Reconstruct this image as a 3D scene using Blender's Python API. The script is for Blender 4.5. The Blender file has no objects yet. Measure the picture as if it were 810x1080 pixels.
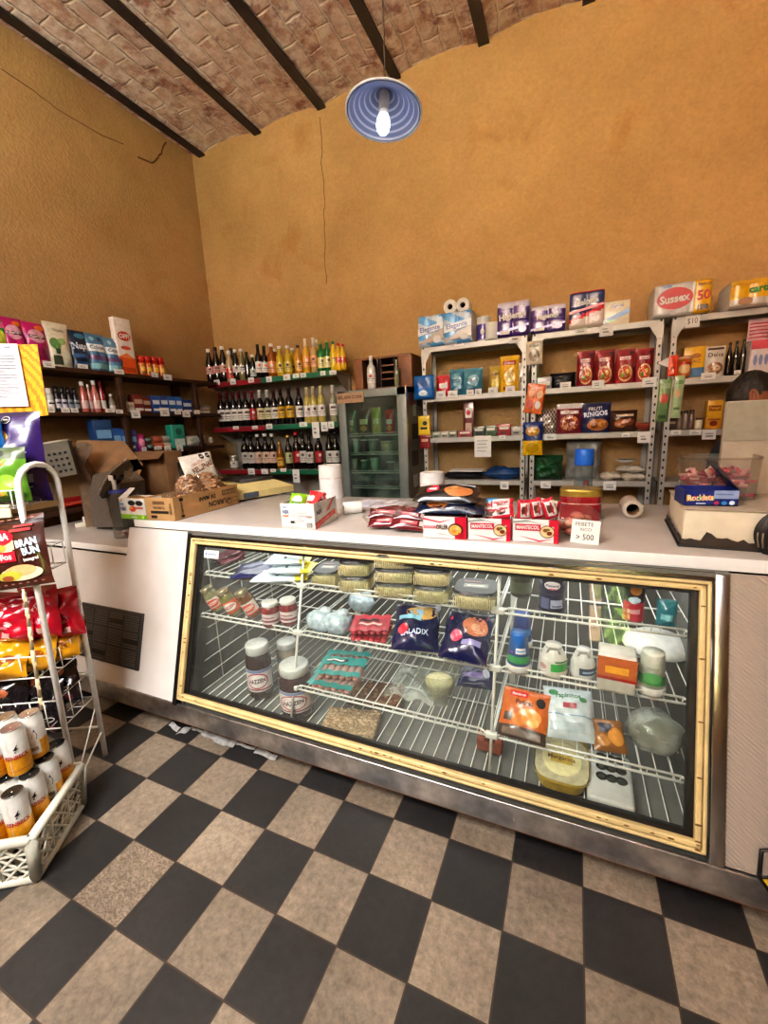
import bpy, bmesh, math, random
from mathutils import Vector, Matrix, Euler
random.seed(11)
SC = bpy.context.scene
COL = SC.collection
PI = math.pi
R = math.radians

# ------------------------------------------------------------------ camera model (solved from the photo)
FPX, YAW, PIT, ROL, CAMH = 444.85, -0.4156, 0.2001, -0.0461, 1.35
_fw = Vector((math.sin(YAW)*math.cos(PIT), math.cos(YAW)*math.cos(PIT), -math.sin(PIT)))
_rt = Vector((math.cos(YAW), -math.sin(YAW), 0))
_up = _rt.cross(_fw)
_r2 = _rt*math.cos(ROL) + _up*math.sin(ROL)
_u2 = -_rt*math.sin(ROL) + _up*math.cos(ROL)
CAM = Vector((0, 0, CAMH))

def ray(u, v):
    return _r2*((u-405)/FPX) - _u2*((v-540)/FPX) + _fw

def at(u, v, ax, val):
    d = ray(u, v)
    t = (val-CAM[ax])/d[ax]
    return CAM + d*t

def at_plane(u, v, p0, n):
    d = ray(u, v)
    return CAM + d*(n.dot(p0-CAM)/n.dot(d))

# ------------------------------------------------------------------ materials
def lin(c):
    if isinstance(c, str):
        c = c.lstrip('#')
        c = [int(c[i:i+2], 16)/255 for i in (0, 2, 4)]
    return tuple((x/12.92 if x <= .04045 else ((x+.055)/1.055)**2.4) for x in c) + (1,)

_mats = {}
def new_mat(name):
    m = bpy.data.materials.new(name)
    m.use_nodes = True
    nt = m.node_tree
    return m, nt, nt.nodes, nt.links, nt.nodes['Principled BSDF']

def M(col, rough=.5, metal=0, var=.12, scale=40, bump=0, coat=0, emit=0, name=None):
    key = (col, rough, metal, var, scale, bump, coat, emit)
    if key in _mats:
        return _mats[key]
    m, nt, N, L, b = new_mat(name or 'surface_' + str(col).lstrip('#'))
    c = lin(col)
    tc = N.new('ShaderNodeTexCoord')
    no = N.new('ShaderNodeTexNoise'); no.inputs['Scale'].default_value = scale; no.inputs['Detail'].default_value = 3
    L.new(tc.outputs['Object'], no.inputs['Vector'])
    mr = N.new('ShaderNodeMapRange')
    mr.inputs['From Min'].default_value = .3; mr.inputs['From Max'].default_value = .7
    mr.inputs['To Min'].default_value = 1-var; mr.inputs['To Max'].default_value = 1+var
    L.new(no.outputs['Fac'], mr.inputs['Value'])
    mx = N.new('ShaderNodeVectorMath'); mx.operation = 'SCALE'
    mx.inputs[0].default_value = c[:3]
    L.new(mr.outputs['Result'], mx.inputs['Scale'])
    L.new(mx.outputs['Vector'], b.inputs['Base Color'])
    b.inputs['Roughness'].default_value = rough
    b.inputs['Metallic'].default_value = metal
    b.inputs['Coat Weight'].default_value = coat
    b.inputs['Coat Roughness'].default_value = .08
    if bump:
        bp = N.new('ShaderNodeBump'); bp.inputs['Strength'].default_value = bump; bp.inputs['Distance'].default_value = .01
        L.new(no.outputs['Fac'], bp.inputs['Height']); L.new(bp.outputs['Normal'], b.inputs['Normal'])
    if emit:
        b.inputs['Emission Color'].default_value = c; b.inputs['Emission Strength'].default_value = emit
    _mats[key] = m
    return m

def P(col, rough=.32, coat=.3, var=.1):            # printed packaging film
    return M(col, rough, 0, var, 60, .0, coat)

def clear_mat(name, tint, fres=1.35, haze=.05, haze_col='#cfd2cc', rough=.03, hscale=6):
    """see-through film / glass: transparent body, fresnel reflection and a little dirt"""
    key = (name,)
    if key in _mats: return _mats[key]
    m = bpy.data.materials.new(name); m.use_nodes = True
    N, L = m.node_tree.nodes, m.node_tree.links
    N.clear()
    out = N.new('ShaderNodeOutputMaterial')
    tr = N.new('ShaderNodeBsdfTransparent'); tr.inputs['Color'].default_value = lin(tint)
    gl = N.new('ShaderNodeBsdfGlossy'); gl.inputs['Roughness'].default_value = rough
    df = N.new('ShaderNodeBsdfDiffuse'); df.inputs['Color'].default_value = lin(haze_col)
    fr = N.new('ShaderNodeFresnel'); fr.inputs['IOR'].default_value = fres
    m1 = N.new('ShaderNodeMixShader'); m2 = N.new('ShaderNodeMixShader')
    tc = N.new('ShaderNodeTexCoord'); no = N.new('ShaderNodeTexNoise')
    no.inputs['Scale'].default_value = hscale; no.inputs['Detail'].default_value = 5
    L.new(tc.outputs['Object'], no.inputs['Vector'])
    mr = N.new('ShaderNodeMapRange'); mr.inputs['From Min'].default_value = .4; mr.inputs['From Max'].default_value = .75
    mr.inputs['To Min'].default_value = haze*.3; mr.inputs['To Max'].default_value = haze*2.2
    L.new(no.outputs['Fac'], mr.inputs['Value'])
    L.new(mr.outputs['Result'], m2.inputs['Fac'])
    L.new(tr.outputs[0], m2.inputs[1]); L.new(df.outputs[0], m2.inputs[2])
    ge = N.new('ShaderNodeNewGeometry'); sb = N.new('ShaderNodeMath'); sb.operation = 'SUBTRACT'; sb.inputs[0].default_value = 1
    mu = N.new('ShaderNodeMath'); mu.operation = 'MULTIPLY'; sb.use_clamp = True
    L.new(ge.outputs['Backfacing'], sb.inputs[1]); L.new(sb.outputs[0], mu.inputs[0]); L.new(fr.outputs[0], mu.inputs[1])
    L.new(mu.outputs[0], m1.inputs['Fac']); L.new(m2.outputs[0], m1.inputs[1]); L.new(gl.outputs[0], m1.inputs[2])
    L.new(m1.outputs[0], out.inputs['Surface'])
    _mats[key] = m
    return m

WHITE = M('#d6d4d0', .45); BLACK = M('#141414', .45); INK = M('#1c1a1c', .6, 0, .02)
RED = P('#c3202e'); PAPER = M('#e4e1dc', .75, 0, .05); DRED = P('#7e1420'); YEL = P('#e7b31e'); NAVY = P('#1c2350')
GREEN = P('#2d8a3c'); BLUE = P('#1d5fb4'); CARD = M('#b08a5c', .8, 0, .1, 25, .1); STEEL = M('#b9b9b6', .28, 1, .1, 12)
CHROME = M('#d8d8d6', .12, 1, .04); WIRE = M('#dcdcd6', .35, 0, .06); CLEAR = clear_mat('clear_plastic_film', '#fbfbf9', 1.35, .045)
GLASSY = clear_mat('jar_glass', '#dfe7df', 1.45, .04)

# ------------------------------------------------------------------ mesh builder
class MB:
    def __init__(s):
        s.v, s.f, s.mi, s.sm, s.mats = [], [], [], [], []
    def m(s, mat):
        if mat not in s.mats: s.mats.append(mat)
        return s.mats.index(mat)
    def add(s, vs, fs, mat, smooth=False, xf=None):
        o = len(s.v)
        s.v += [tuple(xf @ Vector(v)) if xf else tuple(v) for v in vs]
        k = s.m(mat)
        for f in fs:
            s.f.append(tuple(i+o for i in f)); s.mi.append(k); s.sm.append(smooth)
        return s
    def box(s, c, d, mat, bev=0, xf=None, seg=2):
        x, y, z = d[0]/2, d[1]/2, d[2]/2
        if not bev:
            vs = [(c[0]+i*x, c[1]+j*y, c[2]+k*z) for i in (-1, 1) for j in (-1, 1) for k in (-1, 1)]
            return s.add(vs, [(0, 1, 3, 2), (4, 6, 7, 5), (0, 4, 5, 1), (2, 3, 7, 6), (0, 2, 6, 4), (1, 5, 7, 3)], mat, False, xf)
        bm = bmesh.new(); bmesh.ops.create_cube(bm, size=1)
        for v in bm.verts: v.co = Vector((v.co.x*d[0], v.co.y*d[1], v.co.z*d[2])) + Vector(c)
        bmesh.ops.bevel(bm, geom=list(bm.edges), offset=min(bev, min(d)*.45), segments=seg, affect='EDGES', profile=.6)
        return s.frombm(bm, mat, True, xf)
    def frombm(s, bm, mat, smooth=True, xf=None):
        bm.verts.index_update()
        s.add([v.co.copy() for v in bm.verts], [[v.index for v in f.verts] for f in bm.faces], mat, smooth, xf)
        bm.free(); return s
    def bx(s, x0, x1, y0, y1, z0, z1, mat, bev=0, xf=None):
        return s.box(((x0+x1)/2, (y0+y1)/2, (z0+z1)/2), (abs(x1-x0), abs(y1-y0), abs(z1-z0)), mat, bev, xf)
    def tube(s, pts, r, mat, n=8, closed=False, caps=True, xf=None):
        pts = [Vector(p) for p in pts]
        rs = r if isinstance(r, (list, tuple)) else [r]*len(pts)
        vs, fs = [], []
        prev = None
        K = len(pts)
        for i, p in enumerate(pts):
            a = pts[(i-1) % K] if (closed or i > 0) else p
            b = pts[(i+1) % K] if (closed or i < K-1) else p
            t = (b-a)
            t = t.normalized() if t.length > 1e-9 else Vector((0, 0, 1))
            if prev is None:
                q = Vector((0, 0, 1)) if abs(t.z) < .9 else Vector((1, 0, 0))
                nrm = t.cross(q).normalized()
            else:
                nrm = (prev - t*prev.dot(t))
                nrm = nrm.normalized() if nrm.length > 1e-6 else t.orthogonal().normalized()
            prev = nrm
            bn = t.cross(nrm)
            for k in range(n):
                a_ = 2*PI*k/n
                vs.append(p + (nrm*math.cos(a_) + bn*math.sin(a_))*rs[i])
        for i in range(K if closed else K-1):
            j = (i+1) % K
            for k in range(n):
                k2 = (k+1) % n
                fs.append((i*n+k, i*n+k2, j*n+k2, j*n+k))
        if caps and not closed:
            fs.append(tuple(range(n-1, -1, -1))); fs.append(tuple((K-1)*n+k for k in range(n)))
        return s.add(vs, fs, mat, True, xf)
    def lathe(s, prof, mat, n=20, xf=None, mats=None, smooth=True, cap=True):
        """prof: (r, z) from bottom to top; mats: optional per-segment materials"""
        vs = []
        for r, z in prof:
            for k in range(n):
                a = 2*PI*k/n
                vs.append((r*math.cos(a), r*math.sin(a), z))
        for i in range(len(prof)-1):
            fs = []
            for k in range(n):
                k2 = (k+1) % n
                fs.append((i*n+k, i*n+k2, (i+1)*n+k2, (i+1)*n+k))
            # each segment keeps shared verts through offset arithmetic
            mm = mats[i] if mats else mat
            kk = s.m(mm)
            base = len(s.v) if i == 0 else base
            if i == 0: s.v += [tuple(xf @ Vector(v)) if xf else v for v in vs]
            for f in fs:
                s.f.append(tuple(q+base for q in f)); s.mi.append(kk); s.sm.append(smooth)
        for idx, rev in ((0, True), (len(prof)-1, False)):
            if cap and prof[idx][0] > 1e-4:
                f = [base+idx*n+k for k in range(n)]
                s.f.append(tuple(reversed(f)) if rev else tuple(f)); s.mi.append(s.m((mats[min(idx, len(mats)-1)] if mats else mat))); s.sm.append(False)
        return s
    def surf(s, fn, nu, nv, mat, smooth=True, u0=-.5, u1=.5, v0=0, v1=1, xf=None):
        """mat: material or fn(u,v)->material"""
        o = len(s.v)
        for j in range(nv+1):
            for i in range(nu+1):
                p = Vector(fn(u0+(u1-u0)*i/nu, v0+(v1-v0)*j/nv))
                s.v.append(tuple(xf @ p) if xf else tuple(p))
        for j in range(nv):
            for i in range(nu):
                mm = mat(u0+(u1-u0)*(i+.5)/nu, v0+(v1-v0)*(j+.5)/nv) if callable(mat) else mat
                a = o+j*(nu+1)+i
                s.f.append((a, a+1, a+nu+2, a+nu+1)); s.mi.append(s.m(mm)); s.sm.append(smooth)
        return s
    def blob(s, c, r, mat, n=8, xf=None, sq=(1, 1, 1), seed=0, rough=0):
        rnd = random.Random(seed)
        bm = bmesh.new(); bmesh.ops.create_icosphere(bm, subdivisions=2 if n <= 8 else 3, radius=1)
        for v in bm.verts:
            k = 1 + rough*(rnd.random()-.5)
            v.co = Vector((v.co.x*r*sq[0]*k+c[0], v.co.y*r*sq[1]*k+c[1], v.co.z*r*sq[2]*k+c[2]))
        return s.frombm(bm, mat, True, xf)
    def mesh(s, name):
        me = bpy.data.meshes.new(name)
        me.from_pydata(s.v, [], s.f)
        for m in s.mats: me.materials.append(m)
        me.polygons.foreach_set('material_index', s.mi)
        me.polygons.foreach_set('use_smooth', s.sm)
        me.update()
        return me

# ------------------------------------------------------------------ lettering as mesh
_txt = {}
def text2d(t, bold=.0):
    if (t, bold) in _txt: return _txt[(t, bold)]
    cu = bpy.data.curves.new('lettering', 'FONT'); cu.body = t; cu.resolution_u = 2; cu.offset = bold
    o = bpy.data.objects.new('lettering', cu)
    COL.objects.link(o)
    dg = bpy.context.evaluated_depsgraph_get(); dg.update()
    me = bpy.data.meshes.new_from_object(o.evaluated_get(dg))
    bm = bmesh.new(); bm.from_mesh(me)
    xs = [v.co.x for v in bm.verts]
    x = min(xs)+.22
    while x < max(xs):
        bmesh.ops.bisect_plane(bm, geom=bm.verts[:]+bm.edges[:]+bm.faces[:], plane_co=(x, 0, 0), plane_no=(1, 0, 0)); x += .22
    bm.to_mesh(me); bm.free()
    vs = [(v.co.x, v.co.y) for v in me.vertices]; fs = [tuple(p.vertices) for p in me.polygons]
    bpy.data.objects.remove(o); bpy.data.meshes.remove(me); bpy.data.curves.remove(cu)
    xs = [v[0] for v in vs]; ys = [v[1] for v in vs]
    x0, x1, y0, y1 = min(xs), max(xs), min(ys), max(ys)
    H = max(y1-y0, 1e-6)
    _txt[(t, bold)] = ([((x-(x0+x1)/2)/H, (y-(y0+y1)/2)/H) for x, y in vs], fs, (x1-x0)/H)
    return _txt[(t, bold)]

def deco(mb, S, w, h, items):
    """print on a surface S(u,v,eps); u in -.5...5, v 0..1 ; later items lie on top"""
    for k, it in enumerate(items):
        e = .0007 + .00035*k
        if it[0] == 'r':
            _, u0, v0, u1, v1, mat = it
            mb.surf(lambda u, v: S(u, v, e), max(2, int(abs(u1-u0)*20)), max(2, int(abs(v1-v0)*16)), mat, True, u0, u1, v0, v1)
        elif it[0] in 'eo':
            _, cu, cv, ru, rv, mat = it
            n = 8 if it[0] == 'o' else 20
            off = PI/8 if it[0] == 'o' else 0
            vs = [S(cu, cv, e)]; fs = []
            for rr in (.34, .67, 1):
                for i in range(n):
                    a = 2*PI*i/n+off
                    vs.append(S(cu+ru*rr*math.cos(a), cv+rv*rr*math.sin(a), e))
            for i in range(n):
                j = (i+1) % n
                fs += [(0, 1+i, 1+j), (1+i, 1+n+i, 1+n+j, 1+j), (1+n+i, 1+2*n+i, 1+2*n+j, 1+n+j)]
            mb.add(vs, fs, mat, True)
        elif it[0] == 't':
            _, t, cu, cv, hv, mat = it[:6]
            mw = it[6] if len(it) > 6 else .9
            ang = it[7] if len(it) > 7 else 0
            bold = it[8] if len(it) > 8 else .02
            vs, fs, asp = text2d(t, bold)
            hm = hv*h
            sx = hm
            if asp*hm > mw*(w if abs(math.sin(ang)) < .7 else h): sx = mw*(w if abs(math.sin(ang)) < .7 else h)/asp
            ca, sa = math.cos(ang), math.sin(ang)
            out = []
            for x, y in vs:
                X, Y = x*sx, y*hm
                X, Y = X*ca-Y*sa, X*sa+Y*ca
                out.append(S(cu+X/w, cv+Y/h, e))
            mb.add(out, fs, mat, False)
        elif it[0] == 'p':
            _, pts, mat = it
            mb.add([S(u, v, e) for u, v in pts], [tuple(range(len(pts)))], mat, False)
    return mb

# ------------------------------------------------------------------ things and parts
def obj(name, mb, parent=None, kind=None):
    me = mb.mesh(name) if isinstance(mb, MB) else mb
    o = bpy.data.objects.new(name, me); COL.objects.link(o)
    if parent: o.parent = parent
    if kind: o['kind'] = kind
    return o

def tag(o, label, cat, group=None):
    o['label'] = label; o['category'] = cat
    if group: o['group'] = group
    return o

def thing(name, label, cat, loc=(0, 0, 0), rot=(0, 0, 0), group=None, scale=None):
    o = bpy.data.objects.new(name, None); COL.objects.link(o)
    o.empty_display_size = .05
    o.location = loc; o.rotation_euler = rot
    if scale: o.scale = scale
    return tag(o, label, cat, group)

def inst(tpl, name, label, cat, loc, rot=(0, 0, 0), group=None, scale=None):
    """tpl: list of (partname, mesh, parent index or None). One mesh -> the thing is that mesh."""
    loc = Vector(loc)+Vector((0, 0, .0012))
    if len(tpl) == 1:
        o = obj(name, tpl[0][1]); o.location = loc; o.rotation_euler = rot
        if scale: o.scale = scale
        return tag(o, label, cat, group)
    t = thing(name, label, cat, loc, rot, group, scale)
    made = []
    for pn, me, pi in tpl:
        made.append(obj(pn, me, t if pi is None else made[pi]))
    return t

ORD = ['first', 'second', 'third', 'fourth', 'fifth', 'sixth', 'seventh', 'eighth', 'ninth', 'tenth', 'eleventh', 'twelfth', 'thirteenth',
       'fourteenth', 'fifteenth', 'sixteenth', 'seventeenth', 'eighteenth', 'nineteenth', 'twentieth', 'twenty-first', 'twenty-second', 'twenty-third', 'twenty-fourth']

# ------------------------------------------------------------------ packaging shapes (local: base at z=0, front faces -y)
def pouch(w, h, t, base, items=(), mode='pillow', seed=0, back=None, crimp=True, wr=1.0, nu=14, nv=18):
    rnd = random.Random(seed)
    ph = [rnd.random()*6.28 for _ in range(6)]
    def T(u, v):
        a = max(0, 1-abs(2*u)**2.6)**.62
        if mode == 'pillow': b = max(0, 1-abs(2*v-1)**3.2)**.7
        elif mode == 'stand':
            b = (.62+.38*min(1, v/.22)) if v < .22 else max(0, 1-((v-.22)/.74)**2.0)**.75 if v < .96 else 0
        else: b = max(0, 1-abs(2*v-1)**6)**.6
        k = 1 + wr*.10*math.sin(9*u+5*v+ph[0]) + wr*.08*math.sin(14*v-7*u+ph[1]) + wr*.05*math.sin(23*u+17*v+ph[2])
        return t/2*a*b*k
    def X(u, v):
        pin = .035*math.sin(PI*v)*(1 if mode == 'pillow' else .4)
        return u*w*(1-pin) + wr*.006*w*math.sin(11*v+ph[3])
    def yb(u, v):
        z = 0
        if crimp and (v > .94 or (mode == 'pillow' and v < .06)): z += .0012*math.sin(u*90)
        return z + wr*.02*t*math.sin(5*v+ph[4])
    def S(u, v, e=0): return (X(u, v), yb(u, v)-T(u, v)-e, v*h)
    def Bk(u, v): return (X(u, v), yb(u, v)+T(u, v)+.0004, v*h)
    mb = MB()
    mb.surf(lambda u, v: S(u, v), nu, nv, base)
    mb.surf(Bk, nu, nv, back or (base if not callable(base) else base))
    deco(mb, S, w, h, items)
    return mb

def pack(w, d, h, mat, items=(), side=None, bev=.002, top=None, side_items=()):
    mb = MB()
    mb.box((0, 0, h/2), (w, d, h), mat, bev)
    deco(mb, lambda u, v, e=0: (u*w, -d/2-e, v*h), w, h, items)
    if side_items:
        deco(mb, lambda u, v, e=0: (w/2+e, u*d, v*h), d, h, side_items)
    if top: deco(mb, lambda u, v, e=0: (u*w, -d/2+v*d, h+e), w, d, top)
    return mb

def cyl_label(mb, r, z0, z1, mat, a0=-PI*.75, a1=PI*.75, items=(), n=20, e0=.0006, xf=None):
    """label wrapped round a cylinder, centred on -y"""
    H = z1-z0; W = (a1-a0)*r
    def S(u, v, e=0):
        a = -PI/2 + u*(a1-a0)
        rr = r+e0+e
        p = Vector((rr*math.cos(a), rr*math.sin(a), z0+v*H))
        return tuple(xf @ p) if xf else tuple(p)
    mb.surf(lambda u, v: S(u, v), n, 2, mat)
    deco(mb, S, W, H, items)
    return mb

def warn(u, v, s, w, h):      # black octagonal warning marks
    ru, rv = s/w, s/h
    return [('o', u, v, ru*1.12, rv*1.12, PAPER), ('o', u, v, ru, rv, INK), ('r', u-ru*.6, v-rv*.12, u+ru*.6, v+rv*.12, PAPER)]

def fit_y(b, Y, zs):
    """pixel box on the vertical plane y=Y, standing on a shelf at zs -> x centre, width, height"""
    u0, v0, u1, v1 = b
    a, c = at(u0, v1, 1, Y), at(u1, v1, 1, Y)
    top = at((u0+u1)/2, v0, 1, Y).z
    return (a.x+c.x)/2, abs(c.x-a.x), max(.02, top-zs)

def fit_x(b, X, zs):
    u0, v0, u1, v1 = b
    a, c = at(u0, v1, 0, X), at(u1, v1, 0, X)
    top = at((u0+u1)/2, v0, 0, X).z
    return (a.y+c.y)/2, abs(c.y-a.y), max(.02, top-zs)

def fit_z(b, zs):
    """pixel box standing on the horizontal plane z=zs, facing the camera -> base point, width, height, yaw"""
    u0, v0, u1, v1 = b
    p = at((u0+u1)/2, v1, 2, zs)
    n = Vector((p.x, p.y, 0)).normalized()
    a, c = at_plane(u0, v1, p, n), at_plane(u1, v1, p, n)
    top = at_plane((u0+u1)/2, v0, p, n).z
    return p, (c-a).length, max(.01, top-zs), math.atan2(n.y, n.x)-PI/2
# ================================================================== room shell
XL, YB, YF, XR, ZC = -3.34, 3.5, -2.6, 3.0, 3.877

def wall_material():
    m, nt, N, L, b = new_mat('ochre_plaster')
    tc = N.new('ShaderNodeTexCoord')
    n1 = N.new('ShaderNodeTexNoise'); n1.inputs['Scale'].default_value = .9; n1.inputs['Detail'].default_value = 7; n1.inputs['Roughness'].default_value = .62
    n2 = N.new('ShaderNodeTexNoise'); n2.inputs['Scale'].default_value = 55; n2.inputs['Detail'].default_value = 4
    n3 = N.new('ShaderNodeTexNoise'); n3.inputs['Scale'].default_value = 3.3; n3.inputs['Detail'].default_value = 8; n3.inputs['Distortion'].default_value = .6
    for n in (n1, n2, n3): L.new(tc.outputs['Object'], n.inputs['Vector'])
    r1 = N.new('ShaderNodeValToRGB')
    r1.color_ramp.elements[0].position = .32; r1.color_ramp.elements[0].color = lin('#a07f52')
    r1.color_ramp.elements[1].position = .68; r1.color_ramp.elements[1].color = lin('#be9a68')
    L.new(n1.outputs['Fac'], r1.inputs['Fac'])
    r3 = N.new('ShaderNodeValToRGB')
    r3.color_ramp.elements[0].position = .58; r3.color_ramp.elements[0].color = (0, 0, 0, 1)
    r3.color_ramp.elements[1].position = .72; r3.color_ramp.elements[1].color = (.45, .45, .45, 1)
    L.new(n3.outputs['Fac'], r3.inputs['Fac'])
    mx = N.new('ShaderNodeMix'); mx.data_type = 'RGBA'; mx.inputs['B'].default_value = lin('#9f6f36')
    L.new(r3.outputs['Color'], mx.inputs['Factor']); L.new(r1.outputs['Color'], mx.inputs['A'])
    mp = N.new('ShaderNodeMapRange'); mp.inputs['To Min'].default_value = .78; mp.inputs['To Max'].default_value = 1.18
    L.new(n2.outputs['Fac'], mp.inputs['Value'])
    vm = N.new('ShaderNodeVectorMath'); vm.operation = 'SCALE'
    L.new(mx.outputs['Result'], vm.inputs[0]); L.new(mp.outputs['Result'], vm.inputs['Scale'])
    L.new(vm.outputs['Vector'], b.inputs['Base Color'])
    b.inputs['Roughness'].default_value = .75
    bp = N.new('ShaderNodeBump'); bp.inputs['Strength'].default_value = .35; bp.inputs['Distance'].default_value = .012
    L.new(n2.outputs['Fac'], bp.inputs['Height']); L.new(bp.outputs['Normal'], b.inputs['Normal'])
    return m

def brick_material():
    m, nt, N, L, b = new_mat('flaking_brick_vault')
    tc = N.new('ShaderNodeTexCoord')
    sp = N.new('ShaderNodeSeparateXYZ'); cb = N.new('ShaderNodeCombineXYZ')
    L.new(tc.outputs['Object'], sp.inputs[0])
    L.new(sp.outputs['Y'], cb.inputs['X']); L.new(sp.outputs['X'], cb.inputs['Y'])
    nd = N.new('ShaderNodeTexNoise'); nd.inputs['Scale'].default_value = 9; nd.inputs['Detail'].default_value = 4
    L.new(tc.outputs['Object'], nd.inputs['Vector'])
    va = N.new('ShaderNodeVectorMath'); va.operation = 'MULTIPLY_ADD'
    va.inputs[1].default_value = (.05, .05, 0)
    L.new(nd.outputs['Color'], va.inputs[0]); L.new(cb.outputs[0], va.inputs[2])
    br = N.new('ShaderNodeTexBrick'); br.inputs['Scale'].default_value = 1
    br.inputs['Brick Width'].default_value = .27; br.inputs['Row Height'].default_value = .125
    br.inputs['Mortar Size'].default_value = .012; br.inputs['Mortar Smooth'].default_value = .8
    br.inputs['Color1'].default_value = lin('#c6aa94'); br.inputs['Color2'].default_value = lin('#b08a76'); br.inputs['Mortar'].default_value = lin('#d6c4b0')
    L.new(va.outputs[0], br.inputs['Vector'])
    n1 = N.new('ShaderNodeTexNoise'); n1.inputs['Scale'].default_value = 11; n1.inputs['Detail'].default_value = 12; n1.inputs['Roughness'].default_value = .72
    n2 = N.new('ShaderNodeTexNoise'); n2.inputs['Scale'].default_value = 5; n2.inputs['Detail'].default_value = 10; n2.inputs['Roughness'].default_value = .7
    for n in (n1, n2): L.new(tc.outputs['Object'], n.inputs['Vector'])
    r1 = N.new('ShaderNodeValToRGB'); r1.color_ramp.elements[0].position = .42; r1.color_ramp.elements[1].position = .58
    r1.color_ramp.elements[0].color = (0, 0, 0, 1); r1.color_ramp.elements[1].color = (.80, .80, .80, 1)
    L.new(n1.outputs['Fac'], r1.inputs['Fac'])
    mx = N.new('ShaderNodeMix'); mx.data_type = 'RGBA'; mx.inputs['B'].default_value = lin('#e4d6c6')
    L.new(r1.outputs['Color'], mx.inputs['Factor']); L.new(br.outputs['Color'], mx.inputs['A'])
    r2 = N.new('ShaderNodeValToRGB'); r2.color_ramp.elements[0].position = .55; r2.color_ramp.elements[1].position = .64
    r2.color_ramp.elements[0].color = (0, 0, 0, 1); r2.color_ramp.elements[1].color = (.8, .8, .8, 1)
    L.new(n2.outputs['Fac'], r2.inputs['Fac'])
    m2 = N.new('ShaderNodeMix'); m2.data_type = 'RGBA'; m2.inputs['B'].default_value = lin('#85503f')
    L.new(r2.outputs['Color'], m2.inputs['Factor']); L.new(mx.outputs['Result'], m2.inputs['A'])
    L.new(m2.outputs['Result'], b.inputs['Base Color'])
    b.inputs['Roughness'].default_value = .9
    ad = N.new('ShaderNodeMath'); ad.operation = 'SUBTRACT'
    L.new(n1.outputs['Fac'], ad.inputs[0]); L.new(br.outputs['Fac'], ad.inputs[1])
    bp = N.new('ShaderNodeBump'); bp.inputs['Strength'].default_value = .8; bp.inputs['Distance'].default_value = .015
    L.new(ad.outputs[0], bp.inputs['Height']); L.new(bp.outputs['Normal'], b.inputs['Normal'])
    return m

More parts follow.
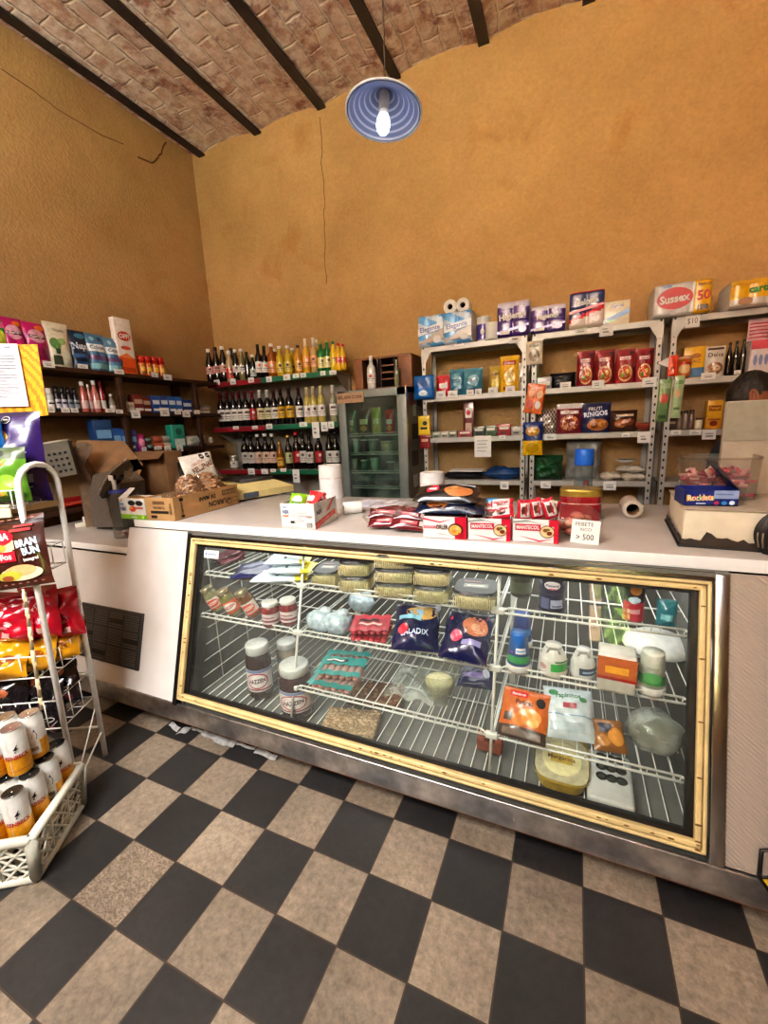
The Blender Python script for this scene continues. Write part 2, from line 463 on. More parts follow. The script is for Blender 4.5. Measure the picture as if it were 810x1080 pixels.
def floor_material():
    m, nt, N, L, b = new_mat('chequered_floor_tiles')
    tc = N.new('ShaderNodeTexCoord')
    mp = N.new('ShaderNodeMapping'); mp.vector_type = 'TEXTURE'
    mp.inputs['Location'].default_value = (-.977*CAMH, .3949*CAMH, 0)
    mp.inputs['Rotation'].default_value = (0, 0, -.0094)
    mp.inputs['Scale'].default_value = (.1482*CAMH, .1482*CAMH, 1)
    L.new(tc.outputs['Object'], mp.inputs['Vector'])
    sp = N.new('ShaderNodeSeparateXYZ'); L.new(mp.outputs[0], sp.inputs[0])
    def math_(op, a, bb=None):
        n = N.new('ShaderNodeMath'); n.operation = op
        for i, x in enumerate((a, bb)):
            if x is None: continue
            if isinstance(x, (int, float)): n.inputs[i].default_value = x
            else: L.new(x, n.inputs[i])
        return n.outputs[0]
    fx, fy = math_('FLOOR', sp.outputs['X']), math_('FLOOR', sp.outputs['Y'])
    par = math_('FLOORED_MODULO', math_('ADD', fx, fy), 2.0)      # 0 -> tan, 1 -> black
    cell = N.new('ShaderNodeCombineXYZ'); L.new(fx, cell.inputs[0]); L.new(fy, cell.inputs[1])
    wn = N.new('ShaderNodeTexWhiteNoise'); wn.noise_dimensions = '3D'; L.new(cell.outputs[0], wn.inputs['Vector'])
    ex = math_('ABSOLUTE', math_('SUBTRACT', math_('FRACT', sp.outputs['X']), .5))
    ey = math_('ABSOLUTE', math_('SUBTRACT', math_('FRACT', sp.outputs['Y']), .5))
    edge = math_('GREATER_THAN', math_('MAXIMUM', ex, ey), .489)
    n1 = N.new('ShaderNodeTexNoise'); n1.inputs['Scale'].default_value = 48; n1.inputs['Detail'].default_value = 9; n1.inputs['Roughness'].default_value = .75; n1.inputs['Distortion'].default_value = .15
    n2 = N.new('ShaderNodeTexNoise'); n2.inputs['Scale'].default_value = 4; n2.inputs['Detail'].default_value = 5
    L.new(tc.outputs['Object'], n1.inputs['Vector']); L.new(tc.outputs['Object'], n2.inputs['Vector'])
    ra = N.new('ShaderNodeValToRGB'); e = ra.color_ramp.elements
    e[0].position = .33; e[0].color = lin('#6c6155'); e[1].position = .66; e[1].color = lin('#9a8d7c')
    L.new(n1.outputs['Fac'], ra.inputs['Fac'])
    rb = N.new('ShaderNodeValToRGB'); e = rb.color_ramp.elements
    e[0].position = .3; e[0].color = lin('#1e1e1f'); e[1].position = .75; e[1].color = lin('#333232')
    L.new(n1.outputs['Fac'], rb.inputs['Fac'])
    mx = N.new('ShaderNodeMix'); mx.data_type = 'RGBA'
    L.new(par, mx.inputs['Factor']); L.new(ra.outputs['Color'], mx.inputs['A']); L.new(rb.outputs['Color'], mx.inputs['B'])
    br = N.new('ShaderNodeMapRange'); br.inputs['To Min'].default_value = .78; br.inputs['To Max'].default_value = 1.12
    L.new(wn.outputs['Value'], br.inputs['Value'])
    b2 = N.new('ShaderNodeMapRange'); b2.inputs['From Min'].default_value = .3; b2.inputs['From Max'].default_value = .7; b2.inputs['To Min'].default_value = .66; b2.inputs['To Max'].default_value = 1.15
    L.new(n2.outputs['Fac'], b2.inputs['Value'])
    vm = N.new('ShaderNodeVectorMath'); vm.operation = 'SCALE'
    L.new(mx.outputs['Result'], vm.inputs[0]); L.new(math_('MULTIPLY', br.outputs[0], b2.outputs[0]), vm.inputs['Scale'])
    m3 = N.new('ShaderNodeMix'); m3.data_type = 'RGBA'; m3.inputs['B'].default_value = lin('#3a2f27')
    L.new(edge, m3.inputs['Factor']); L.new(vm.outputs['Vector'], m3.inputs['A'])
    # one replacement tile with an embossed scroll ornament
    vo = N.new('ShaderNodeTexWave'); vo.wave_type = 'RINGS'; vo.inputs['Scale'].default_value = 20; vo.inputs['Distortion'].default_value = 14; vo.inputs['Detail'].default_value = 2; vo.inputs['Detail Scale'].default_value = 2.5
    L.new(tc.outputs['Object'], vo.inputs['Vector'])
    only = math_('MULTIPLY', math_('COMPARE', fx, 0.0), math_('COMPARE', fy, 0.0))
    for n in N:
        if n.type == 'MATH' and n.operation == 'COMPARE': n.inputs[2].default_value = .1
    orn = math_('MULTIPLY', math_('MULTIPLY', only, math_('GREATER_THAN', vo.outputs['Fac'], .62)), .55)
    m4 = N.new('ShaderNodeMix'); m4.data_type = 'RGBA'; m4.inputs['B'].default_value = lin('#4a3a2b')
    L.new(orn, m4.inputs['Factor']); L.new(m3.outputs['Result'], m4.inputs['A'])
    L.new(m4.outputs['Result'], b.inputs['Base Color'])
    rg = N.new('ShaderNodeMapRange'); rg.inputs['To Min'].default_value = .35; rg.inputs['To Max'].default_value = .72
    L.new(n1.outputs['Fac'], rg.inputs['Value']); L.new(rg.outputs[0], b.inputs['Roughness'])
    bp = N.new('ShaderNodeBump'); bp.inputs['Strength'].default_value = .25; bp.inputs['Distance'].default_value = .004
    L.new(math_('SUBTRACT', n1.outputs['Fac'], math_('MULTIPLY', edge, .8)), bp.inputs['Height']); L.new(bp.outputs['Normal'], b.inputs['Normal'])
    return m

WALL = wall_material(); BRICK = brick_material(); FLOOR = floor_material()
ZW = 4.05
mb = MB().bx(XL-.2, XR+.2, YF-.2, YB+.2, -.12, 0, FLOOR); obj('floor', mb, kind='structure')
mb = MB().bx(XL-.2, XL, YF-.2, YB+.2, 0, ZW, WALL)
CRK = M('#5a3716', .9)
# hairline cracks follow the plaster
def crack(mb, pts, ax, val, r=.0022):
    q = [at(u, v, ax, val) for u, v in pts]
    out = []
    rnd = random.Random(len(pts))
    for a, c in zip(q, q[1:]):
        for k in range(5):
            p = a.lerp(c, k/5); j = (rnd.random()-.5)*.02
            p[1-ax if ax < 2 else 0] += j; out.append(p)
    mb.tube(out+[q[-1]], r, CRK, 4)
crack(mb, [(0, 72), (36, 96), (60, 115), (108, 143), (130, 152)], 0, XL+.001, .003)
crack(mb, [(146, 166), (160, 172), (170, 162), (175, 150)], 0, XL+.001, .006)
obj('wall_left', mb, kind='structure')
mb = MB().bx(XL-.2, XR+.2, YB, YB+.2, 0, ZW, WALL)
crack(mb, [(337, 124), (339, 160), (342, 215), (343, 262), (344, 300)], 1, YB-.001, .0028)
obj('wall_back', mb, kind='structure')
obj('wall_right', MB().bx(XR, XR+.2, YF-.2, YB+.2, 0, ZW, WALL), kind='structure')
# street wall behind the camera: doorway, small barred window, and a high transom added for the light
DX0, DX1 = -1.9, -.75
WX0, WX1, WZ0, WZ1 = .26, .74, 1.02, 2.25
TX0, TX1, TZ0, TZ1 = -1.9, 1.3, 2.6, 3.5
mb = MB()
mb.bx(XL-.2, TX0, YF-.2, YF, 0, ZW, WALL)
mb.bx(TX1, XR+.2, YF-.2, YF, 0, ZW, WALL); mb.bx(TX0, TX1, YF-.2, YF, TZ1, ZW, WALL)
mb.bx(DX1, WX0, YF-.2, YF, 0, TZ0, WALL); mb.bx(TX0, DX1, YF-.2, YF, 2.15, TZ0, WALL)
mb.bx(WX1, TX1, YF-.2, YF, 0, TZ0, WALL); mb.bx(WX0, WX1, YF-.2, YF, 0, WZ0, WALL); mb.bx(WX0, WX1, YF-.2, YF, WZ1, TZ0, WALL)
obj('wall_front', mb, kind='structure')
DW = M('#4a2c19', .55, 0, .2, 18)
mb = MB()
for x in (WX0+.02, WX0+.17, WX1-.02): mb.bx(x-.014, x+.014, YF-.12, YF-.08, WZ0, WZ1, DW)
for z in (WZ0+.02, 1.47, 1.88, WZ1-.02): mb.bx(WX0, WX1, YF-.12, YF-.08, z-.012, z+.012, DW)
w = obj('window_1', mb, kind='structure')
obj('pane', MB().bx(WX0, WX1, YF-.102, YF-.098, WZ0, WZ1, CLEAR), w)
mb = MB()
for k in range(6):
    x = TX0+(TX1-TX0)*k/5; mb.bx(x-.02, x+.02, YF-.12, YF-.08, TZ0, TZ1, DW)
for z in (TZ0+.02, TZ1-.02): mb.bx(TX0, TX1, YF-.12, YF-.08, z-.02, z+.02, DW)
obj('added_transom', mb, kind='structure')  # made-up opening for the daylight, kept high clear of the glass reflection
# closed timber door
mb = MB().bx(DX0+.01, DX1-.01, YF-.12, YF-.07, 0.01, 2.14, DW, .006)
for z0, z1 in ((.15, .95), (1.1, 1.95)):
    for xa in (DX0+.1, DX0+.62): mb.bx(xa, xa+.44, YF-.07, YF-.058, z0, z1, DW, .004)
d = obj('door_1', mb, kind='structure')
obj('door_handle', MB().tube([(DX1-.1, YF-.07, 1.02), (DX1-.1, YF-.02, 1.02), (DX1-.22, YF-.02, 1.02)], .009, CHROME), d)
# ground, house front and greenery across the street (seen only as reflections)
obj('street_ground', MB().bx(-14, 12, -13, YF-.2, -.2, -.04, M('#8a8378', .9)), kind='structure')
g = M('#86b04c', .8, 0, .5, 9)
for i, (x, y, z, r) in enumerate(((1.3, -5.6, 1.35, .75), (1.75, -7.7, 2.3, 1.1), (3.2, -6.2, 1.9, .8))):
    mb = MB()
    rnd = random.Random(i)
    for k in range(420):
        a, bq = rnd.random()*6.28, rnd.random()*3.14
        rr = r*(.5+.5*rnd.random())
        c = Vector((x+rr*math.cos(a)*math.sin(bq), y+rr*math.sin(a)*math.sin(bq), z+rr*math.cos(bq)))
        q = Matrix.Translation(c) @ Euler((rnd.random()*6, rnd.random()*6, rnd.random()*6)).to_matrix().to_4x4()
        mb.add([(-.15, 0, 0), (0, -.07, .02), (.15, 0, 0), (0, .07, .02)], [(0, 1, 2, 3)], g, False, q)
    mb.tube([(x, y, -.04), (x+.05, y, z*.5), (x, y, z)], [.06, .05, .02], M('#5d4630', .9))
    tag(obj('shrub', mb), ['leafy green shrub outside, directly behind the street window', 'taller leafy shrub outside, right of the window view', 'highest leafy shrub outside, top of the window view'][i], 'shrub', 'shrubs outside the window')
obj('wall_street', MB().bx(-7, .92, -9.6, -9.3, -.1, 4.4, M('#d8b79a', .9)), kind='structure')
# vaulted brick ceiling between steel joists
BX = [-.92*YB + .6461*k for k in range(-1, 11)]
mb = MB()
for a, c in zip(BX, BX[1:]):
    mb.surf(lambda u, v: (a+(c-a)*(u+.5), YF-.2+(YB+.4-YF)*v, ZC+.018+.034*math.sin(PI*(u+.5))), 10, 4, BRICK)
mb.bx(BX[0], BX[-1], YF-.2, YB+.2, ZC+.16, ZC+.2, BRICK)
obj('ceiling', mb, kind='structure')
JO = M('#2c2422', .6, 0, .25, 20, .1)
for k, x in enumerate(BX):
    if XL < x < XR:
        mb = MB().bx(x-.036, x+.036, YF, YB+.02, ZC-.004, ZC+.010, JO); mb.bx(x-.006, x+.006, YF, YB+.02, ZC+.01, ZC+.12, JO)
        obj('trim_%d' % k, mb, kind='structure')
# bundle of plastic strip lying by the counter foot
# ================================================================== refrigerated display counter
ZT = .95
LAM = M('#bcb5b0', .32, 0, .05, 14); LAMEDGE = M('#efeeec', .3, 0, .03); PANEL = M('#cfcac7', .42, 0, .05, 9)
CREAM = M('#d3bc88', .4, 0, .14, 14); DARK = M('#151414', .5, 0, .2); INNER = M('#6a6a66', .5, 0, .15, 6)
KICK = M('#cfcfd2', .36, 1, .25, 22, .25); GRILLE = M('#3a3634', .5, 0, .15, 20)

def slant(x, s, o=0):            # point on the sloping front: s 0 bottom .. 1 top, o inward
    return Vector((x, 1.17+.21*s+.961*o, .19+.73*s-.276*o))
SLM = Matrix(((1, 0, 0, 0), (0, .961, .276, 1.17), (0, -.276, .961, .19), (0, 0, 0, 1)))   # local x, y inward, z up the slope
SLEN = .7596

def hatch_metal():
    m, nt, N, L, b = new_mat('ribbed_aluminium_sheet')
    tc = N.new('ShaderNodeTexCoord'); wv = N.new('ShaderNodeTexWave'); wv.inputs['Scale'].default_value = 42; wv.bands_direction = 'DIAGONAL'
    L.new(tc.outputs['Object'], wv.inputs['Vector'])
    b.inputs['Base Color'].default_value = lin('#b0a59b'); b.inputs['Metallic'].default_value = .2; b.inputs['Roughness'].default_value = .42
    bp = N.new('ShaderNodeBump'); bp.inputs['Strength'].default_value = .5; bp.inputs['Distance'].default_value = .004
    L.new(wv.outputs['Fac'], bp.inputs['Height']); L.new(bp.outputs['Normal'], b.inputs['Normal'])
    return m
HATCH = hatch_metal()

ctr = thing('display_counter', 'long white topped refrigerated display counter with sloping glass front in cream frame', 'display counter', (-.6, 1.7, 0))
def cpart(name, mb, parent=None):
    o = obj(name, mb, parent or ctr)
    if not parent: o.location = (.6, -1.7, 0)
    return o
CX0, CX1 = -1.99, 1.5
mb = MB().bx(CX0, CX1, 1.40, 2.19, .914, ZT, LAM, .004); mb.bx(CX0, CX1, 1.394, 1.402, .913, ZT-.001, LAMEDGE, .002)
mb.bx(CX0-.003, CX0+.002, 1.40, 2.19, .915, ZT-.001, LAMEDGE)
cpart('worktop', mb)
# body behind the front: floor, back, end walls, lid
mb = MB().bx(-1.60, .42, 1.17, 2.15, .10, .15, INNER); mb.bx(-1.60, .42, 2.10, 2.15, .12, .912, INNER)
mb.bx(-1.60, .42, 1.37, 2.15, .895, .912, INNER)
for x in (-1.60, .385):
    y = [slant(0, 0).y+.01, slant(0, .97).y+.01]
    mb.add([(x, y[0], .12), (x, y[1], .895), (x, 2.12, .895), (x, 2.12, .12), (x+.035, y[0], .12), (x+.035, y[1], .895), (x+.035, 2.12, .895), (x+.035, 2.12, .12)],
           [(0, 1, 2, 3), (7, 6, 5, 4), (0, 4, 5, 1), (1, 5, 6, 2), (2, 6, 7, 3), (3, 7, 4, 0)], INNER)
mb.bx(-2.3, 1.5, 1.30, 2.15, 0.0, .10, M('#1d1a19', .8))
cpart('cabinet_body', mb)
# cream frame with a groove and a black strip inside it
x0, x1 = -1.572, .378
z1 = .955*SLEN
fr = MB()
def member(a0, a1, b0, b1): fr.bx(a0, a1, -.012, .02, b0, b1, CREAM, .004, SLM)
for (w0, w1) in ((0, .010), (.012, .027)):
    member(x0+w0, x0+w1, w0, z1-w0); member(x1-w1, x1-w0, w0, z1-w0)
    member(x0+w0, x1-w0, w0, w1); member(x0+w0, x1-w0, z1-w1, z1-w0)
fr.bx(x0, x1, .004, .02, 0, .027, CREAM, 0, SLM)
fr.bx(x0, x0+.027, .004, .02, 0, z1, CREAM, 0, SLM); fr.bx(x1-.027, x1, .004, .02, 0, z1, CREAM, 0, SLM); fr.bx(x0, x1, .004, .02, z1-.027, z1, CREAM, 0, SLM)
rnd = random.Random(3)
for k in range(46):       # rust spots and screws
    side = rnd.choice('tbblr'); q = rnd.random()
    px, pz = (x0+(x1-x0)*q, .02) if side == 'b' else (x0+(x1-x0)*q, z1-.02) if side == 't' else (x0+.02, z1*q) if side == 'l' else (x1-.02, z1*q)
    fr.blob((px, -.012, pz), .002+.003*rnd.random(), M('#6b4a26', .8), 8, SLM, (1.8, .3, .6))
fo = cpart('glass_frame', fr)
g = MB()
for a in ((x0+.027, x0+.048, .027, z1-.027), (x1-.045, x1-.027, .027, z1-.027), (x0+.027, x1-.027, .027, .040), (x0+.027, x1-.027, z1-.038, z1-.027)):
    g.bx(a[0], a[1], .008, .03, a[2], a[3], DARK, 0, SLM)
obj('inner_black_strip', g, fo)
PANE = clear_mat('smeared_display_glass', '#fafcfa', 1.50, .03, '#c4c6c2', .02, 2.2)
cpart('glass_pane', MB().bx(x0+.027, x1-.027, .012, .016, .027, z1-.027, PANE, 0, SLM))
st = MB().bx(-1.505, -1.42, .0105, .0118, z1-.085, z1-.05, PAPER, 0, SLM)
deco(st, lambda u, v, e=0: tuple(SLM @ Vector((-1.4625+u*.085, .0103-e, z1-.085+v*.035))), .085, .035, [('e', -.36, .5, .06, .14, P('#2c6fb0')), ('r', -.24, .42, .38, .60, M('#8f9aa8', .6))])
cpart('maker_sticker', st)
# dark metal band under the worktop, steel post at the right, steel kick strip
BAND = M('#57504a', .18, .9, .25, 7)
cpart('upper_band', MB().bx(-1.60, .385, -.004, .02, z1+.002, SLEN*.99, BAND, 0, SLM))
cpart('left_edge_trim', MB().bx(-1.60, -1.575, -.006, .02, -.03, SLEN*.99, M('#2a2624', .4, .6), 0, SLM))
cpart('right_steel_trim', MB().bx(.384, .418, -.01, .02, -.02, SLEN*.985, M('#c9c7c4', .22, 1, .12, 9), .004, SLM))
ks = MB().bx(-3.1, 1.5, 1.160, 1.172, .078, .168, KICK, .003); ks.bx(-3.1, 1.5, 1.166, 1.3, .070, .080, M('#8a5a41', .7, 0, .3, 9))
ks.bx(.40, 1.5, 1.172, 1.185, .160, .176, M('#3a2620', .7))
ks.bx(-3.1, -1.6, 1.172, 1.185, .160, .176, M('#2a2523', .6))
cpart('kick_strip', ks)
cpart('right_panel', MB().bx(.42, 1.5, -.002, .02, -.015, SLEN*.99, HATCH, 0, SLM))
# white laminate panel with vent grille on the left
lp = cpart('left_panel', MB().bx(-2.003, -1.60, -.002, .02, -.02, SLEN*.99, PANEL, 0, SLM).bx(-3.1, -2.003, -.002, .02, -.02, SLEN*.80, PANEL, 0, SLM))
lp2 = lp
gx0, gx1, gz0, gz1 = -2.30, -1.835, .075, .345
gr = MB().bx(gx0, gx1, -.010, .0, gz0, gz1, GRILLE, .004, SLM)
for cx in range(4):
    for row in range(3):
        a = gx0+.012+cx*(gx1-gx0-.02)/4; bq = gz0+.012+row*(gz1-gz0-.02)/3
        w_, h_ = (gx1-gx0)/4-.014, (gz1-gz0)/3-.014
        gr.bx(a, a+w_, -.0105, -.0095, bq, bq+h_, DARK, 0, SLM)
        for k in range(7):
            if (cx+row) % 3 == 1 and k in (2, 3): continue
            gr.bx(a, a+w_, -.016, -.010, bq+h_*(k+.25)/7, bq+h_*(k+.7)/7, M('#57534f', .5), 0, SLM)
cpart('vent_grille', gr)
# wire shelves, posts and floor grid
def wire_shelf(xa, xb, z, yf, yb, step=.042):
    mb = MB()
    mb.tube([(xa, yf, z), (xb, yf, z)], .0042, WIRE, 6); mb.tube([(xa+.03, yf-.004, z+.022), (xb-.03, yf-.004, z+.022)], .0036, WIRE, 6)
    mb.tube([(xa, yf, z), (xa+.03, yf-.004, z+.022)], .0034, WIRE, 6); mb.tube([(xb, yf, z), (xb-.03, yf-.004, z+.022)], .0034, WIRE, 6)
    mb.tube([(xa, yb, z), (xb, yb, z)], .004, WIRE, 6); mb.tube([(xa, (yf+yb)/2, z-.005), (xb, (yf+yb)/2, z-.005)], .0034, WIRE, 6)
    n = max(3, int((xb-xa)/step))
    for k in range(n+1):
        x = xa+(xb-xa)*k/n
        mb.tube([(x, yf, z+.003), (x, yb, z+.003)], .0019, WIRE, 5)
    for k in range(int(n/2)+1):
        x = xa+.03+(xb-xa-.06)*k/(int(n/2)); mb.tube([(x, yf, z), (x, yf-.004, z+.022)], .0022, WIRE, 5)
    return mb
SZ = {1: .712, 2: .528, 3: .316, 0: .165}
SYF = {1: 1.374, 2: 1.32, 3: 1.262, 0: 1.23}
BAYS = ((-1.545, -.995), (-.995, -.20), (-.20, .365))
for bi, (xa, xb) in enumerate(BAYS):
    for lv in (1, 2, 3):
        if bi == 0 and lv == 3: continue
        cpart('wire_shelf', wire_shelf(xa+.006, xb-.006, SZ[lv], SYF[lv], (1.76, 1.82, 1.9)[lv-1]))
cpart('floor_grid', wire_shelf(-1.54, .36, SZ[0]-.004, SYF[0], 2.05, .045))
for x in (-.995, -.20):
    mb = MB().tube([slant(x, .0, .05), slant(x, .98, .05)], .0055, WIRE, 8)
    for lv in (1, 2, 3):
        s = (SZ[lv]-.19)/.73+.02
        mb.bx(x-.02, x+.02, slant(x, s, .05).y-.008, slant(x, s, .05).y+.01, SZ[lv]-.004, SZ[lv]+.016, WIRE, .003)
        mb.tube([(x, SYF[lv], SZ[lv]-.004), (x, 1.85, SZ[lv]-.004)], .004, WIRE, 6)
    mb.bx(x-.012, x+.012, 1.84, 1.86, .15, .88, WIRE)
    cpart('shelf_post', mb)
mb = MB()
for k in range(9):
    z = .22+k*.075; mb.tube([(-1.552, 1.30+.2*k/9, z), (-1.552, 1.9, z+.01)], .0025, WIRE, 5)
for y in (1.42, 1.62, 1.85): mb.tube([(-1.552, y, .16), (-1.552, y, .88)], .003, WIRE, 5)
cpart('end_rack', mb)

# ---------------------------------------------------------------- lower side ledge on the left
sc = thing('side_ledge', 'lower white laminate ledge stepping down at the left end of the display counter', 'counter', (-2.55, 1.7, 0))
o = obj('ledge_top', MB().bx(-3.1, -2.012, 1.375, 2.1, .775, .806, LAM, .003).bx(-3.1, -2.010, 1.366, 1.376, .774, .805, LAMEDGE, .002), sc); o.location = (2.55, -1.7, 0)
o = obj('ledge_carcass', MB().bx(-3.1, -2.1, 1.46, 2.05, .10, .774, M('#54504c', .7)), sc); o.location = (2.55, -1.7, 0)
# ================================================================== pendant lamp
lp_ = at(405, 113, 1, 1.75)
TILT = Euler((R(-7), R(3), 0)).to_matrix().to_4x4()
ENA = M('#c4cbe2', .35, 0, .05); ENO = M('#8d99a8', .35, 0, .08)
lamp = thing('pendant_lamp', 'enamelled cone pendant lamp with a bare glowing bulb hanging from the ceiling', 'lamp', lp_)
prof_i, prof_o = [], []
for k in range(13):
    t = k/12
    r = .026+.117*t; z = .048-.068*t
    prof_i.append((r-.002 if k % 2 else r-.007, z)); prof_o.append((r+.003, z+.003))
mb = MB().lathe(prof_i, ENA, 40, TILT, [ENA if k % 2 else M('#7d8ab2', .4, 0, .05) for k in range(12)], True, False); mb.lathe(prof_o[::-1], ENO, 40, TILT, None, True, False)
mb.lathe([(.141, -.021), (.146, -.023), (.147, -.017), (.143, -.015)], M('#e8ecf6', .3), 40, TILT, None, True, False)
obj('lamp_shade', mb, lamp)
mb = MB().lathe([(.010, .066), (.016, .062), (.020, .05), (.021, .02), (.018, -.012), (.016, -.014)][::-1], M('#d8d4cc', .5), 18, TILT)
obj('socket', mb, lamp)
bulb = M('#f4f6ff', .3, 0, 0, 10, 0, 0, 2.2)
mb = MB().lathe([(.0001, -.095), (.014, -.092), (.023, -.081), (.027, -.065), (.026, -.050), (.020, -.030)], bulb, 18, TILT)
mb.lathe([(.020, -.030), (.017, -.020), (.016, -.010)], M('#f2f2f2', .4, 0, 0, 10, 0, 0, .2), 18, TILT)
obj('light_bulb', mb, lamp)
c0 = TILT @ Vector((0, 0, .062)); zc = ZC+.05-lp_.z
obj('cord', MB().tube([c0, c0+Vector((.004, .0, .1)), (.012, -.004, .4), (.012, 0, zc)], .0035, M('#33261f', .7), 8), lamp)
LAMP_LIGHT = lp_ + TILT.to_3x3() @ Vector((0, 0, -.17))

# ================================================================== dark wooden wall shelf on the left
DWOOD = M('#3d2314', .55, 0, .3, 12, .05)
ws = thing('wall_shelf', 'dark brown wooden wall shelving on the left wall stocked with household goods', 'shelf', (XL, 2.3, 0))
def lpart(n, mb, par=ws, off=(-XL, -2.3, 0)):
    o = obj(n, mb, par); o.location = off; return o
LZ = {1: 1.826, 2: 1.54, 3: 1.246, 4: .90}
for k in (1, 2, 3, 4):
    lpart('shelf_board', MB().bx(XL+.004, -3.05, .9, 3.17, LZ[k]-.028, LZ[k], DWOOD, .003))
for y in (1.3, 2.22, 2.92):
    lpart('upright', MB().bx(XL+.004, XL+.05, y-.03, y+.03, .0, 1.80, DWOOD, .003).bx(-3.10, -3.06, y-.018, y+.018, .0, 1.80, DWOOD, .003))
# ================================================================== bottle shelf in the corner
GREYB = M('#9d958a', .55, 0, .1, 8); SR = P('#8e2430'); SG = P('#1f6a4e'); 
bs = thing('bottle_shelf', 'grey bottle shelving in the corner with red and green edge strips', 'shelf', (-2.45, YB, 0))
def bpart(n, mb): o = obj(n, mb, bs); o.location = (2.45, -YB, 0); return o
BZ = {1: 1.822, 2: 1.405, 3: 1.0, 4: .55}
BXa, BXb = -3.19, -1.80
bpart('back_panel', MB().bx(BXa+.02, BXb, YB-.02, YB-.004, .1, 1.80, GREYB))
for k in (1, 2, 3, 4):
    mb = MB().bx(BXa, BXb, 3.2, YB-.02, BZ[k]-.012, BZ[k], GREYB)
    mb.bx(BXa, BXb, 3.197, 3.203, BZ[k]-.04, BZ[k]+.004, GREYB)
    xs = [BXa+(BXb-BXa)*i/11 for i in range(12)]
    for i in range(11):
        mb.bx(xs[i], xs[i+1], 3.193, 3.197, BZ[k]-.04, BZ[k]+.002, SR if i < 5 else SG)
    bpart('shelf_board', mb)
    if k < 4:
        for i in range(9):
            if (i+k) % 3 == 2: continue
            x = BXa+.06+i*.15
            if x < BXb-.05:
                pass
for x in (BXa+.01, BXb-.01):
    mb = MB()
    for k in (1, 2, 3):
        mb.add([(x, YB-.02, BZ[k]-.012), (x, 3.21, BZ[k]-.02), (x, YB-.02, BZ[k]-.2), (x+.006, YB-.02, BZ[k]-.012), (x+.006, 3.21, BZ[k]-.02), (x+.006, YB-.02, BZ[k]-.2)], [(0, 1, 2), (5, 4, 3), (0, 3, 4, 1), (1, 4, 5, 2)], GREYB)
    mb.bx(x-.004, x+.01, YB-.05, YB-.02, 0, 1.80, GREYB)
    bpart('bracket', mb)

# ================================================================== metal shelving along the back wall
MET = M('#b7b3ac', .42, .25, .1, 10); HOLE = M('#23201d', .8)
MZ = {1: 1.913, 2: 1.552, 3: 1.243, 4: .918, 5: .5}
UNITS = ((-1.045, -.285), (-.255, .505), (.545, 1.305))
UL = ['grey metal shelving unit beside the glass door cooler', 'middle grey metal shelving unit on the back wall', 'right hand grey metal shelving unit behind the foam box']
for ui, (xa, xb) in enumerate(UNITS):
    t = thing('metal_shelving_unit', UL[ui], 'shelf', ((xa+xb)/2, 3.35, 0))
    off = (-(xa+xb)/2, -3.35, 0)
    def up(n, mb):
        o = obj(n, mb, t); o.location = off; return o
    for x, sg in ((xa, 1), (xb, -1)):
        for y, sy in ((3.2, 1), (3.48, -1)):
            mb = MB().bx(x, x+sg*.032, y, y+sy*.003, 0, 1.95, MET).bx(x, x+sg*.003, y, y+sy*.032, 0, 1.95, MET)
            for k in range(38):
                z = .05+k*.05
                mb.bx(x+sg*.011, x+sg*.021, y-sy*.0012, y, z, z+.016, HOLE)
            if y == 3.2:
                z = MZ[1]
                mb.add([(x, 3.198, z-.03), (x+sg*.08, 3.198, z-.03), (x+sg*.032, 3.198, z-.11), (x, 3.198, z-.11)], [(0, 1, 2, 3)], MET)
            up('post', mb)
    for k in (1, 2, 3, 4, 5):
        z = MZ[k]
        mb = MB().bx(xa+.003, xb-.003, 3.204, 3.478, z-.006, z, MET).bx(xa+.003, xb-.003, 3.203, 3.206, z-.034, z, MET).bx(xa+.003, xb-.003, 3.203, 3.216, z-.036, z-.033, MET)
        mb.bx(xa+.003, xb-.003, 3.475, 3.478, z-.034, z, MET)
        up('shelf_board', mb)

# ================================================================== glass door cooler
CG = M('#7d837f', .4, .2, .1, 8); CIN = M('#8d9a92', .5, 0, .1)
FX0, FX1, FY0, FY1, FZ1 = -1.705, -1.125, 3.05, 3.47, 1.635
fr = thing('glass_door_cooler', 'narrow grey glass door drinks cooler between the bottle shelf and metal shelving', 'refrigerator', ((FX0+FX1)/2, FY0+.2, 0))
FO = (-(FX0+FX1)/2, -FY0-.2, 0)
def fp(n, mb, par=None):
    o = obj(n, mb, par or fr)
    if not par: o.location = FO
    return o
mb = MB().bx(FX0, FX0+.03, FY0+.04, FY1, .02, FZ1, CG).bx(FX1-.03, FX1, FY0+.04, FY1, .02, FZ1, CG).bx(FX0, FX1, FY0+.04, FY1, FZ1-.04, FZ1, CG)
mb.bx(FX0, FX1, FY1-.03, FY1, .02, FZ1, CIN).bx(FX0, FX1, FY0+.04, FY1, .02, .3, CG)
mb.bx(FX0+.03, FX0+.034, FY0+.06, FY1-.03, .3, FZ1-.04, CIN)
fp('cabinet', mb)
mb = MB().bx(FX0, FX0+.065, FY0, FY0+.04, .3, FZ1, CG, .004).bx(FX1-.075, FX1, FY0, FY0+.04, .3, FZ1, CG, .004)
mb.bx(FX0, FX1, FY0, FY0+.04, FZ1-.06, FZ1, CG, .004).bx(FX0, FX1, FY0, FY0+.04, .3, .37, CG, .004)
d = fp('door', mb)
obj('door_glass', MB().bx(FX0+.065, FX1-.075, FY0+.012, FY0+.018, .37, FZ1-.06, clear_mat('cooler_glass', '#d9e6de', 1.35, .05)), d)
mb = MB().bx(FX0-.002, FX0+.235, FY0-.010, FY0-.001, FZ1-.092, FZ1-.015, M('#a98a6c', .6, 0, .15))
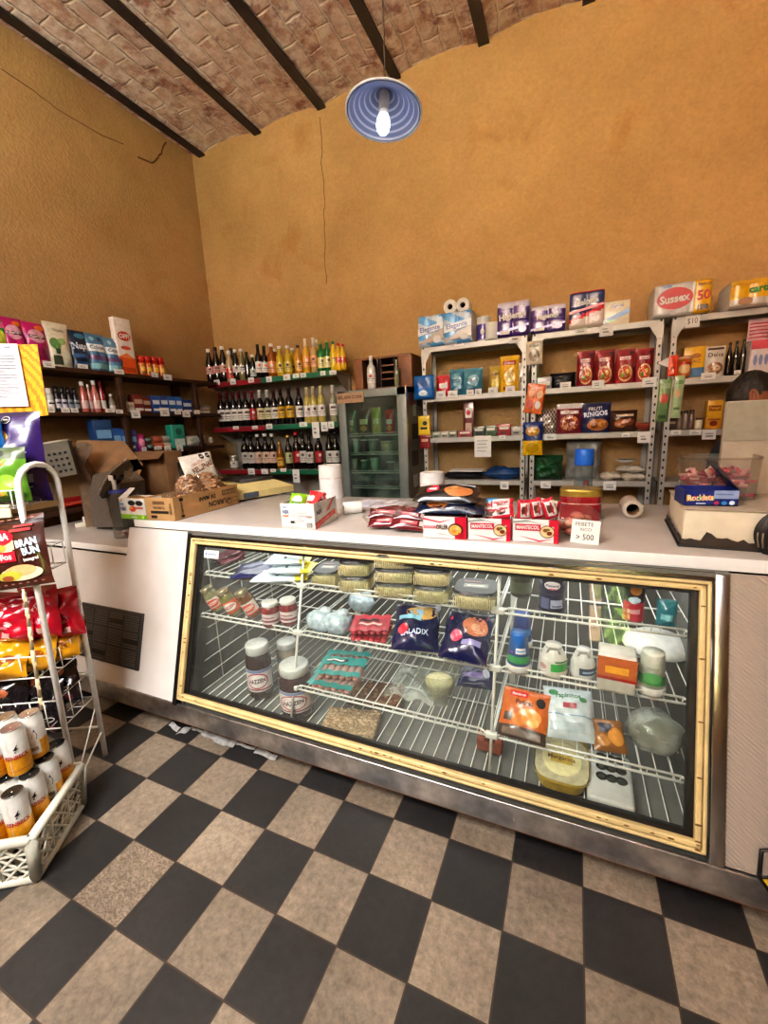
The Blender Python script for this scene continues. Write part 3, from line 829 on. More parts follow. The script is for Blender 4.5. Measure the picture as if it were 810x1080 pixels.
deco(mb, lambda u, v, e=0: (FX0+.117+u*.235, FY0-.0105-e, FZ1-.092+v*.077), .235, .077, [('t', 'BEL.SIPA.COPA', 0, .55, .32, M('#4a2a1c', .7), .9)])
obj('sign_plate', mb, d)
obj('edge_trim', MB().bx(FX1-.004, FX1+.004, FY0-.006, FY0+.02, .3, FZ1, STEEL), d)
FSZ = [1.285, 1.135, .985, .86]
for z in FSZ:
    mb = MB()
    for k in range(14):
        x = FX0+.05+k*(FX1-FX0-.1)/13; mb.tube([(x, FY0+.06, z), (x, FY1-.05, z)], .002, WIRE, 5)
    mb.tube([(FX0+.035, FY0+.06, z-.003), (FX1-.035, FY0+.06, z-.003)], .004, WIRE, 6); mb.tube([(FX0+.035, FY0+.058, z+.016), (FX1-.035, FY0+.058, z+.016)], .003, WIRE, 6)
    fp('wire_shelf', mb)
mb = MB()
for (y0, z0, w, h, c) in ((3.12, 1.5, .1, .09, '#7b2f35'), (3.2, 1.42, .07, .09, '#c9d6d2'), (3.16, 1.24, .14, .12, '#2b3036'), (3.14, 1.03, .16, .12, '#46494a'), (3.17, .86, .1, .1, '#d9dedb'), (3.3, 1.5, .1, .12, '#3d4a66'), (3.32, 1.2, .1, .12, '#4d5c58')):
    mb.bx(FX1, FX1+.0015, y0, y0+w, z0, z0+h, M(c, .5))
fp('side_stickers', mb)
# wooden cupboard box on the cooler
WB = M('#6e4629', .55, 0, .25, 10, .06); WBD = M('#2a1710', .7)
bx0, bx1, by0, by1, bz0, bz1 = -1.585, -1.105, 3.14, 3.46, FZ1, FZ1+.245
wb = thing('wooden_box', 'open brown wooden box lying on its side on top of the cooler', 'box', ((bx0+bx1)/2, 3.3, bz0))
o_ = (-(bx0+bx1)/2, -3.3, -bz0)
mb = MB().bx(bx0, bx1, by0, by1, bz1-.018, bz1, WB, .003).bx(bx0, bx1, by0, by1, bz0, bz0+.016, WB, .003).bx(bx0, bx0+.07, by0, by1, bz0+.016, bz1-.018, WB, .003)
mb.bx(bx1-.11, bx1, by0, by1, bz0+.016, bz1-.018, WB, .003).bx(bx0, bx1, by1-.012, by1, bz0, bz1, WBD)
o = obj('box_shell', mb, wb); o.location = o_
mb = MB()
for x in (bx0+.19, bx0+.215, bx0+.33): mb.bx(x, x+.014, by0+.01, by1-.02, bz0+.016, bz1-.018, WBD)
for z in (.07, .12, .17): mb.bx(bx0+.22, bx0+.33, by0+.01, by0+.03, bz0+z, bz0+z+.01, WB)
o = obj('divider', mb, wb); o.location = o_
# ================================================================== bottles
def bottle_tpl(kind, glass, cap, label, lcol2=None, foil=None, seed=0):
    """kinds: wine, spirit, soda, beer; sizes in metres (nominal)"""
    Pf = {'wine': [(.001, .004), (.034, 0), (.0365, .006), (.0365, .175), (.033, .200), (.018, .225), (.0145, .24), (.0140, .285), (.0155, .287), (.0155, .300), (.001, .300)],
          'spirit': [(.001, .004), (.038, 0), (.041, .006), (.041, .165), (.036, .188), (.019, .208), (.0155, .225), (.0150, .270), (.001, .272)],
          'soda': [(.001, .004), (.028, 0), (.034, .01), (.034, .07), (.031, .10), (.034, .135), (.032, .165), (.020, .205), (.0135, .235), (.0135, .262), (.001, .264)],
          'beer': [(.001, .004), (.030, 0), (.033, .006), (.033, .13), (.029, .155), (.0155, .185), (.0140, .225), (.001, .228)],
          'jar': [(.001, .003), (.034, 0), (.036, .006), (.036, .07), (.030, .082), (.030, .088), (.001, .089)]}[kind]
    H = Pf[-1][1]; r = Pf[3][0]
    out = [('glass_body', MB().lathe(Pf, glass, 14).mesh('bottle_body'), None)]
    z0, z1 = {'wine': (.055, .15), 'spirit': (.035, .13), 'soda': (.075, .13), 'beer': (.03, .10), 'jar': (.015, .06)}[kind]
    if label:
        rr = r if kind != 'soda' else .034
        its = []
        rnd = random.Random(seed)
        c2 = lcol2 or M('#5a4a48', .7)
        if rnd.random() < .6: its.append(('e', 0, .66, .09, .14, c2))
        else: its.append(('r', -.16, .6, .16, .78, c2))
        its += [('r', -.2, .36, .2, .42, M('#6c6464', .7)), ('r', -.14, .2, .14, .25, M('#8a8480', .7))]
        mb = MB(); cyl_label(mb, rr, z0, z1, label, -PI*.62, PI*.62, its, 14)
        out.append(('paper_label', mb.mesh('bottle_label'), None))
    nr = Pf[-3][0] if kind in ('wine',) else Pf[-2][0]
    if foil:
        out.append(('neck_foil', MB().lathe([(.0158, .236), (.0152, .284), (.0166, .286), (.0166, .302), (.001, .303)], foil, 12).mesh('neck_foil'), None))
    elif kind == 'jar':
        out.append(('lid', MB().lathe([(.036, .084), (.037, .086), (.037, .100), (.034, .102), (.001, .102)], cap, 14).mesh('jar_lid'), None))
    else:
        out.append(('cap', MB().lathe([(nr+.0015, H-.022), (nr+.003, H-.018), (nr+.003, H+.003), (.001, H+.004)], cap, 12).mesh('bottle_cap'), None))
    return out, H

def G(col): return M(col, .08, 0, .08, 30, 0, .5)
CW = M('#e9e7e2', .4); CB = M('#17130f', .4); CR = P('#b41f28'); CGd = M('#c8a552', .3, .6); LBW = M('#e3ddd6', .6); LBC = M('#d9cfa6', .6)
KINDS = {
 'cola_pink':  (bottle_tpl('soda', G('#20100c'), CW, M('#d3a39a', .6), None, None, 1), 'dark brown aperitif bottle with pinkish label', 'bottle'),
 'cola_pink_b': (bottle_tpl('soda', G('#1a0c0a'), CB, M('#c98f88', .6), None, None, 2), 'dark bottle with pink label and dark cap', 'bottle'),
 'clear_red':  (bottle_tpl('beer', G('#b9a27c'), CW, P('#c83a30'), PAPER, None, 3), 'short pale bottle with red label and white cap', 'bottle'),
 'dark_white': (bottle_tpl('soda', G('#1d120e'), CW, LBW, None, None, 4), 'dark bottle with white label low on the body', 'bottle'),
 'pale_green': (bottle_tpl('soda', G('#7b7248'), CW, LBW, None, None, 5), 'pale olive bottle with white label', 'bottle'),
 'all_dark':   (bottle_tpl('soda', G('#120d0c'), CB, None), 'plain very dark bottle without visible label', 'bottle'),
 'dark_green': (bottle_tpl('beer', G('#0f2418'), CW, M('#cfd8cf', .6), None, None, 7), 'dark green bottle with small white label', 'bottle'),
 'black_orange': (bottle_tpl('wine', G('#17110f'), CB, LBW, P('#e06a26'), CB, 8), 'tall black bottle with white and orange label', 'bottle'),
 'amber_orange': (bottle_tpl('spirit', G('#8a4a14'), CW, P('#d98a4a'), PAPER, None, 9), 'amber spirit bottle with orange label', 'bottle'),
 'yellow':     (bottle_tpl('spirit', G('#c9a92a'), CW, P('#d6c24e'), None, None, 10), 'yellow liqueur bottle with yellow label', 'bottle'),
 'gold_wide':  (bottle_tpl('spirit', G('#c98d2c'), CB, P('#e0b15a'), None, None, 11), 'broad golden liqueur bottle with dark stopper', 'bottle'),
 'gold_tall':  (bottle_tpl('wine', G('#d9a836'), CW, P('#e7a04e'), PAPER, M('#e6dfc4', .4), 12), 'tall golden bottle with orange label and pale cap', 'bottle'),
 'clear_orange': (bottle_tpl('wine', G('#b39862'), CW, P('#e3a06a'), None, M('#ebe6da', .4), 13), 'tall pale bottle with peach label and white cap', 'bottle'),
 'green':      (bottle_tpl('spirit', G('#14602c'), CGd, P('#d8cf8a'), None, None, 14), 'bright green bottle with cream label', 'bottle'),
 'yellow_green': (bottle_tpl('soda', P('#e5c21e'), P('#2d7a34'), P('#e9d04a'), None, None, 15), 'yellow juice bottle with green cap', 'bottle'),
 'yellow_red': (bottle_tpl('soda', P('#e8b820'), P('#c8202a'), P('#d94a3c'), PAPER, None, 16), 'yellow juice bottle with red cap and red label', 'bottle'),
 'wine_white': (bottle_tpl('wine', G('#160d0f'), CB, LBW, None, M('#5c1620', .35), 20), 'dark wine bottle with white label and maroon foil', 'wine bottle'),
 'wine_red':   (bottle_tpl('wine', G('#160b0c'), CB, P('#b3202c'), PAPER, M('#8a1822', .35), 21), 'dark wine bottle with red label', 'wine bottle'),
 'wine_cream': (bottle_tpl('wine', G('#17100d'), CB, LBC, None, M('#d8d4cc', .35), 22), 'dark wine bottle with cream label and white foil', 'wine bottle'),
 'wine_yellow': (bottle_tpl('wine', G('#120d10'), CB, P('#d8a91c'), None, M('#221018', .35), 23), 'dark wine bottle with narrow yellow label', 'wine bottle'),
 'wine_dark':  (bottle_tpl('wine', G('#141017'), CB, LBW, None, M('#3c1220', .35), 24), 'dark wine bottle with white label and dark foil', 'wine bottle'),
 'wine_pale':  (bottle_tpl('wine', G('#b9a758'), CB, LBW, None, M('#d9cda0', .35), 25), 'pale white wine bottle with white label', 'wine bottle'),
 'wine_clear': (bottle_tpl('wine', G('#8d8c74'), CB, LBW, None, M('#e4e0d6', .35), 26), 'slim clear wine bottle with white foil', 'wine bottle'),
 'short_amber': (bottle_tpl('beer', G('#8a5416'), CGd, P('#d9a93c'), None, None, 27), 'short amber bottle with golden label', 'bottle'),
 'dark_pale':  (bottle_tpl('wine', G('#191210'), CW, M('#d8b9a4', .6), None, None, 28), 'dark bottle with low beige label', 'bottle'),
 'dark_greenlabel': (bottle_tpl('wine', G('#2a2318'), CGd, M('#b9bd86', .6), None, None, 29), 'dark bottle with pale green label', 'bottle'),
 'dark_redlabel': (bottle_tpl('wine', G('#1a0d0d'), CR, P('#a8222c'), PAPER, None, 30), 'dark bottle with red label', 'bottle'),
 'dark_silver': (bottle_tpl('wine', G('#15110f'), CB, M('#c7c2ba', .5), None, None, 31), 'dark bottle with silver grey label', 'bottle'),
 'preserve':   (bottle_tpl('jar', G('#8a7f68'), M('#c9c4b4', .35, .5), LBW, None, None, 32), 'small glass jar with metal lid', 'jar'),
}
def row(spec, lv, shelf_name, Y, group, zs):
    n = len(spec)
    for i, (cx, top, kind) in enumerate(spec):
        (tpl, H), desc, cat = KINDS[kind]
        y = Y + (.012 if i % 2 else 0)
        base = BZ[lv] if zs is None else zs
        p = at(cx, (top+400)/2, 1, y)
        h = at(cx, top, 1, y).z - base
        s = max(.7, min(1.35, h/(H+.004)))
        sx = min(1.08, max(.78, s*.93))
        lab = '%s, %s from %s, %s' % (desc, ORD[i], 'right' if 'back' in shelf_name else 'left', shelf_name)
        inst(tpl, 'wine_bottle' if 'wine' in kind else ('glass_jar' if kind == 'preserve' else 'bottle'), lab, cat, (p.x, y, base), (0, 0, math.atan2(p.x, y)*-1 + random.uniform(-.25, .25)), group, (sx, sx, s))
row([(221, 368, 'cola_pink'), (228.3, 366, 'cola_pink_b'), (235.5, 365, 'cola_pink'), (242.2, 370, 'clear_red'), (249, 368.5, 'dark_white'), (255.2, 368, 'pale_green'),
     (261, 371, 'all_dark'), (267, 374, 'dark_green'), (273, 363, 'black_orange'), (279.5, 364.5, 'black_orange'), (287, 362.5, 'amber_orange'), (295.5, 365, 'yellow'),
     (304, 364.5, 'yellow'), (315, 364, 'gold_wide'), (323, 357, 'gold_tall'), (331.3, 356, 'clear_orange'), (339, 360, 'green'), (345.7, 358, 'green'), (352, 360, 'yellow_green'),
     (357.3, 362, 'yellow_red'), (362, 363, 'yellow_red')], 1, 'top bottle shelf', 3.25, 'bottles on the top bottle shelf', None)
row([(335, 358, 'gold_tall'), (309, 367, 'yellow'), (291, 368, 'amber_orange'), (245, 367, 'all_dark')], 1, 'top shelf back row', 3.37, 'bottles in the back row of the top bottle shelf', None)
row([(230.7, 413, 'wine_white'), (237.5, 413, 'wine_white'), (244, 412.5, 'wine_white'), (250.4, 412.5, 'wine_white'), (257, 412, 'wine_white'), (264.4, 412, 'wine_red'),
     (272.3, 411.5, 'wine_cream'), (280.3, 411, 'wine_cream'), (287.3, 410.5, 'wine_dark'), (294.6, 409, 'wine_yellow'), (303.5, 408, 'wine_yellow'), (313.8, 408.5, 'wine_dark'),
     (322.4, 408.5, 'wine_pale'), (329.2, 407.5, 'wine_pale'), (337.3, 407, 'wine_pale'), (350, 406, 'wine_clear')], 2, 'middle bottle shelf', 3.25, 'wine bottles on the middle bottle shelf', None)
row([(241, 470, 'preserve'), (253.3, 458.5, 'dark_silver'), (260.3, 458.5, 'dark_silver'), (268, 458, 'dark_pale'), (275.8, 457.5, 'dark_pale'), (283.3, 457.5, 'dark_pale'), (291, 466, 'short_amber'),
     (300.4, 459, 'dark_greenlabel'), (309, 456, 'dark_redlabel'), (316, 455.5, 'dark_silver'), (323, 457.5, 'dark_silver'), (332.7, 456, 'dark_redlabel'), (344.4, 455, 'dark_silver'), (351, 455, 'dark_silver')], 3, 'lower bottle shelf', 3.25, 'bottles on the lower bottle shelf', None)
# bottle by the box on the cooler
(tpl, H), _, _ = KINDS['wine_clear']
p = at(392, 400, 1, 3.10)
mb = MB(); 
inst(bottle_tpl('wine', G('#d8d4c8'), CW, LBW, M('#b03030', .6), M('#e9e5dc', .4), 41)[0], 'wine_bottle', 'clear bottle with white label standing on the cooler before the wooden box', 'bottle', (p.x, 3.10, FZ1), (0, 0, .2), None, (.95, .95, .82))
p = at(419, 400, 1, 3.10)
inst(bottle_tpl('wine', G('#6c6a58'), CW, None, None, M('#9a9a90', .4), 42)[0], 'wine_bottle', 'slim empty bottle standing on the cooler right of the white labelled bottle', 'bottle', (p.x-.005, 3.105, FZ1), (0, 0, .2), None, (.55, .55, .66))
# ================================================================== goods on the metal shelving
def put_y(b, Y, zs, make, name, label, cat, group=None, d=0, rz=0, rx=0):
    x, w, h = fit_y(b, Y, zs)
    tpl = make(w, h)
    if isinstance(tpl, MB): tpl = [(name, tpl.mesh(name), None)]
    return inst(tpl, name, label, cat, (x, Y+d, zs), (rx, 0, rz), group)

def rollpack(w, h, d, film, items, rows=2, cols=2, plain=None):
    """film wrapped pack of upright rolls: scalloped front, rounded top edge"""
    def S(u, v, e=0):
        bul = abs(math.sin(PI*(u+.5)*cols))**.5
        edge = min(1, (1-abs(2*v-1))/.12)
        k = .78+.22*edge**.5
        mid = 1-.10*math.exp(-((v-.5)/.03)**2)*(rows > 1)
        return (u*w*(.97+.03*edge), -(d/2*(.88+.12*bul)*k*mid)-e*2.5, v*h)
    def Bk(u, v):
        p = S(u, v); return (p[0], -p[1], p[2])
    mb = MB()
    mb.surf(lambda u, v: S(u, v), 24, 20, film); mb.surf(Bk, 24, 10, plain or film)
    for v in (0, 1):
        mb.surf(lambda u, t: (S(u, v)[0], S(u, v)[1]*(1-2*t), v*h + (.004 if v else 0)*math.sin(PI*t)), 24, 6, plain or film)
    for u in (-.5, .5):
        mb.surf(lambda a, v: (S(u, v)[0], S(u, v)[1]*2*a, v*h), 6, 12, plain or film)
    deco(mb, lambda u, v, e=0: (S(u, v)[0], -(d/2)*(.78+.22*min(1, (1-abs(2*v-1))/.12)**.5)-.001-e, v*h), w, h, items)
    if plain:         # paper core rings on top
        for c in range(cols):
            x = (c+.5-cols/2)*w/cols
            mb.lathe([(.017, 0), (.017, .002), (.021, .002), (.021, 0)], PAPER, 14, Matrix.Translation((x, -d*.22, h+.001)))
    return mb

TP = M('#e8e6e2', .8, 0, .04, 30)
def tp_film(c1, c2, split=.72):
    return lambda u, v: c2 if v > split+.04*math.sin(9*u) else c1
PURP = P('#3a1f6a'); LBLUE = P('#5aa0d8'); PINK = P('#d8639a'); MAG = P('#b3196a'); CREAMP = P('#e9dfc6'); ORG = P('#e2701e'); TEAL = P('#2f8f94'); SILV = M('#b9b4ae', .3, .4, .15); BRN = P('#6b3a20'); MAROON = P('#6d1522')
Y1 = 3.27
Z = MZ
def elegante(w, h): return rollpack(w, h, .20, lambda u, v: LBLUE if (v+u*.5) % .55 < .30 else P('#c9d6e4'), [('p', [(-.5, .1), (.5, .55), (.5, .2), (-.2, 0)], P('#b7a79a')), ('p', [(-.5, .34), (.5, .52), (.5, .74), (-.5, .56)], P('#e3e7ec')), ('t', 'Elegante', -.02, .54, .2, P('#1c3f8c'), .88, .1, .02), ('e', .25, .2, .15, .12, PAPER)], 2, 2, TP)
put_y((445.6, 335, 471.5, 363.5), Y1, Z[1], elegante, 'toilet_paper_pack', 'blue and white toilet paper pack at the far left end of the top shelf', 'toilet paper', 'toilet paper packs on the top shelf')
put_y((471.8, 331, 500, 361), Y1, Z[1], elegante, 'toilet_paper_pack', 'blue and white toilet paper pack carrying two loose rolls on its top', 'toilet paper', 'toilet paper packs on the top shelf')
def lying_roll(r, L):
    mb = MB(); q = Matrix.Rotation(PI/2, 4, 'X')
    mb.lathe([(r*.38, 0), (r*.95, 0), (r, .004), (r, L-.004), (r*.95, L), (r*.38, L)], TP, 24, q, None, True, False)
    mb.lathe([(r*.38, 0), (r*.38, L)], M('#a58a6a', .8), 18, q, None, True, False); mb.lathe([(r*.37, L*.6), (.001, L*.6)], M('#2e2620', .9), 16, q)
    return mb
for k, (b, lb) in enumerate((((466, 318, 480.5, 334), 'left of the two loose white toilet rolls lying on top of the blue pack'), ((479.5, 316, 494, 332.5), 'right of the two loose white toilet rolls lying on top of the blue pack'))):
    x, w, h = fit_y(b, Y1-.09, Z[1]); r = w/2
    pz = at(480, 333, 1, Y1).z+r+.004
    tag(obj('toilet_roll', lying_roll(r, .10)), lb, 'toilet roll', 'loose toilet rolls').location = (x, Y1+.05, pz)
def up_roll(w, h):
    mb = MB(); r = w/2
    mb.lathe([(r*.35, 0), (r*.96, 0), (r, .004), (r, h-.004), (r*.96, h), (r*.35, h), (r*.35, 0)], TP, 24, None, None, True, False); mb.lathe([(r*.33, h*.8), (.001, h*.8)], M('#4a4038', .9), 16)
    return mb
def wrapped_roll(w, h):
    mb = up_roll(w, h); cyl_label(mb, w/2, h*.1, h*.7, P('#4a3a8c'), -PI*.5, PI*.5, [('e', 0, .5, .1, .2, PAPER)]); return mb
put_y((503, 335, 517, 357.5), Y1+.03, Z[1], wrapped_roll, 'toilet_roll', 'single toilet roll in purple printed wrapper left of the plain roll', 'toilet roll')
put_y((512, 341, 526, 356.5), Y1-.05, Z[1], up_roll, 'toilet_roll', 'plain white upright roll left of the tall purple pack', 'toilet roll')
def higienol(w, h): return rollpack(w, h, .2, tp_film(PURP, P('#cfc9dc'), .82), [('t', 'Higienol', -.02, .56, .24, PAPER, .9, .1, .05), ('p', [(-.5, .16), (.5, .34), (.5, .26), (-.5, .08)], P('#8a86c8')), ('r', -.4, .07, -.1, .17, PAPER), ('e', .3, .18, .12, .1, P('#c9c2e6'))], 2, 2, TP)
put_y((526.5, 321, 559, 354.5), Y1, Z[1], higienol, 'toilet_paper_pack', 'taller purple toilet paper pack with white lettering, left one of the two', 'toilet paper', 'purple toilet paper packs')
put_y((561, 325, 596, 351.5), Y1, Z[1], higienol, 'toilet_paper_pack', 'shorter purple toilet paper pack with white lettering, right one of the two', 'toilet paper', 'purple toilet paper packs')
def felpita(w, h): return rollpack(w, h, .2, lambda u, v: P('#1d2a5c') if v > .42+.35*u and v < .93 else (P('#c02838') if v > .30+.3*u else P('#e3d3c6')), [('t', 'Felpita', .02, .68, .22, PAPER, .85, .12, .04), ('e', .28, .22, .14, .13, PAPER), ('e', .28, .22, .10, .09, P('#b3303c')), ('t', '60', -.34, .2, .16, RED, .3), ('p', [(-.5, .46), (.5, .62), (.5, .56), (-.5, .38)], RED)], 2, 2, TP)
put_y((600, 310.6, 635, 346), Y1, Z[1], felpita, 'paper_towel_pack', 'red, navy and cream kitchen towel pack between purple pack and small cream box', 'paper towels')
def cbox(w, h): return pack(w, .12, h, CREAMP, [('p', [(-.5, .25), (.5, .65), (.5, .45), (-.5, .05)], P('#2c5f9a')), ('t', 'Higiapel', 0, .78, .16, P('#243f80'), .85), ('r', -.4, .12, -.1, .22, GREEN)], bev=.004)
put_y((635.5, 320, 662, 343.5), Y1, Z[1], cbox, 'tissue_box', 'small cream and blue tissue box right of the red and navy pack', 'tissues')
def sussex(w, h): return rollpack(w, h, .24, lambda u, v: P('#dcd9d8') if u < .22 else YEL, [('e', -.14, .52, .34, .36, PAPER), ('e', -.14, .52, .32, .33, P('#a81d28')), ('t', 'Sussex', -.14, .52, .26, PAPER, .54, .06, .04), ('t', '50', .36, .52, .30, P('#a81d28'), .22, .05, .03), ('t', 'metros', .36, .84, .1, P('#7a4a10'), .22), ('t', '100', .36, .16, .16, P('#2a5fa0'), .2), ('t', 'TORK', -.3, .9, .08, P('#2c6fb0'), .2)], 1, 3, TP)
put_y((685.6, 303, 742.6, 337), Y1, Z[1], sussex, 'paper_towel_pack', 'white paper towel pack with a red oval and yellow end on top shelf', 'paper towels')
def carta(w, h): return rollpack(w, h, .26, lambda u, v: YEL if v > .28 else P('#cfc8c0'), [('r', -.5, .80, .5, .92, P('#d7a312')), ('t', 'cartabella', .02, .62, .26, P('#2a7a3c'), .8, .04, .04), ('r', .1, .30, .36, .46, P('#1d2a6c')), ('e', -.3, .2, .1, .14, P('#b08a6a'))], 1, 4, TP)
put_y((762, 298, 838, 328.5), Y1, Z[1], carta, 'paper_towel_pack', 'yellow and white paper towel pack at the far right of the top shelf', 'paper towels')

# ---- second level
def bag(base, items=(), t=.05, mode='pillow', seed=0, **k): return lambda w, h: pouch(w, h, t, base, [i(w, h) if callable(i) else i for i in items] if not callable(items) else items(w, h), mode, seed, **k)
put_y((461, 396, 475, 412.5), Y1, Z[2], bag(RED, [('r', -.3, .4, .3, .62, PAPER)], .04, 'stand', 1), 'snack_bag', 'small red packet left of the teal packets, second metal shelf', 'packet')
for k, (b, lb) in enumerate((((474.5, 389.5, 490, 411), 'left of two teal packets on the second metal shelf'), ((488.5, 388.5, 509, 410), 'right and wider of two teal packets on the second metal shelf'))):
    put_y(b, Y1, Z[2], bag(P('#2f6f86'), [('e', .05, .55, .3, .2, P('#88b5bf')), ('r', -.3, .15, .3, .25, P('#1f4a66')), ('t', 'coco', 0, .55, .14, NAVY, .5)], .06, 'stand', 4+k), 'snack_bag', lb, 'packet', 'teal packets')
put_y((516.5, 386, 529, 408.5), Y1, Z[2], bag(P('#b5962c'), [('r', -.3, .2, .3, .5, P('#d9c46a')), ('r', -.3, .65, .3, .75, P('#7a5a18'))], .05, 'stand', 7), 'pasta_pouch', 'smaller gold pouch left of the bright yellow pouch', 'pouch')
put_y((527.5, 375.5, 547, 407.5), Y1, Z[2], bag(YEL, [('e', 0, .42, .34, .24, P('#c98a1e')), ('e', 0, .42, .26, .17, P('#e9d28a')), ('r', -.35, .74, .35, .86, P('#b02a22')), ('t', 'Fideos', 0, .8, .08, PAPER, .6), ('r', -.3, .06, .3, .14, P('#8a2a1e'))], .07, 'stand', 8), 'pasta_pouch', 'bright yellow standing pouch with an orange oval, second metal shelf', 'pouch')
put_y((546.5, 383, 557, 406), Y1, Z[2], bag(SILV, [('r', -.3, .3, .3, .5, P('#6a5a4a'))], .05, 'stand', 9), 'pasta_pouch', 'narrow silver pouch between yellow pouch and shelf post', 'pouch')
put_y((580, 393.5, 607, 405), Y1+.04, Z[2], bag(P('#1b1b22'), [], .09, 'pillow', 10), 'dark_bag', 'low dark plastic bag left of the four maroon pouches', 'bag')
put_y((566, 398.5, 582, 405.5), Y1, Z[2], lambda w, h: pack(w, .1, h, P('#8f8a84'), [('r', -.4, .3, .4, .6, PAPER)]), 'small_carton', 'flat pale carton between the shelf post and dark bag', 'box')
for k, b in enumerate(((607.8, 370.7, 626.5, 401), (627, 369.5, 647, 400), (648, 368.5, 668.5, 399.8), (668.7, 368, 688, 398.6))):
    put_y(b, Y1, Z[2], bag(P('#7d1220'), [('e', .02, .3, .36, .25, P('#d9b98a')), ('e', .02, .3, .30, .20, P('#b8492c')), ('e', .12, .34, .1, .07, P('#e3c95a')), ('e', -.1, .24, .1, .07, P('#6d8a2c')), ('r', -.3, .68, .25, .78, PAPER), ('t', 'Salsati', -.02, .73, .07, RED, .5), ('o', .3, .88, .1, .06, INK)], .06, 'stand', 12+k), 'sauce_pouch',
          ['leftmost of four maroon sauce pouches, beside the dark bag', 'second of four maroon sauce pouches from the left', 'third of four maroon sauce pouches from the left', 'rightmost of four maroon sauce pouches, beside the shelf post'][k], 'pouch', 'maroon sauce pouches')
def cup(w, h):
    mb = MB().lathe([(w*.36, 0), (w*.46, h*.85)], P('#b5622c'), 20); mb.lathe([(w*.46, h*.85), (w*.5, h*.87), (w*.5, h*.93), (w*.44, h), (.001, h)], P('#c9a07a'), 20)
    cyl_label(mb, w*.43, h*.15, h*.75, P('#c9722c'), -1.4, 1.4, [('e', 0, .5, .3, .35, P('#e3c08a')), ('r', -.3, .8, .3, .95, P('#b02a22'))]); return mb
put_y((711, 376.5, 729, 397), Y1, Z[2], cup, 'noodle_cup', 'round orange instant noodle cup left of the yellow carton', 'cup')
put_y((718, 367, 742, 394.5), Y1+.07, Z[2], lambda w, h: pack(w, .08, h, YEL, [('r', -.5, .05, .5, .35, P('#3c6a94')), ('e', .05, .72, .2, .08, P('#a86a1c')), ('t', 'MAIZ', 0, .55, .1, P('#8a4a12'), .6)]), 'yellow_carton', 'yellow and blue carton behind the noodle cup', 'box')
put_y((742, 365.6, 763, 392.5), Y1, Z[2], bag(P('#d3ccc2'), [('t', 'Dolca', 0, .72, .14, P('#4a2a1c'), .75), ('e', 0, .28, .4, .2, P('#7a5232')), ('e', 0, .28, .25, .1, P('#c9b49a')), ('r', -.4, .88, .4, .95, P('#4a2a1c'))], .06, 'stand', 20), 'coffee_pouch', 'white and brown coffee pouch right of the yellow carton', 'pouch')
for k, b in enumerate(((764, 362, 771, 390), (771, 360.5, 778, 389.5), (778, 359, 786, 389))):
    (tpl, H), _, _ = KINDS['all_dark']
    x, w, h = fit_y(b, Y1+.03, Z[2])
    inst(tpl, 'bottle', ['leftmost of three black bottles beside the coffee pouch', 'middle one of three black bottles beside the coffee pouch', 'rightmost of three black bottles, next to sugar packs'][k], 'bottle', (x, Y1+.03, Z[2]), (0, 0, 0), 'black bottles on the right shelf', (w/.072, w/.072, h/H))
def sugar(w, h):
    return pack(w, .09, h, P('#d9cfd0'), [('r', -.5, .72, .5, .98, P('#b84a5a'))]+[('e', -.3+.2*i, .4, .07, .16, P('#7c86b0')) for i in range(4)], bev=.01)
put_y((787, 359, 815, 387), Y1, Z[2], sugar, 'sugar_pack', 'white sugar pack with pink top band behind the person', 'pack', 'sugar packs')
x, w, h = fit_y((784, 341, 806, 366), Y1+.05, Z[2])
mb = pouch(.10, .12, .06, P('#d8b9bf'), [('r', -.45, .1+.16*i, .45, .17+.16*i, P('#b8485a')) for i in range(5)], 'stand', 31)
tag(obj('sugar_pack', mb), 'pink chequered pack standing on top of the white sugar pack', 'pack', 'sugar packs').location = (x, Y1+.01, Z[2]+fit_y((787, 359, 815, 387), Y1, Z[2])[2]+.001)

# ---- third level
put_y((489.6, 424.5, 500.5, 459), Y1+.05, Z[3], lambda w, h: pack(w, .06, h, P('#5c141c'), [('r', -.3, .55, .3, .85, PAPER), ('e', 0, .7, .2, .08, RED), ('r', -.3, .15, .3, .4, P('#b8a090'))]), 'tall_carton', 'tall narrow dark red carton on the third metal shelf', 'box')
small = [((457, 455.5, 466, 460.5), '#8b9a86'), ((466, 455, 474, 460.5), '#a7a79c'), ((474, 454.5, 483, 460), '#7a7f74'), ((483.5, 454.5, 499, 461), '#a34a52'), ((499.5, 450, 512, 458.8), '#3c4a42'), ((512, 449, 524.5, 458.3), '#3f5a44'), ((525, 447.5, 539, 457.8), '#9a2430'), ((539.5, 450, 551, 457.3), '#a39f98')]
sl = ['tiny sage green carton at the left end of the third metal shelf', 'tiny grey carton second from the left on the third shelf', 'tiny dark grey carton third from left on the third shelf', 'flat pinkish red carton before the tall dark red carton', 'dark green tin box left of the lighter green box', 'green patterned box left of the red box, third shelf', 'bright red small box on the third metal shelf', 'pale grey small box right of the red box']
for k, (b, c) in enumerate(small):
    put_y(b, Y1-.02, Z[3], lambda w, h, c=c: pack(w*.97, .06, h, P(c), [('r', -.35, .55, .35, .8, P('#d8d2c4')), ('r', -.3, .2, .2, .35, P('#2b2b2b'))]), 'small_carton', sl[k], 'box', 'small cartons on the third metal shelf')
put_y((565, 432, 588, 456), Y1+.02, Z[3], bag(lambda u, v: SILV if (u*7+v*5) % 1 < .5 else P('#5c3a26'), [], .08, 'stand', 41), 'biscuit_bag', 'silver and brown striped bag left of the white and maroon bag', 'bag')
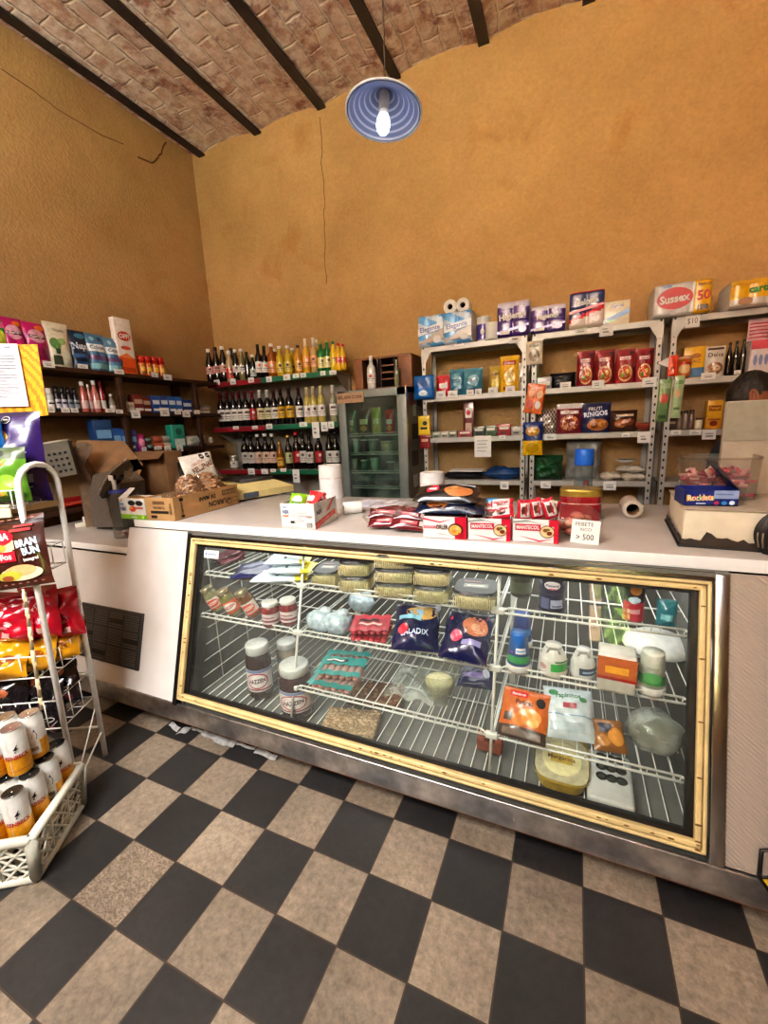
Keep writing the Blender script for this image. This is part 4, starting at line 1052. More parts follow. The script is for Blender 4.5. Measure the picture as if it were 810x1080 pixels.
put_y((586.5, 426, 613.5, 456), Y1, Z[3], bag(lambda u, v: P('#d9d2cc') if v > .82 else MAROON, [('e', 0, .36, .36, .26, P('#c98a5c')), ('e', 0, .36, .22, .15, P('#8a3a22')), ('r', -.35, .66, .35, .76, PAPER), ('t', 'Nugaton', 0, .71, .08, MAROON, .6)], .09, 'stand', 42), 'biscuit_bag', 'maroon biscuit bag with a white top, left of the navy bag', 'bag')
put_y((611.7, 425, 643, 456), Y1, Z[3], bag(NAVY, [('t', 'FRUTI', -.02, .80, .12, PAPER, .6, .05), ('t', 'RINGOS', 0, .63, .17, P('#dfe3ef'), .8, .08, .04), ('e', .08, .26, .36, .2, P('#b8763c')), ('e', -.04, .24, .12, .1, P('#8a4a1e')), ('e', .2, .28, .12, .1, P('#d8a05c'))], .09, 'stand', 43), 'biscuit_bag', 'navy bag with pale lettering and biscuit picture, third metal shelf', 'bag')
put_y((642.8, 433, 671, 455.5), Y1, Z[3], bag(P('#4a2c20'), [('e', -.1, .4, .25, .2, P('#a8683c')), ('e', .2, .45, .2, .16, P('#8a4a2c')), ('r', -.3, .72, .35, .82, P('#c9b8a0'))], .08, 'pillow', 44), 'biscuit_bag', 'brown bag lying right of the navy bag', 'bag')
def bowlf(w, h):
    return MB().lathe([(.001, 0), (w*.2, 0), (w*.38, h*.3), (w*.5, h*.8), (w*.5, h), (w*.42, h*.85), (.001, h*.8)], P('#8a3a2a'), 20, None, [P('#8a3a2a')]*4+[P('#5c8a6a')]*2)
put_y((669, 446, 691, 456.5), Y1, Z[3], bowlf, 'round_tub', 'low round reddish tub with green lid at the right post', 'tub')
for k, (b, c) in enumerate((((713, 434, 719, 452.5), '#7a6c5c'), ((719, 433, 725, 452), '#8a7a6a'), ((725, 432.5, 731.5, 451.5), '#6a5048'), ((732, 441, 740.5, 452), '#d8d2b8'))):
    (tpl, H), _, _ = KINDS['preserve']
    put_y(b, Y1, Z[3], lambda w, h, c=c: [('jar_body', MB().lathe([(.001, 0), (w*.46, 0), (w*.48, h*.1), (w*.48, h*.75), (w*.36, h*.84)], P(c), 14).mesh('jar_body'), None), ('lid', MB().lathe([(w*.38, h*.82), (w*.4, h*.84), (w*.4, h), (.001, h)], P('#3a2c26'), 14).mesh('lid'), None)], 'spice_jar',
          ['leftmost small spice jar on the right unit, third shelf', 'second small spice jar on the right unit, third shelf', 'third small dark spice jar on the right unit, third shelf', 'squat cream jar left of the yellow carton stack'][k], 'jar', 'small jars on the right unit')
put_y((741.5, 441, 758, 455.5), Y1, Z[3], lambda w, h: pack(w, .07, h, P('#c9891e'), [('e', 0, .5, .25, .25, P('#7a2c1c')), ('r', -.4, .8, .4, .92, P('#8a4a12'))]), 'tea_carton', 'lower yellow orange carton of the stack beside the lid', 'box', 'stacked yellow cartons')
x, w, h = fit_y((741.5, 441, 758, 455.5), Y1, Z[3]); h2 = at(750, 422.6, 1, Y1).z-Z[3]-h
tag(obj('tea_carton', pack(w*.96, .07, h2, P('#d6a022'), [('r', -.4, .4, .4, .7, P('#8a4a12')), ('t', 'Taragui', 0, .55, .2, YEL, .7)])), 'upper yellow carton of the stack beside the upright lid', 'box', 'stacked yellow cartons').location = (x, Y1, Z[3]+h+.001)
put_y((700, 441, 712, 453), Y1+.03, Z[3], lambda w, h: pack(w, .06, h, P('#4c3c34'), [('r', -.4, .5, .4, .7, P('#9a8c7c'))]), 'small_carton', 'small dark carton at the left end of the right unit', 'box')

# ---- fourth level
def folded(c, seed): return lambda w, h: pouch(w, .2, h, M(c, .55, 0, .3, 25), [], 'flat', seed, wr=2.5)
def put_flat(b, Y, zs, c, name, label, cat, seed, group=None, mbf=None, L=.2):
    x, w, h = fit_y(b, Y, zs)
    mb = mbf(w, h) if mbf else pouch(w, L, h, M(c, .45, 0, .3, 25), [], 'flat', seed, wr=2.2)
    o = tag(obj(name, mb), label, cat, group); o.location = (x, Y, zs+h/2+.002); o.rotation_euler = (R(-90), 0, 0); return o
put_flat((466, 498.5, 510, 507), 3.23, Z[4], '#15161c', 'folded_bag', 'flat black folded bag under the white paper, fourth metal shelf', 'bag', 51)
put_flat((508, 495, 551, 506.3), 3.23, Z[4], '#17406f', 'folded_bag', 'flat blue folded bag at the post, fourth metal shelf', 'bag', 52)
o = tag(obj('paper_sheet', MB().box((0, 0, 0), (.26, .12, .006), PAPER)), 'white paper sheet lying on the black folded bag', 'paper'); x, w, h = fit_y((471, 494, 512, 499), 3.25, Z[4]); o.location = (x, 3.30, Z[4]+.066); o.rotation_euler = (.05, 0, 0)
put_y((562, 480, 593, 507), Y1, Z[4], bag(M('#1d4a2c', .4, 0, .35, 30), [('r', -.3, .5, .3, .62, P('#2f7a48'))], .14, 'pillow', 53, wr=2), 'yerba_bag', 'dark green bag on the fourth shelf right of the posts', 'bag')
put_y((596, 464, 632, 507), Y1+.07, Z[4], bag(M('#8b8a86', .35, 0, .2, 14), [], .16, 'pillow', 54, wr=2.4), 'plastic_sack', 'translucent grey plastic sack behind the blue capped bottle', 'sack')
def bluecap(w, h):
    r = w/2
    gl = clear_mat('bottle_plastic', '#cdd5d6', 1.4, .16)
    return [('bottle_body', MB().lathe([(.001, .002), (r*.9, 0), (r, .008), (r, h*.68), (r*.95, h*.74)], gl, 20).lathe([(r*.99, .012), (r*.99, h*.28), (.001, h*.28)], M('#8f8e8c', .6), 20).lathe([(r*.3, h*.1), (r*.3, h*.45), (.001, h*.46)], P('#9a3038'), 12, Matrix.Translation((r*.3, -r*.45, 0))).mesh('bottle_body'), None),
            ('cap', MB().lathe([(r*1.0, h*.72), (r*1.02, h*.74), (r*1.02, h*.97), (r*.95, h), (.001, h)], P('#1c62c4'), 20).mesh('cap'), None)]
x, w, h = fit_y((604.5, 473.7, 624.5, 522), 2.12, ZT)
inst(bluecap(w, h), 'plastic_bottle', 'clear plastic bottle with a bright blue cap behind the red tin', 'bottle', (x, 2.12, ZT), (0, 0, 0))
fl = [(633, 500, 655, 508), (655, 500, 681, 507.5), (650, 493, 681, 500.5)]
for k, b in enumerate(fl):
    put_flat(b, 3.23, Z[4] if k < 2 else Z[4]+.052, '#c9c0b0', 'flour_packet', ['left lower white packet lying on the fourth metal shelf', 'right lower white packet lying at the right post', 'white packet lying across the two lower white packets'][k], 'packet', 60+k, 'white packets lying on the fourth shelf', L=.13)
o = tag(obj('dish', MB().lathe([(.001, 0), (.03, .0), (.062, .016), (.06, .02), (.03, .006), (.001, .005)], WHITE, 20)), 'white saucer on the fourth metal shelf beneath the tag', 'dish'); o.location = (at(662, 466, 1, 3.26).x, 3.30, Z[4]+.12)
o.location.z = Z[4]+.116

# ---- things hanging from the posts
def hang_y(b, Y, mbf, name, label, cat, group=None, rz=0, ry=0):
    u0, v0, u1, v1 = b
    a, c = at(u0, v1, 1, Y), at(u1, v1, 1, Y); t = at((u0+u1)/2, v0, 1, Y)
    o = tag(obj(name, mbf(abs(c.x-a.x), t.z-(a.z+c.z)/2)), label, cat, group)
    o.location = ((a.x+c.x)/2, Y, (a.z+c.z)/2); o.rotation_euler = (0, ry, rz); return o
hang_y((554.5, 359.6, 572, 384.5), 3.19, lambda w, h: pouch(w, h, .025, P('#cfc3ae'), [('e', 0, .38, .34, .24, P('#6a5a4a')), ('e', -.1, .42, .1, .08, P('#b5a48c')), ('r', -.3, .74, .3, .84, P('#3c4a34'))], 'flat', 70), 'snack_bag', 'beige packet hanging at the centre posts under the top shelf', 'packet')
hang_y((549.5, 405, 573, 436), 3.19, lambda w, h: pouch(w*.8, h, .012, P('#d9692c'), [('r', -.02, .05, .02, .95, P('#f0b07a')), ('e', -.22, .7, .18, .16, P('#e8a070')), ('e', .24, .66, .18, .14, P('#f2c49a')), ('e', .22, .3, .16, .14, PAPER), ('e', -.2, .3, .2, .16, P('#b83a22'))], 'flat', 71), 'hanging_card', 'orange printed card strip hanging tilted at the centre posts', 'card', None, 0, R(9))
hang_y((551, 445, 572, 480), 3.19, lambda w, h: pouch(w, h, .045, lambda u, v: P('#16306e') if v > .42 else YEL, [('e', 0, .72, .36, .14, P('#b8862c')), ('t', 'Oreja', 0, .72, .1, P('#f2e3a0'), .5), ('e', 0, .22, .34, .16, P('#c99a12'))], 'pillow', 72), 'snack_bag', 'blue and yellow snack bag hanging at the centre posts', 'packet')
hang_y((437, 396, 458, 421), 3.175, lambda w, h: pouch(w, h, .05, P('#1760a8'), [('r', -.38, .55, .38, .9, P('#0f4a8a')), ('e', 0, .25, .22, .12, P('#c9d6e4'))], 'flat', 73), 'blue_bag', 'bright blue hanging pouch at the left post near the cooler', 'packet')
hang_y((441.5, 438.7, 453.5, 459), 3.19, lambda w, h: pouch(w, h, .012, P('#e0bb28'), [('r', -.3, .3, .3, .42, INK), ('e', .1, .62, .2, .12, INK)], 'flat', 74), 'hanging_card', 'yellow and black card hanging at the left post', 'card')
hang_y((443, 458.5, 454, 473), 3.19, lambda w, h: pouch(w, h, .012, P('#7a1a22'), [('r', -.3, .5, .3, .7, P('#c9a08a'))], 'flat', 75), 'hanging_card', 'small dark red card hanging under the yellow card', 'card')
hang_y((689.5, 400, 705, 445), 3.194, lambda w, h: pouch(w*.85, h, .012, P('#5c7a4a'), [('e', 0, .55, .35, .12, P('#b04a3c')), ('r', -.4, .78, .4, .9, P('#8aa07a')), ('r', -.3, .08, .3, .16, P('#2f4a2c'))], 'flat', 76), 'seed_strip', 'darker green packet strip hanging left of the right posts', 'packet', 'green packet strips', 0, R(2))
hang_y((706, 396.7, 717.5, 441), 3.194, lambda w, h: pouch(w*.9, h, .012, P('#9db38a'), [('e', 0, .58, .3, .1, P('#c9a07a')), ('r', -.4, .8, .4, .9, P('#6d8a5c')), ('r', -.3, .2, .3, .26, P('#4c6a44'))], 'flat', 77), 'seed_strip', 'paler green packet strip hanging right of the right posts', 'packet', 'green packet strips', 0, R(2))
hang_y((693, 377, 705, 388), 3.19, lambda w, h: MB().add([(-w/2, 0, h*.5), (w/2, 0, h), (w/2, 0, 0), (-w/2, .003, h*.5), (w/2, .003, h), (w/2, .003, 0)], [(0, 2, 1), (3, 4, 5), (0, 1, 4, 3), (1, 2, 5, 4), (2, 0, 3, 5)], PAPER), 'paper_arrow', 'white triangular paper pointer on the right posts', 'paper')
hang_y((704, 375, 713.5, 396.5), 3.19, lambda w, h: pouch(w, h, .01, P('#d8401e'), [('r', -.2, .1, .2, .45, P('#8a1f16'))], 'flat', 78), 'hanging_card', 'bright red orange card on the right posts left of the noodle cup', 'card')
hang_y((500.5, 459.5, 518, 482), 3.1985, lambda w, h: deco(MB().box((0, 0, h/2), (w, .002, h), PAPER), lambda u, v, e=0: (u*w, -.0012-e, v*h), w, h, [('r', -.35, .75-.16*i, .3-.1*(i % 2), .78-.16*i, M('#9a968f', .8)) for i in range(4)]), 'paper_note', 'white handwritten note hanging from the third metal shelf', 'note')

# ---- price tags
def price_tag(w, h, txt=None, seed=0):
    mb = MB().box((0, 0, h/2), (w, .0015, h), PAPER)
    rnd = random.Random(seed)
    S = lambda u, v, e=0: (u*w, -.001-e, v*h)
    if txt: deco(mb, S, w, h, [('t', txt, 0, .5, .5, M('#55514e', .8), .7, 0, 0)])
    else: deco(mb, S, w, h, [('r', -.3, .55, .3*rnd.random(), .63, M('#8b8782', .8)), ('r', -.25, .28, .05+.25*rnd.random(), .4, M('#77736e', .8))])
    return mb
def tags_y(lst, Y, place, group):
    for i, b in enumerate(lst):
        hang_y(b, Y, lambda w, h: price_tag(w, h, None, i), 'price_tag', 'white price tag, %s from the left along the %s' % (ORD[i], place), 'price tag', group)
tags_y([(479, 357, 489, 365), (537, 349, 549, 362), (606, 345, 619, 352.5), (632, 341.5, 646.5, 354.5)], 3.1985, 'top metal shelf edge', 'price tags on the top metal shelf')
hang_y((722, 332, 737.5, 345.5), 3.1985, lambda w, h: price_tag(w, h, '$10', 3), 'price_tag', 'white price tag with numerals below the red oval towel pack', 'price tag')
tags_y([(460, 412.5, 470, 419.5), (472.5, 412, 482.5, 419), (492, 411, 499.5, 416.5), (501, 410, 508, 417.5), (515, 408.5, 525, 415), (533, 407, 543, 414), (590.5, 403, 602, 410), (624, 401, 637, 409), (677, 398, 692, 408)], 3.1985, 'second metal shelf edge', 'price tags on the second metal shelf')
tags_y([(739, 393, 754.5, 400), (774, 390.5, 781, 394.5)], 3.1985, 'second shelf edge of the right unit', 'price tags on the right unit')
tags_y([(526.5, 459, 533, 463), (574, 457.5, 586.5, 464), (655.5, 457, 664, 461), (672, 455.5, 685.5, 467)], 3.1985, 'third metal shelf edge', 'price tags on the third metal shelf')
tags_y([(707.5, 453.5, 718, 458.5), (727, 453.5, 739, 458.5), (740, 453, 754.5, 463.5)], 3.1985, 'third shelf edge of the right unit', 'price tags on the right unit third shelf')
tags_y([(527.5, 508, 536.5, 516), (570, 507.5, 581, 515), (636, 507.5, 649.5, 517)], 3.1985, 'fourth metal shelf edge', 'price tags on the fourth metal shelf')
tags_y([(226, 400.5, 232, 406), (243, 399.5, 249, 405.5), (262, 398, 268, 403.5), (281, 397, 287, 403), (299, 394.5, 306.5, 401), (309, 394, 315.5, 398.5), (317, 393, 323, 398), (338, 391, 343.5, 396), (347.5, 390.5, 355, 395)], 3.1925, 'top bottle shelf strip', 'price tags on the top bottle shelf')
tags_y([(246, 449.5, 252, 453), (266, 449, 272, 452.5), (281, 447, 287.5, 452.5), (316, 445, 324, 450), (330, 445, 337.5, 462), (339, 445, 346, 455), (346.5, 444.5, 352.5, 452)], 3.1925, 'middle bottle shelf strip', 'price tags on the middle bottle shelf')
tags_y([(262, 494, 269, 500.5), (276, 494.5, 283, 500), (285.5, 494.5, 291, 498), (296, 494, 302, 497.5), (309.5, 495, 316.5, 509)], 3.1925, 'lower bottle shelf strip', 'price tags on the lower bottle shelf')

# ================================================================== inside the cooler
cool = [((365.5, 433, 376.5, 459), 1, P('#2f7a3c'), 'green packet at the left on the top cooler shelf'), ((378.5, 431, 392, 457), 1, P('#4a2c20'), 'brown packet second on the top cooler shelf'), ((393, 430, 402.5, 456), 1, P('#a8b832'), 'tall yellow green packet third on the top cooler shelf'), ((407, 432, 417, 456), 1, P('#c02a2a'), 'red and white packet right on the top cooler shelf'),
        ((366, 463, 372, 477), 2, P('#c9cfc8'), 'left white cup on the second cooler shelf'), ((372.5, 463, 380, 477), 2, P('#b9c4bd'), 'second white cup on the second cooler shelf'), ((380.5, 463.5, 388.5, 477), 2, P('#5a4450'), 'dark cup third on the second cooler shelf'), ((389, 463, 399.5, 477), 2, P('#8a938c'), 'grey cup fourth on the second cooler shelf'), ((402, 465, 416, 477), 2, P('#b0a884'), 'cream tub right on the second cooler shelf'),
        ((370, 484, 377.5, 496), 3, P('#b9c2bc'), 'left pale cup on the third cooler shelf'), ((381, 485, 389.5, 496), 3, P('#3c6a58'), 'green cup on the third cooler shelf'), ((391, 483, 401, 496), 3, P('#9db8a4'), 'pale green cup on the third cooler shelf'), ((408, 487, 416.5, 496), 3, P('#31403c'), 'dark cup at right on the third cooler shelf')]
for b, lv, m_, lb in cool:
    z = FSZ[lv-1]+.004
    if lv == 1:
        put_y(b, FY0+.13, z, lambda w, h: pouch(w, h, .05, m_, [('r', -.3, .4, .3, .6, PAPER if 'red' in lb else P('#d8d6a8')), ('e', 0, .25, .25, .12, P('#c9a05c'))], 'stand', 5), 'cooler_packet', lb, 'packet', 'packets on the top cooler shelf')
    else:
        put_y(b, FY0+.13, z, lambda w, h: [('cup_body', MB().lathe([(.001, 0), (w*.38, 0), (w*.46, h*.9)], m_, 14).mesh('cup_body'), None), ('lid', MB().lathe([(w*.46, h*.9), (w*.49, h*.91), (w*.49, h), (.001, h)], M('#c9cfca', .4), 14).mesh('lid'), None)], 'cup', lb, 'cup', 'cups in the cooler')
for k, (b, c) in enumerate((((368, 500, 392, 513), '#6a7672'), ((393, 500, 418, 513), '#4c5854'))):
    put_flat(b, FY0+.10, FSZ[3]+.003, c, 'cooler_bag', ['left grey bag lying on the lowest cooler shelf', 'right darker bag lying on the lowest cooler shelf'][k], 'bag', 80+k, 'bags in the cooler')

# ================================================================== goods on the left wall shelf (facing +x)
XS = -3.12
def put_x(b, zs, make, name, label, cat, group=None, X=XS, rx=0, rz=PI/2):
    y, w, h = fit_x(b, X, zs)
    tpl = make(w, h)
    if isinstance(tpl, MB): tpl = [(name, tpl.mesh(name), None)]
    return inst(tpl, name, label, cat, (X, y, zs), (rx, 0, rz), group)
L1, L2, L3 = LZ[1], LZ[2], LZ[3]
put_x((-8, 335, 13, 385), L1, bag(GREEN, [('e', .1, .5, .25, .2, P('#c9d84a')), ('r', -.4, .75, .4, .88, PINK)], .07, 'stand', 91), 'detergent_pouch', 'green and pink pouch at the far left end of the left wall shelf', 'pouch')
for k, b in enumerate(((8, 337, 31, 385), (30, 342, 54, 385))):
    put_x(b, L1, bag(MAG, [('e', 0, .68, .36, .16, P('#d9a3b8')), ('r', -.35, .62, .35, .70, P('#5c1238')), ('t', 'Querubin', 0, .67, .07, PAPER, .7, .1), ('e', .05, .28, .3, .14, P('#8f1656')), ('e', .2, .88, .2, .06, ORG)], .08, 'stand', 92+k), 'detergent_pouch', ['left of two magenta pouches partly behind the paper notice', 'right of two magenta pouches beside the white pouch'][k], 'pouch', 'magenta pouches')
put_x((52, 342, 77.5, 385.5), L1, bag(P('#d8d2bd'), [('e', -.2, .52, .2, .13, P('#5c8a4a')), ('e', .05, .58, .14, .08, P('#8aa86a')), ('t', 'Granby', .05, .82, .08, P('#7a8a6a'), .6), ('r', -.35, .06, .0, .26, P('#3c4a3a')), ('r', .05, .08, .38, .34, P('#c9cdb8')), ('r', -.25, .3, -.05, .42, P('#2f5a44'))], .07, 'stand', 94), 'detergent_pouch', 'cream pouch with green leaves between magenta and navy packs', 'pouch')
put_x((76, 350, 95, 386.5), L1, bag(P('#12243f'), [('t', 'Nups', 0, .58, .22, P('#d9e3ef'), .8, .06, .04), ('r', -.4, .3, .4, .40, P('#2c5a8a')), ('e', .1, .86, .3, .07, P('#3c8ab0')), ('r', -.4, .12, .4, .2, P('#2c5a8a'))], .08, 'stand', 95), 'pad_pack', 'navy pack with white lettering on the top left shelf', 'pack')
for k, b in enumerate(((94, 353.5, 113.5, 389), (113, 358, 131, 392))):
    put_x(b, L1, bag(P('#4f7fa0'), [('r', -.5, .52, .5, .72, P('#dde4e8')), ('t', 'Calipso', 0, .62, .13, P('#1e2c50'), .85), ('r', -.5, .3, .5, .42, P('#6c4a7a')), ('e', -.2, .86, .12, .06, P('#8fc0d8')), ('e', .2, .86, .12, .06, P('#274a78')), ('r', -.5, .06, .5, .2, P('#8fc4cc'))], .09, 'stand', 96+k), 'pad_pack', ['left of two light blue and white packs beside the navy pack', 'right of two light blue packs, before the tall white carton'][k], 'pack', 'light blue packs')
put_x((123.5, 338, 144.5, 392.5), L1, lambda w, h: pack(w*.8, .05, h, P('#e8ddd4'), [('r', -.5, 0, .5, .30, P('#d9581e')), ('p', [(-.5, .3), (0, .38), (.5, .28)], P('#e3834a')), ('e', 0, .68, .38, .085, P('#c8341e')), ('t', 'OFF!', 0, .68, .09, PAPER, .6, 0, .04), ('e', 0, .47, .3, .035, P('#c8503a')), ('r', -.4, .04, .4, .12, P('#b83a1a'))], bev=.004), 'tall_carton', 'tall white and orange carton with a red oval, top left shelf', 'box', X=XS+.01)
def can(w, h):
    r = w/2*.95
    mb = MB().lathe([(.001, 0), (r*.9, 0), (r, .006), (r, h*.68)], P('#c9501e'), 14); cyl_label(mb, r, h*.1, h*.62, P('#d97a26'), -1.5, 1.5, [('r', -.25, .3, .25, .7, P('#e9c14a')), ('r', -.25, .05, .25, .2, P('#5c7a2c'))], 10)
    return [('can_body', mb.mesh('can_body'), None), ('cap', MB().lathe([(r*.98, h*.68), (r*.98, h*.97), (r*.8, h), (.001, h)], P('#c02218'), 14).mesh('cap'), None)]
for k in range(4):
    put_x((147+k*6.9, 376+k*.6, 153.7+k*6.9, 394+k*.8), L1, can, 'spray_can', ['leftmost', 'second from left', 'third from left', 'rightmost'][k]+' of four small orange spray cans with red caps', 'spray can', 'orange spray cans')
# second shelf
for k, (b, c, lc) in enumerate((((50, 410, 58, 429), '#c9c9c2', '#e8e6e0'), ((58.5, 408, 65, 428.5), '#1d1a24', '#cfcbd0'), ((65, 408.5, 71.5, 429), '#1d1a24', '#c3bfd0'), ((71.5, 409, 78, 429), '#16161c', '#7f8a98'), ((78, 409.5, 84.5, 429.5), '#16161c', '#8e98a2'))):
    put_x(b, L2, lambda w, h, c=c, lc=lc: [('bottle_body', cyl_label(MB().lathe([(.001, 0), (w*.46, 0), (w*.48, h*.05), (w*.48, h*.7), (w*.3, h*.8)], P(c), 14), w*.48, h*.15, h*.5, P(lc), -1.4, 1.4, [('r', -.3, .5, .3, .7, INK)], 8).mesh('b'), None), ('cap', MB().lathe([(w*.34, h*.78), (w*.36, h*.8), (w*.34, h), (.001, h)], P('#15151a') if k else PAPER, 14).mesh('cap'), None)], 'deodorant_bottle',
          ['squat white bottle at the left end of the second left shelf', 'first dark bottle with pale label right of the white one', 'second dark bottle with pale label on the second left shelf', 'third dark bottle with grey label on the second left shelf', 'fourth dark bottle with grey label beside the pink bottles'][k], 'bottle', 'dark toiletry bottles on the left wall shelf')
for k, (b, c) in enumerate((((86, 403, 94.5, 431.5), '#b5645c'), ((94, 406, 99, 431), '#c07a70'), ((98.5, 402, 107, 431.5), '#b8726a'), ((106.5, 402.5, 113, 431.5), '#8f1f24'), ((115.5, 416, 122, 430.5), '#8a8478'), ((126, 404, 135, 430), '#4c5258'))):
    put_x(b, L2, lambda w, h, c=c: [('bottle_body', MB().lathe([(.001, 0), (w*.44, 0), (w*.46, h*.04), (w*.46, h*.55), (w*.2, h*.78), (w*.18, h*.88)], G(c), 14).mesh('b'), None), ('label', cyl_label(MB(), w*.46, h*.12, h*.38, P('#d8b9b4') if k < 3 else P('#c9c4bc'), -1.3, 1.3, [], 8).mesh('l'), None), ('cap', MB().lathe([(w*.22, h*.86), (w*.22, h), (.001, h)], PAPER if k in (0, 1, 2, 4) else P('#6a1a1c'), 12).mesh('c'), None)], 'toiletry_bottle',
          ['first pink bottle from left on the second left shelf', 'slimmer pink bottle between two pink bottles', 'tallest pink bottle with white cap left of the red bottle', 'deep red bottle right of the pink bottles', 'small grey bottle right of the red bottle', 'tall grey see-through bottle at the shelf upright'][k], 'bottle', 'coloured toiletry bottles on the left wall shelf')
boxes2 = [((128, 424.5, 140, 432), '#c9c4ba', 'low white box left of the brownish red boxes'), ((139, 417, 150, 432.5), '#7a2c26', 'left brownish red box on the second left shelf'), ((149, 419, 158, 433), '#6a2420', 'right brownish red box on the second left shelf'), ((158.5, 418, 167.5, 432), '#1d4f9c', 'first blue carton on the second left shelf'), ((167.5, 418, 176, 432.5), '#17408a', 'second blue carton on the second left shelf'), ((176, 418.5, 184, 433), '#1b5aa0', 'third blue carton on the second left shelf'), ((184, 419, 190.5, 433), '#2a6ab0', 'fourth blue carton on the second left shelf'), ((190.5, 422, 201, 433.5), '#1c3a78', 'fifth lower blue carton at the second upright'), ((203, 428, 220, 434.5), '#8a8680', 'grey pile of small packets at the corner end')]
for b, c, lb in boxes2:
    put_x(b, L2, lambda w, h: pack(w*.97, .06, h, P(c), [('r', -.4, .5, .4, .75, P('#cfd8e4') if '1' in c[1:2] or '2a' in c else P('#b8a08c')), ('r', -.4, .12, .4, .26, PAPER)]), 'toiletry_carton', lb, 'box', 'cartons on the second left shelf')
# third shelf
third = [((78, 456, 100, 464), '#7a5a80', 'bottle', 'purple stick bottle lying behind the big cardboard flap'), ((97.5, 443, 117.5, 464.5), '#1d4a80', 'box', 'larger dark blue box on the third left shelf'), ((117, 452, 126, 466), '#2a5fa8', 'box', 'blue carton right of the larger dark blue box'), ((125.5, 453, 134, 468), '#2c60b0', 'box', 'second smaller blue carton on the third left shelf'), ((133, 454, 143, 472.5), '#4a4f9c', 'box', 'violet blue carton beside the pink packet'), ((143, 458, 153.5, 473), '#c83a8a', 'packet', 'bright pink packet on the third left shelf')]
for b, c, cat, lb in third:
    if cat == 'packet': put_x(b, L3, bag(P(c), [('e', 0, .5, .3, .25, P('#e8a0c4'))], .06, 'stand', 99), 'pink_packet', lb, cat)
    elif cat == 'bottle': put_x(b, L3, lambda w, h: MB().lathe([(.001, 0), (.016, 0), (.016, w*.7), (.008, w*.8), (.008, w), (.001, w)], P(c), 12, Matrix.Translation((-w/2, 0, .016)) @ Matrix.Rotation(PI/2, 4, 'Y')), 'toiletry_bottle', lb, cat)
    else: put_x(b, L3, lambda w, h: pack(w*.97, .07, h, P(c), [('r', -.4, .45, .4, .7, P('#7fb0dc')), ('r', -.35, .15, .2, .28, PAPER)]), 'toiletry_carton', lb, cat, 'blue cartons on the third left shelf')
def lying_tube(c1, c2):
    def f(w, h):
        r = min(h/2, .027); q = Matrix.Translation((w/2, 0, r)) @ Matrix.Rotation(-PI/2, 4, 'Y')
        return [('bottle_body', MB().lathe([(.001, 0), (r*.8, 0), (r, .01), (r, w*.36), (r, w*.74)], P(c1), 14, q, [P(c1), P(c1), P(c1), P(c2)]).mesh('b'), None), ('cap', MB().lathe([(r*.6, w*.74), (r*.55, w*.99), (.001, w)], P('#7a8a84'), 12, q).mesh('c'), None)]
    return f
put_x((155, 459, 180, 470), L3, lying_tube('#c2bcb2', '#a8583c'), 'cleaner_bottle', 'lower white and orange bottle lying on the third left shelf', 'bottle', 'bottles lying on the third left shelf')
y, w, h = fit_x((155, 459, 180, 470), XS, L3)
t_ = inst(lying_tube('#bcc2ba', '#a8583c')(w, h), 'cleaner_bottle', 'upper white and orange bottle lying on the lower one', 'bottle', (XS-.01, y, L3+.0555), (0, 0, PI/2), 'bottles lying on the third left shelf')
put_x((180, 448, 193.5, 469.5), L3, lambda w, h: pack(w, .08, h, P('#2f9a86'), [('r', -.4, .1, .4, .4, P('#cfe0d8')), ('e', 0, .7, .25, .15, P('#1c6a5c'))], bev=.008), 'teal_pack', 'teal pack right of the lying bottles', 'pack')
put_x((193.5, 459.5, 218, 469.5), L3, lambda w, h: pouch(w, h, .08, P('#c9c8bd'), [('e', -.1, .5, .2, .3, P('#9aa89c'))], 'pillow', 101), 'cloth_pack', 'white pack lying at the corner end of the third left shelf', 'pack')
def tags_x(lst, X, place, group):
    for i, (u0, v0, u1, v1) in enumerate(lst):
        a, c, t = at(u0, v1, 0, X), at(u1, v1, 0, X), at((u0+u1)/2, v0, 0, X)
        o = tag(obj('price_tag', price_tag(abs(c.y-a.y), t.z-a.z, None, i)), 'white price tag, %s from the left along the %s' % (ORD[i], place), 'price tag', group)
        o.location = (X, (a.y+c.y)/2, a.z); o.rotation_euler = (R(0), 0, PI/2)
tags_x([(46, 381, 58, 387), (82, 384, 93, 388), (121, 389.5, 131, 394), (160, 393, 167, 397.5), (173, 395, 181.5, 400.5)], -3.0495, 'top left wall shelf edge', 'price tags on the top left shelf')
tags_x([(51, 428.5, 58, 435), (65, 430, 74, 435), (75.5, 430.5, 83, 435), (111.5, 431, 121, 435), (122.5, 432, 130, 436), (139, 432.5, 148.5, 441), (169.5, 430, 179, 439), (184.5, 432.5, 191, 437), (193, 433, 201, 440), (205, 432.5, 211, 436.5)], -3.0495, 'second left wall shelf edge', 'price tags on the second left shelf')
tags_x([(150, 471.5, 155, 476), (163, 470.5, 171, 474.5), (174, 470, 181, 477), (187, 469.5, 193.5, 476.5), (221, 461, 224.5, 467)], -3.0495, 'third left wall shelf edge', 'price tags on the third left shelf')
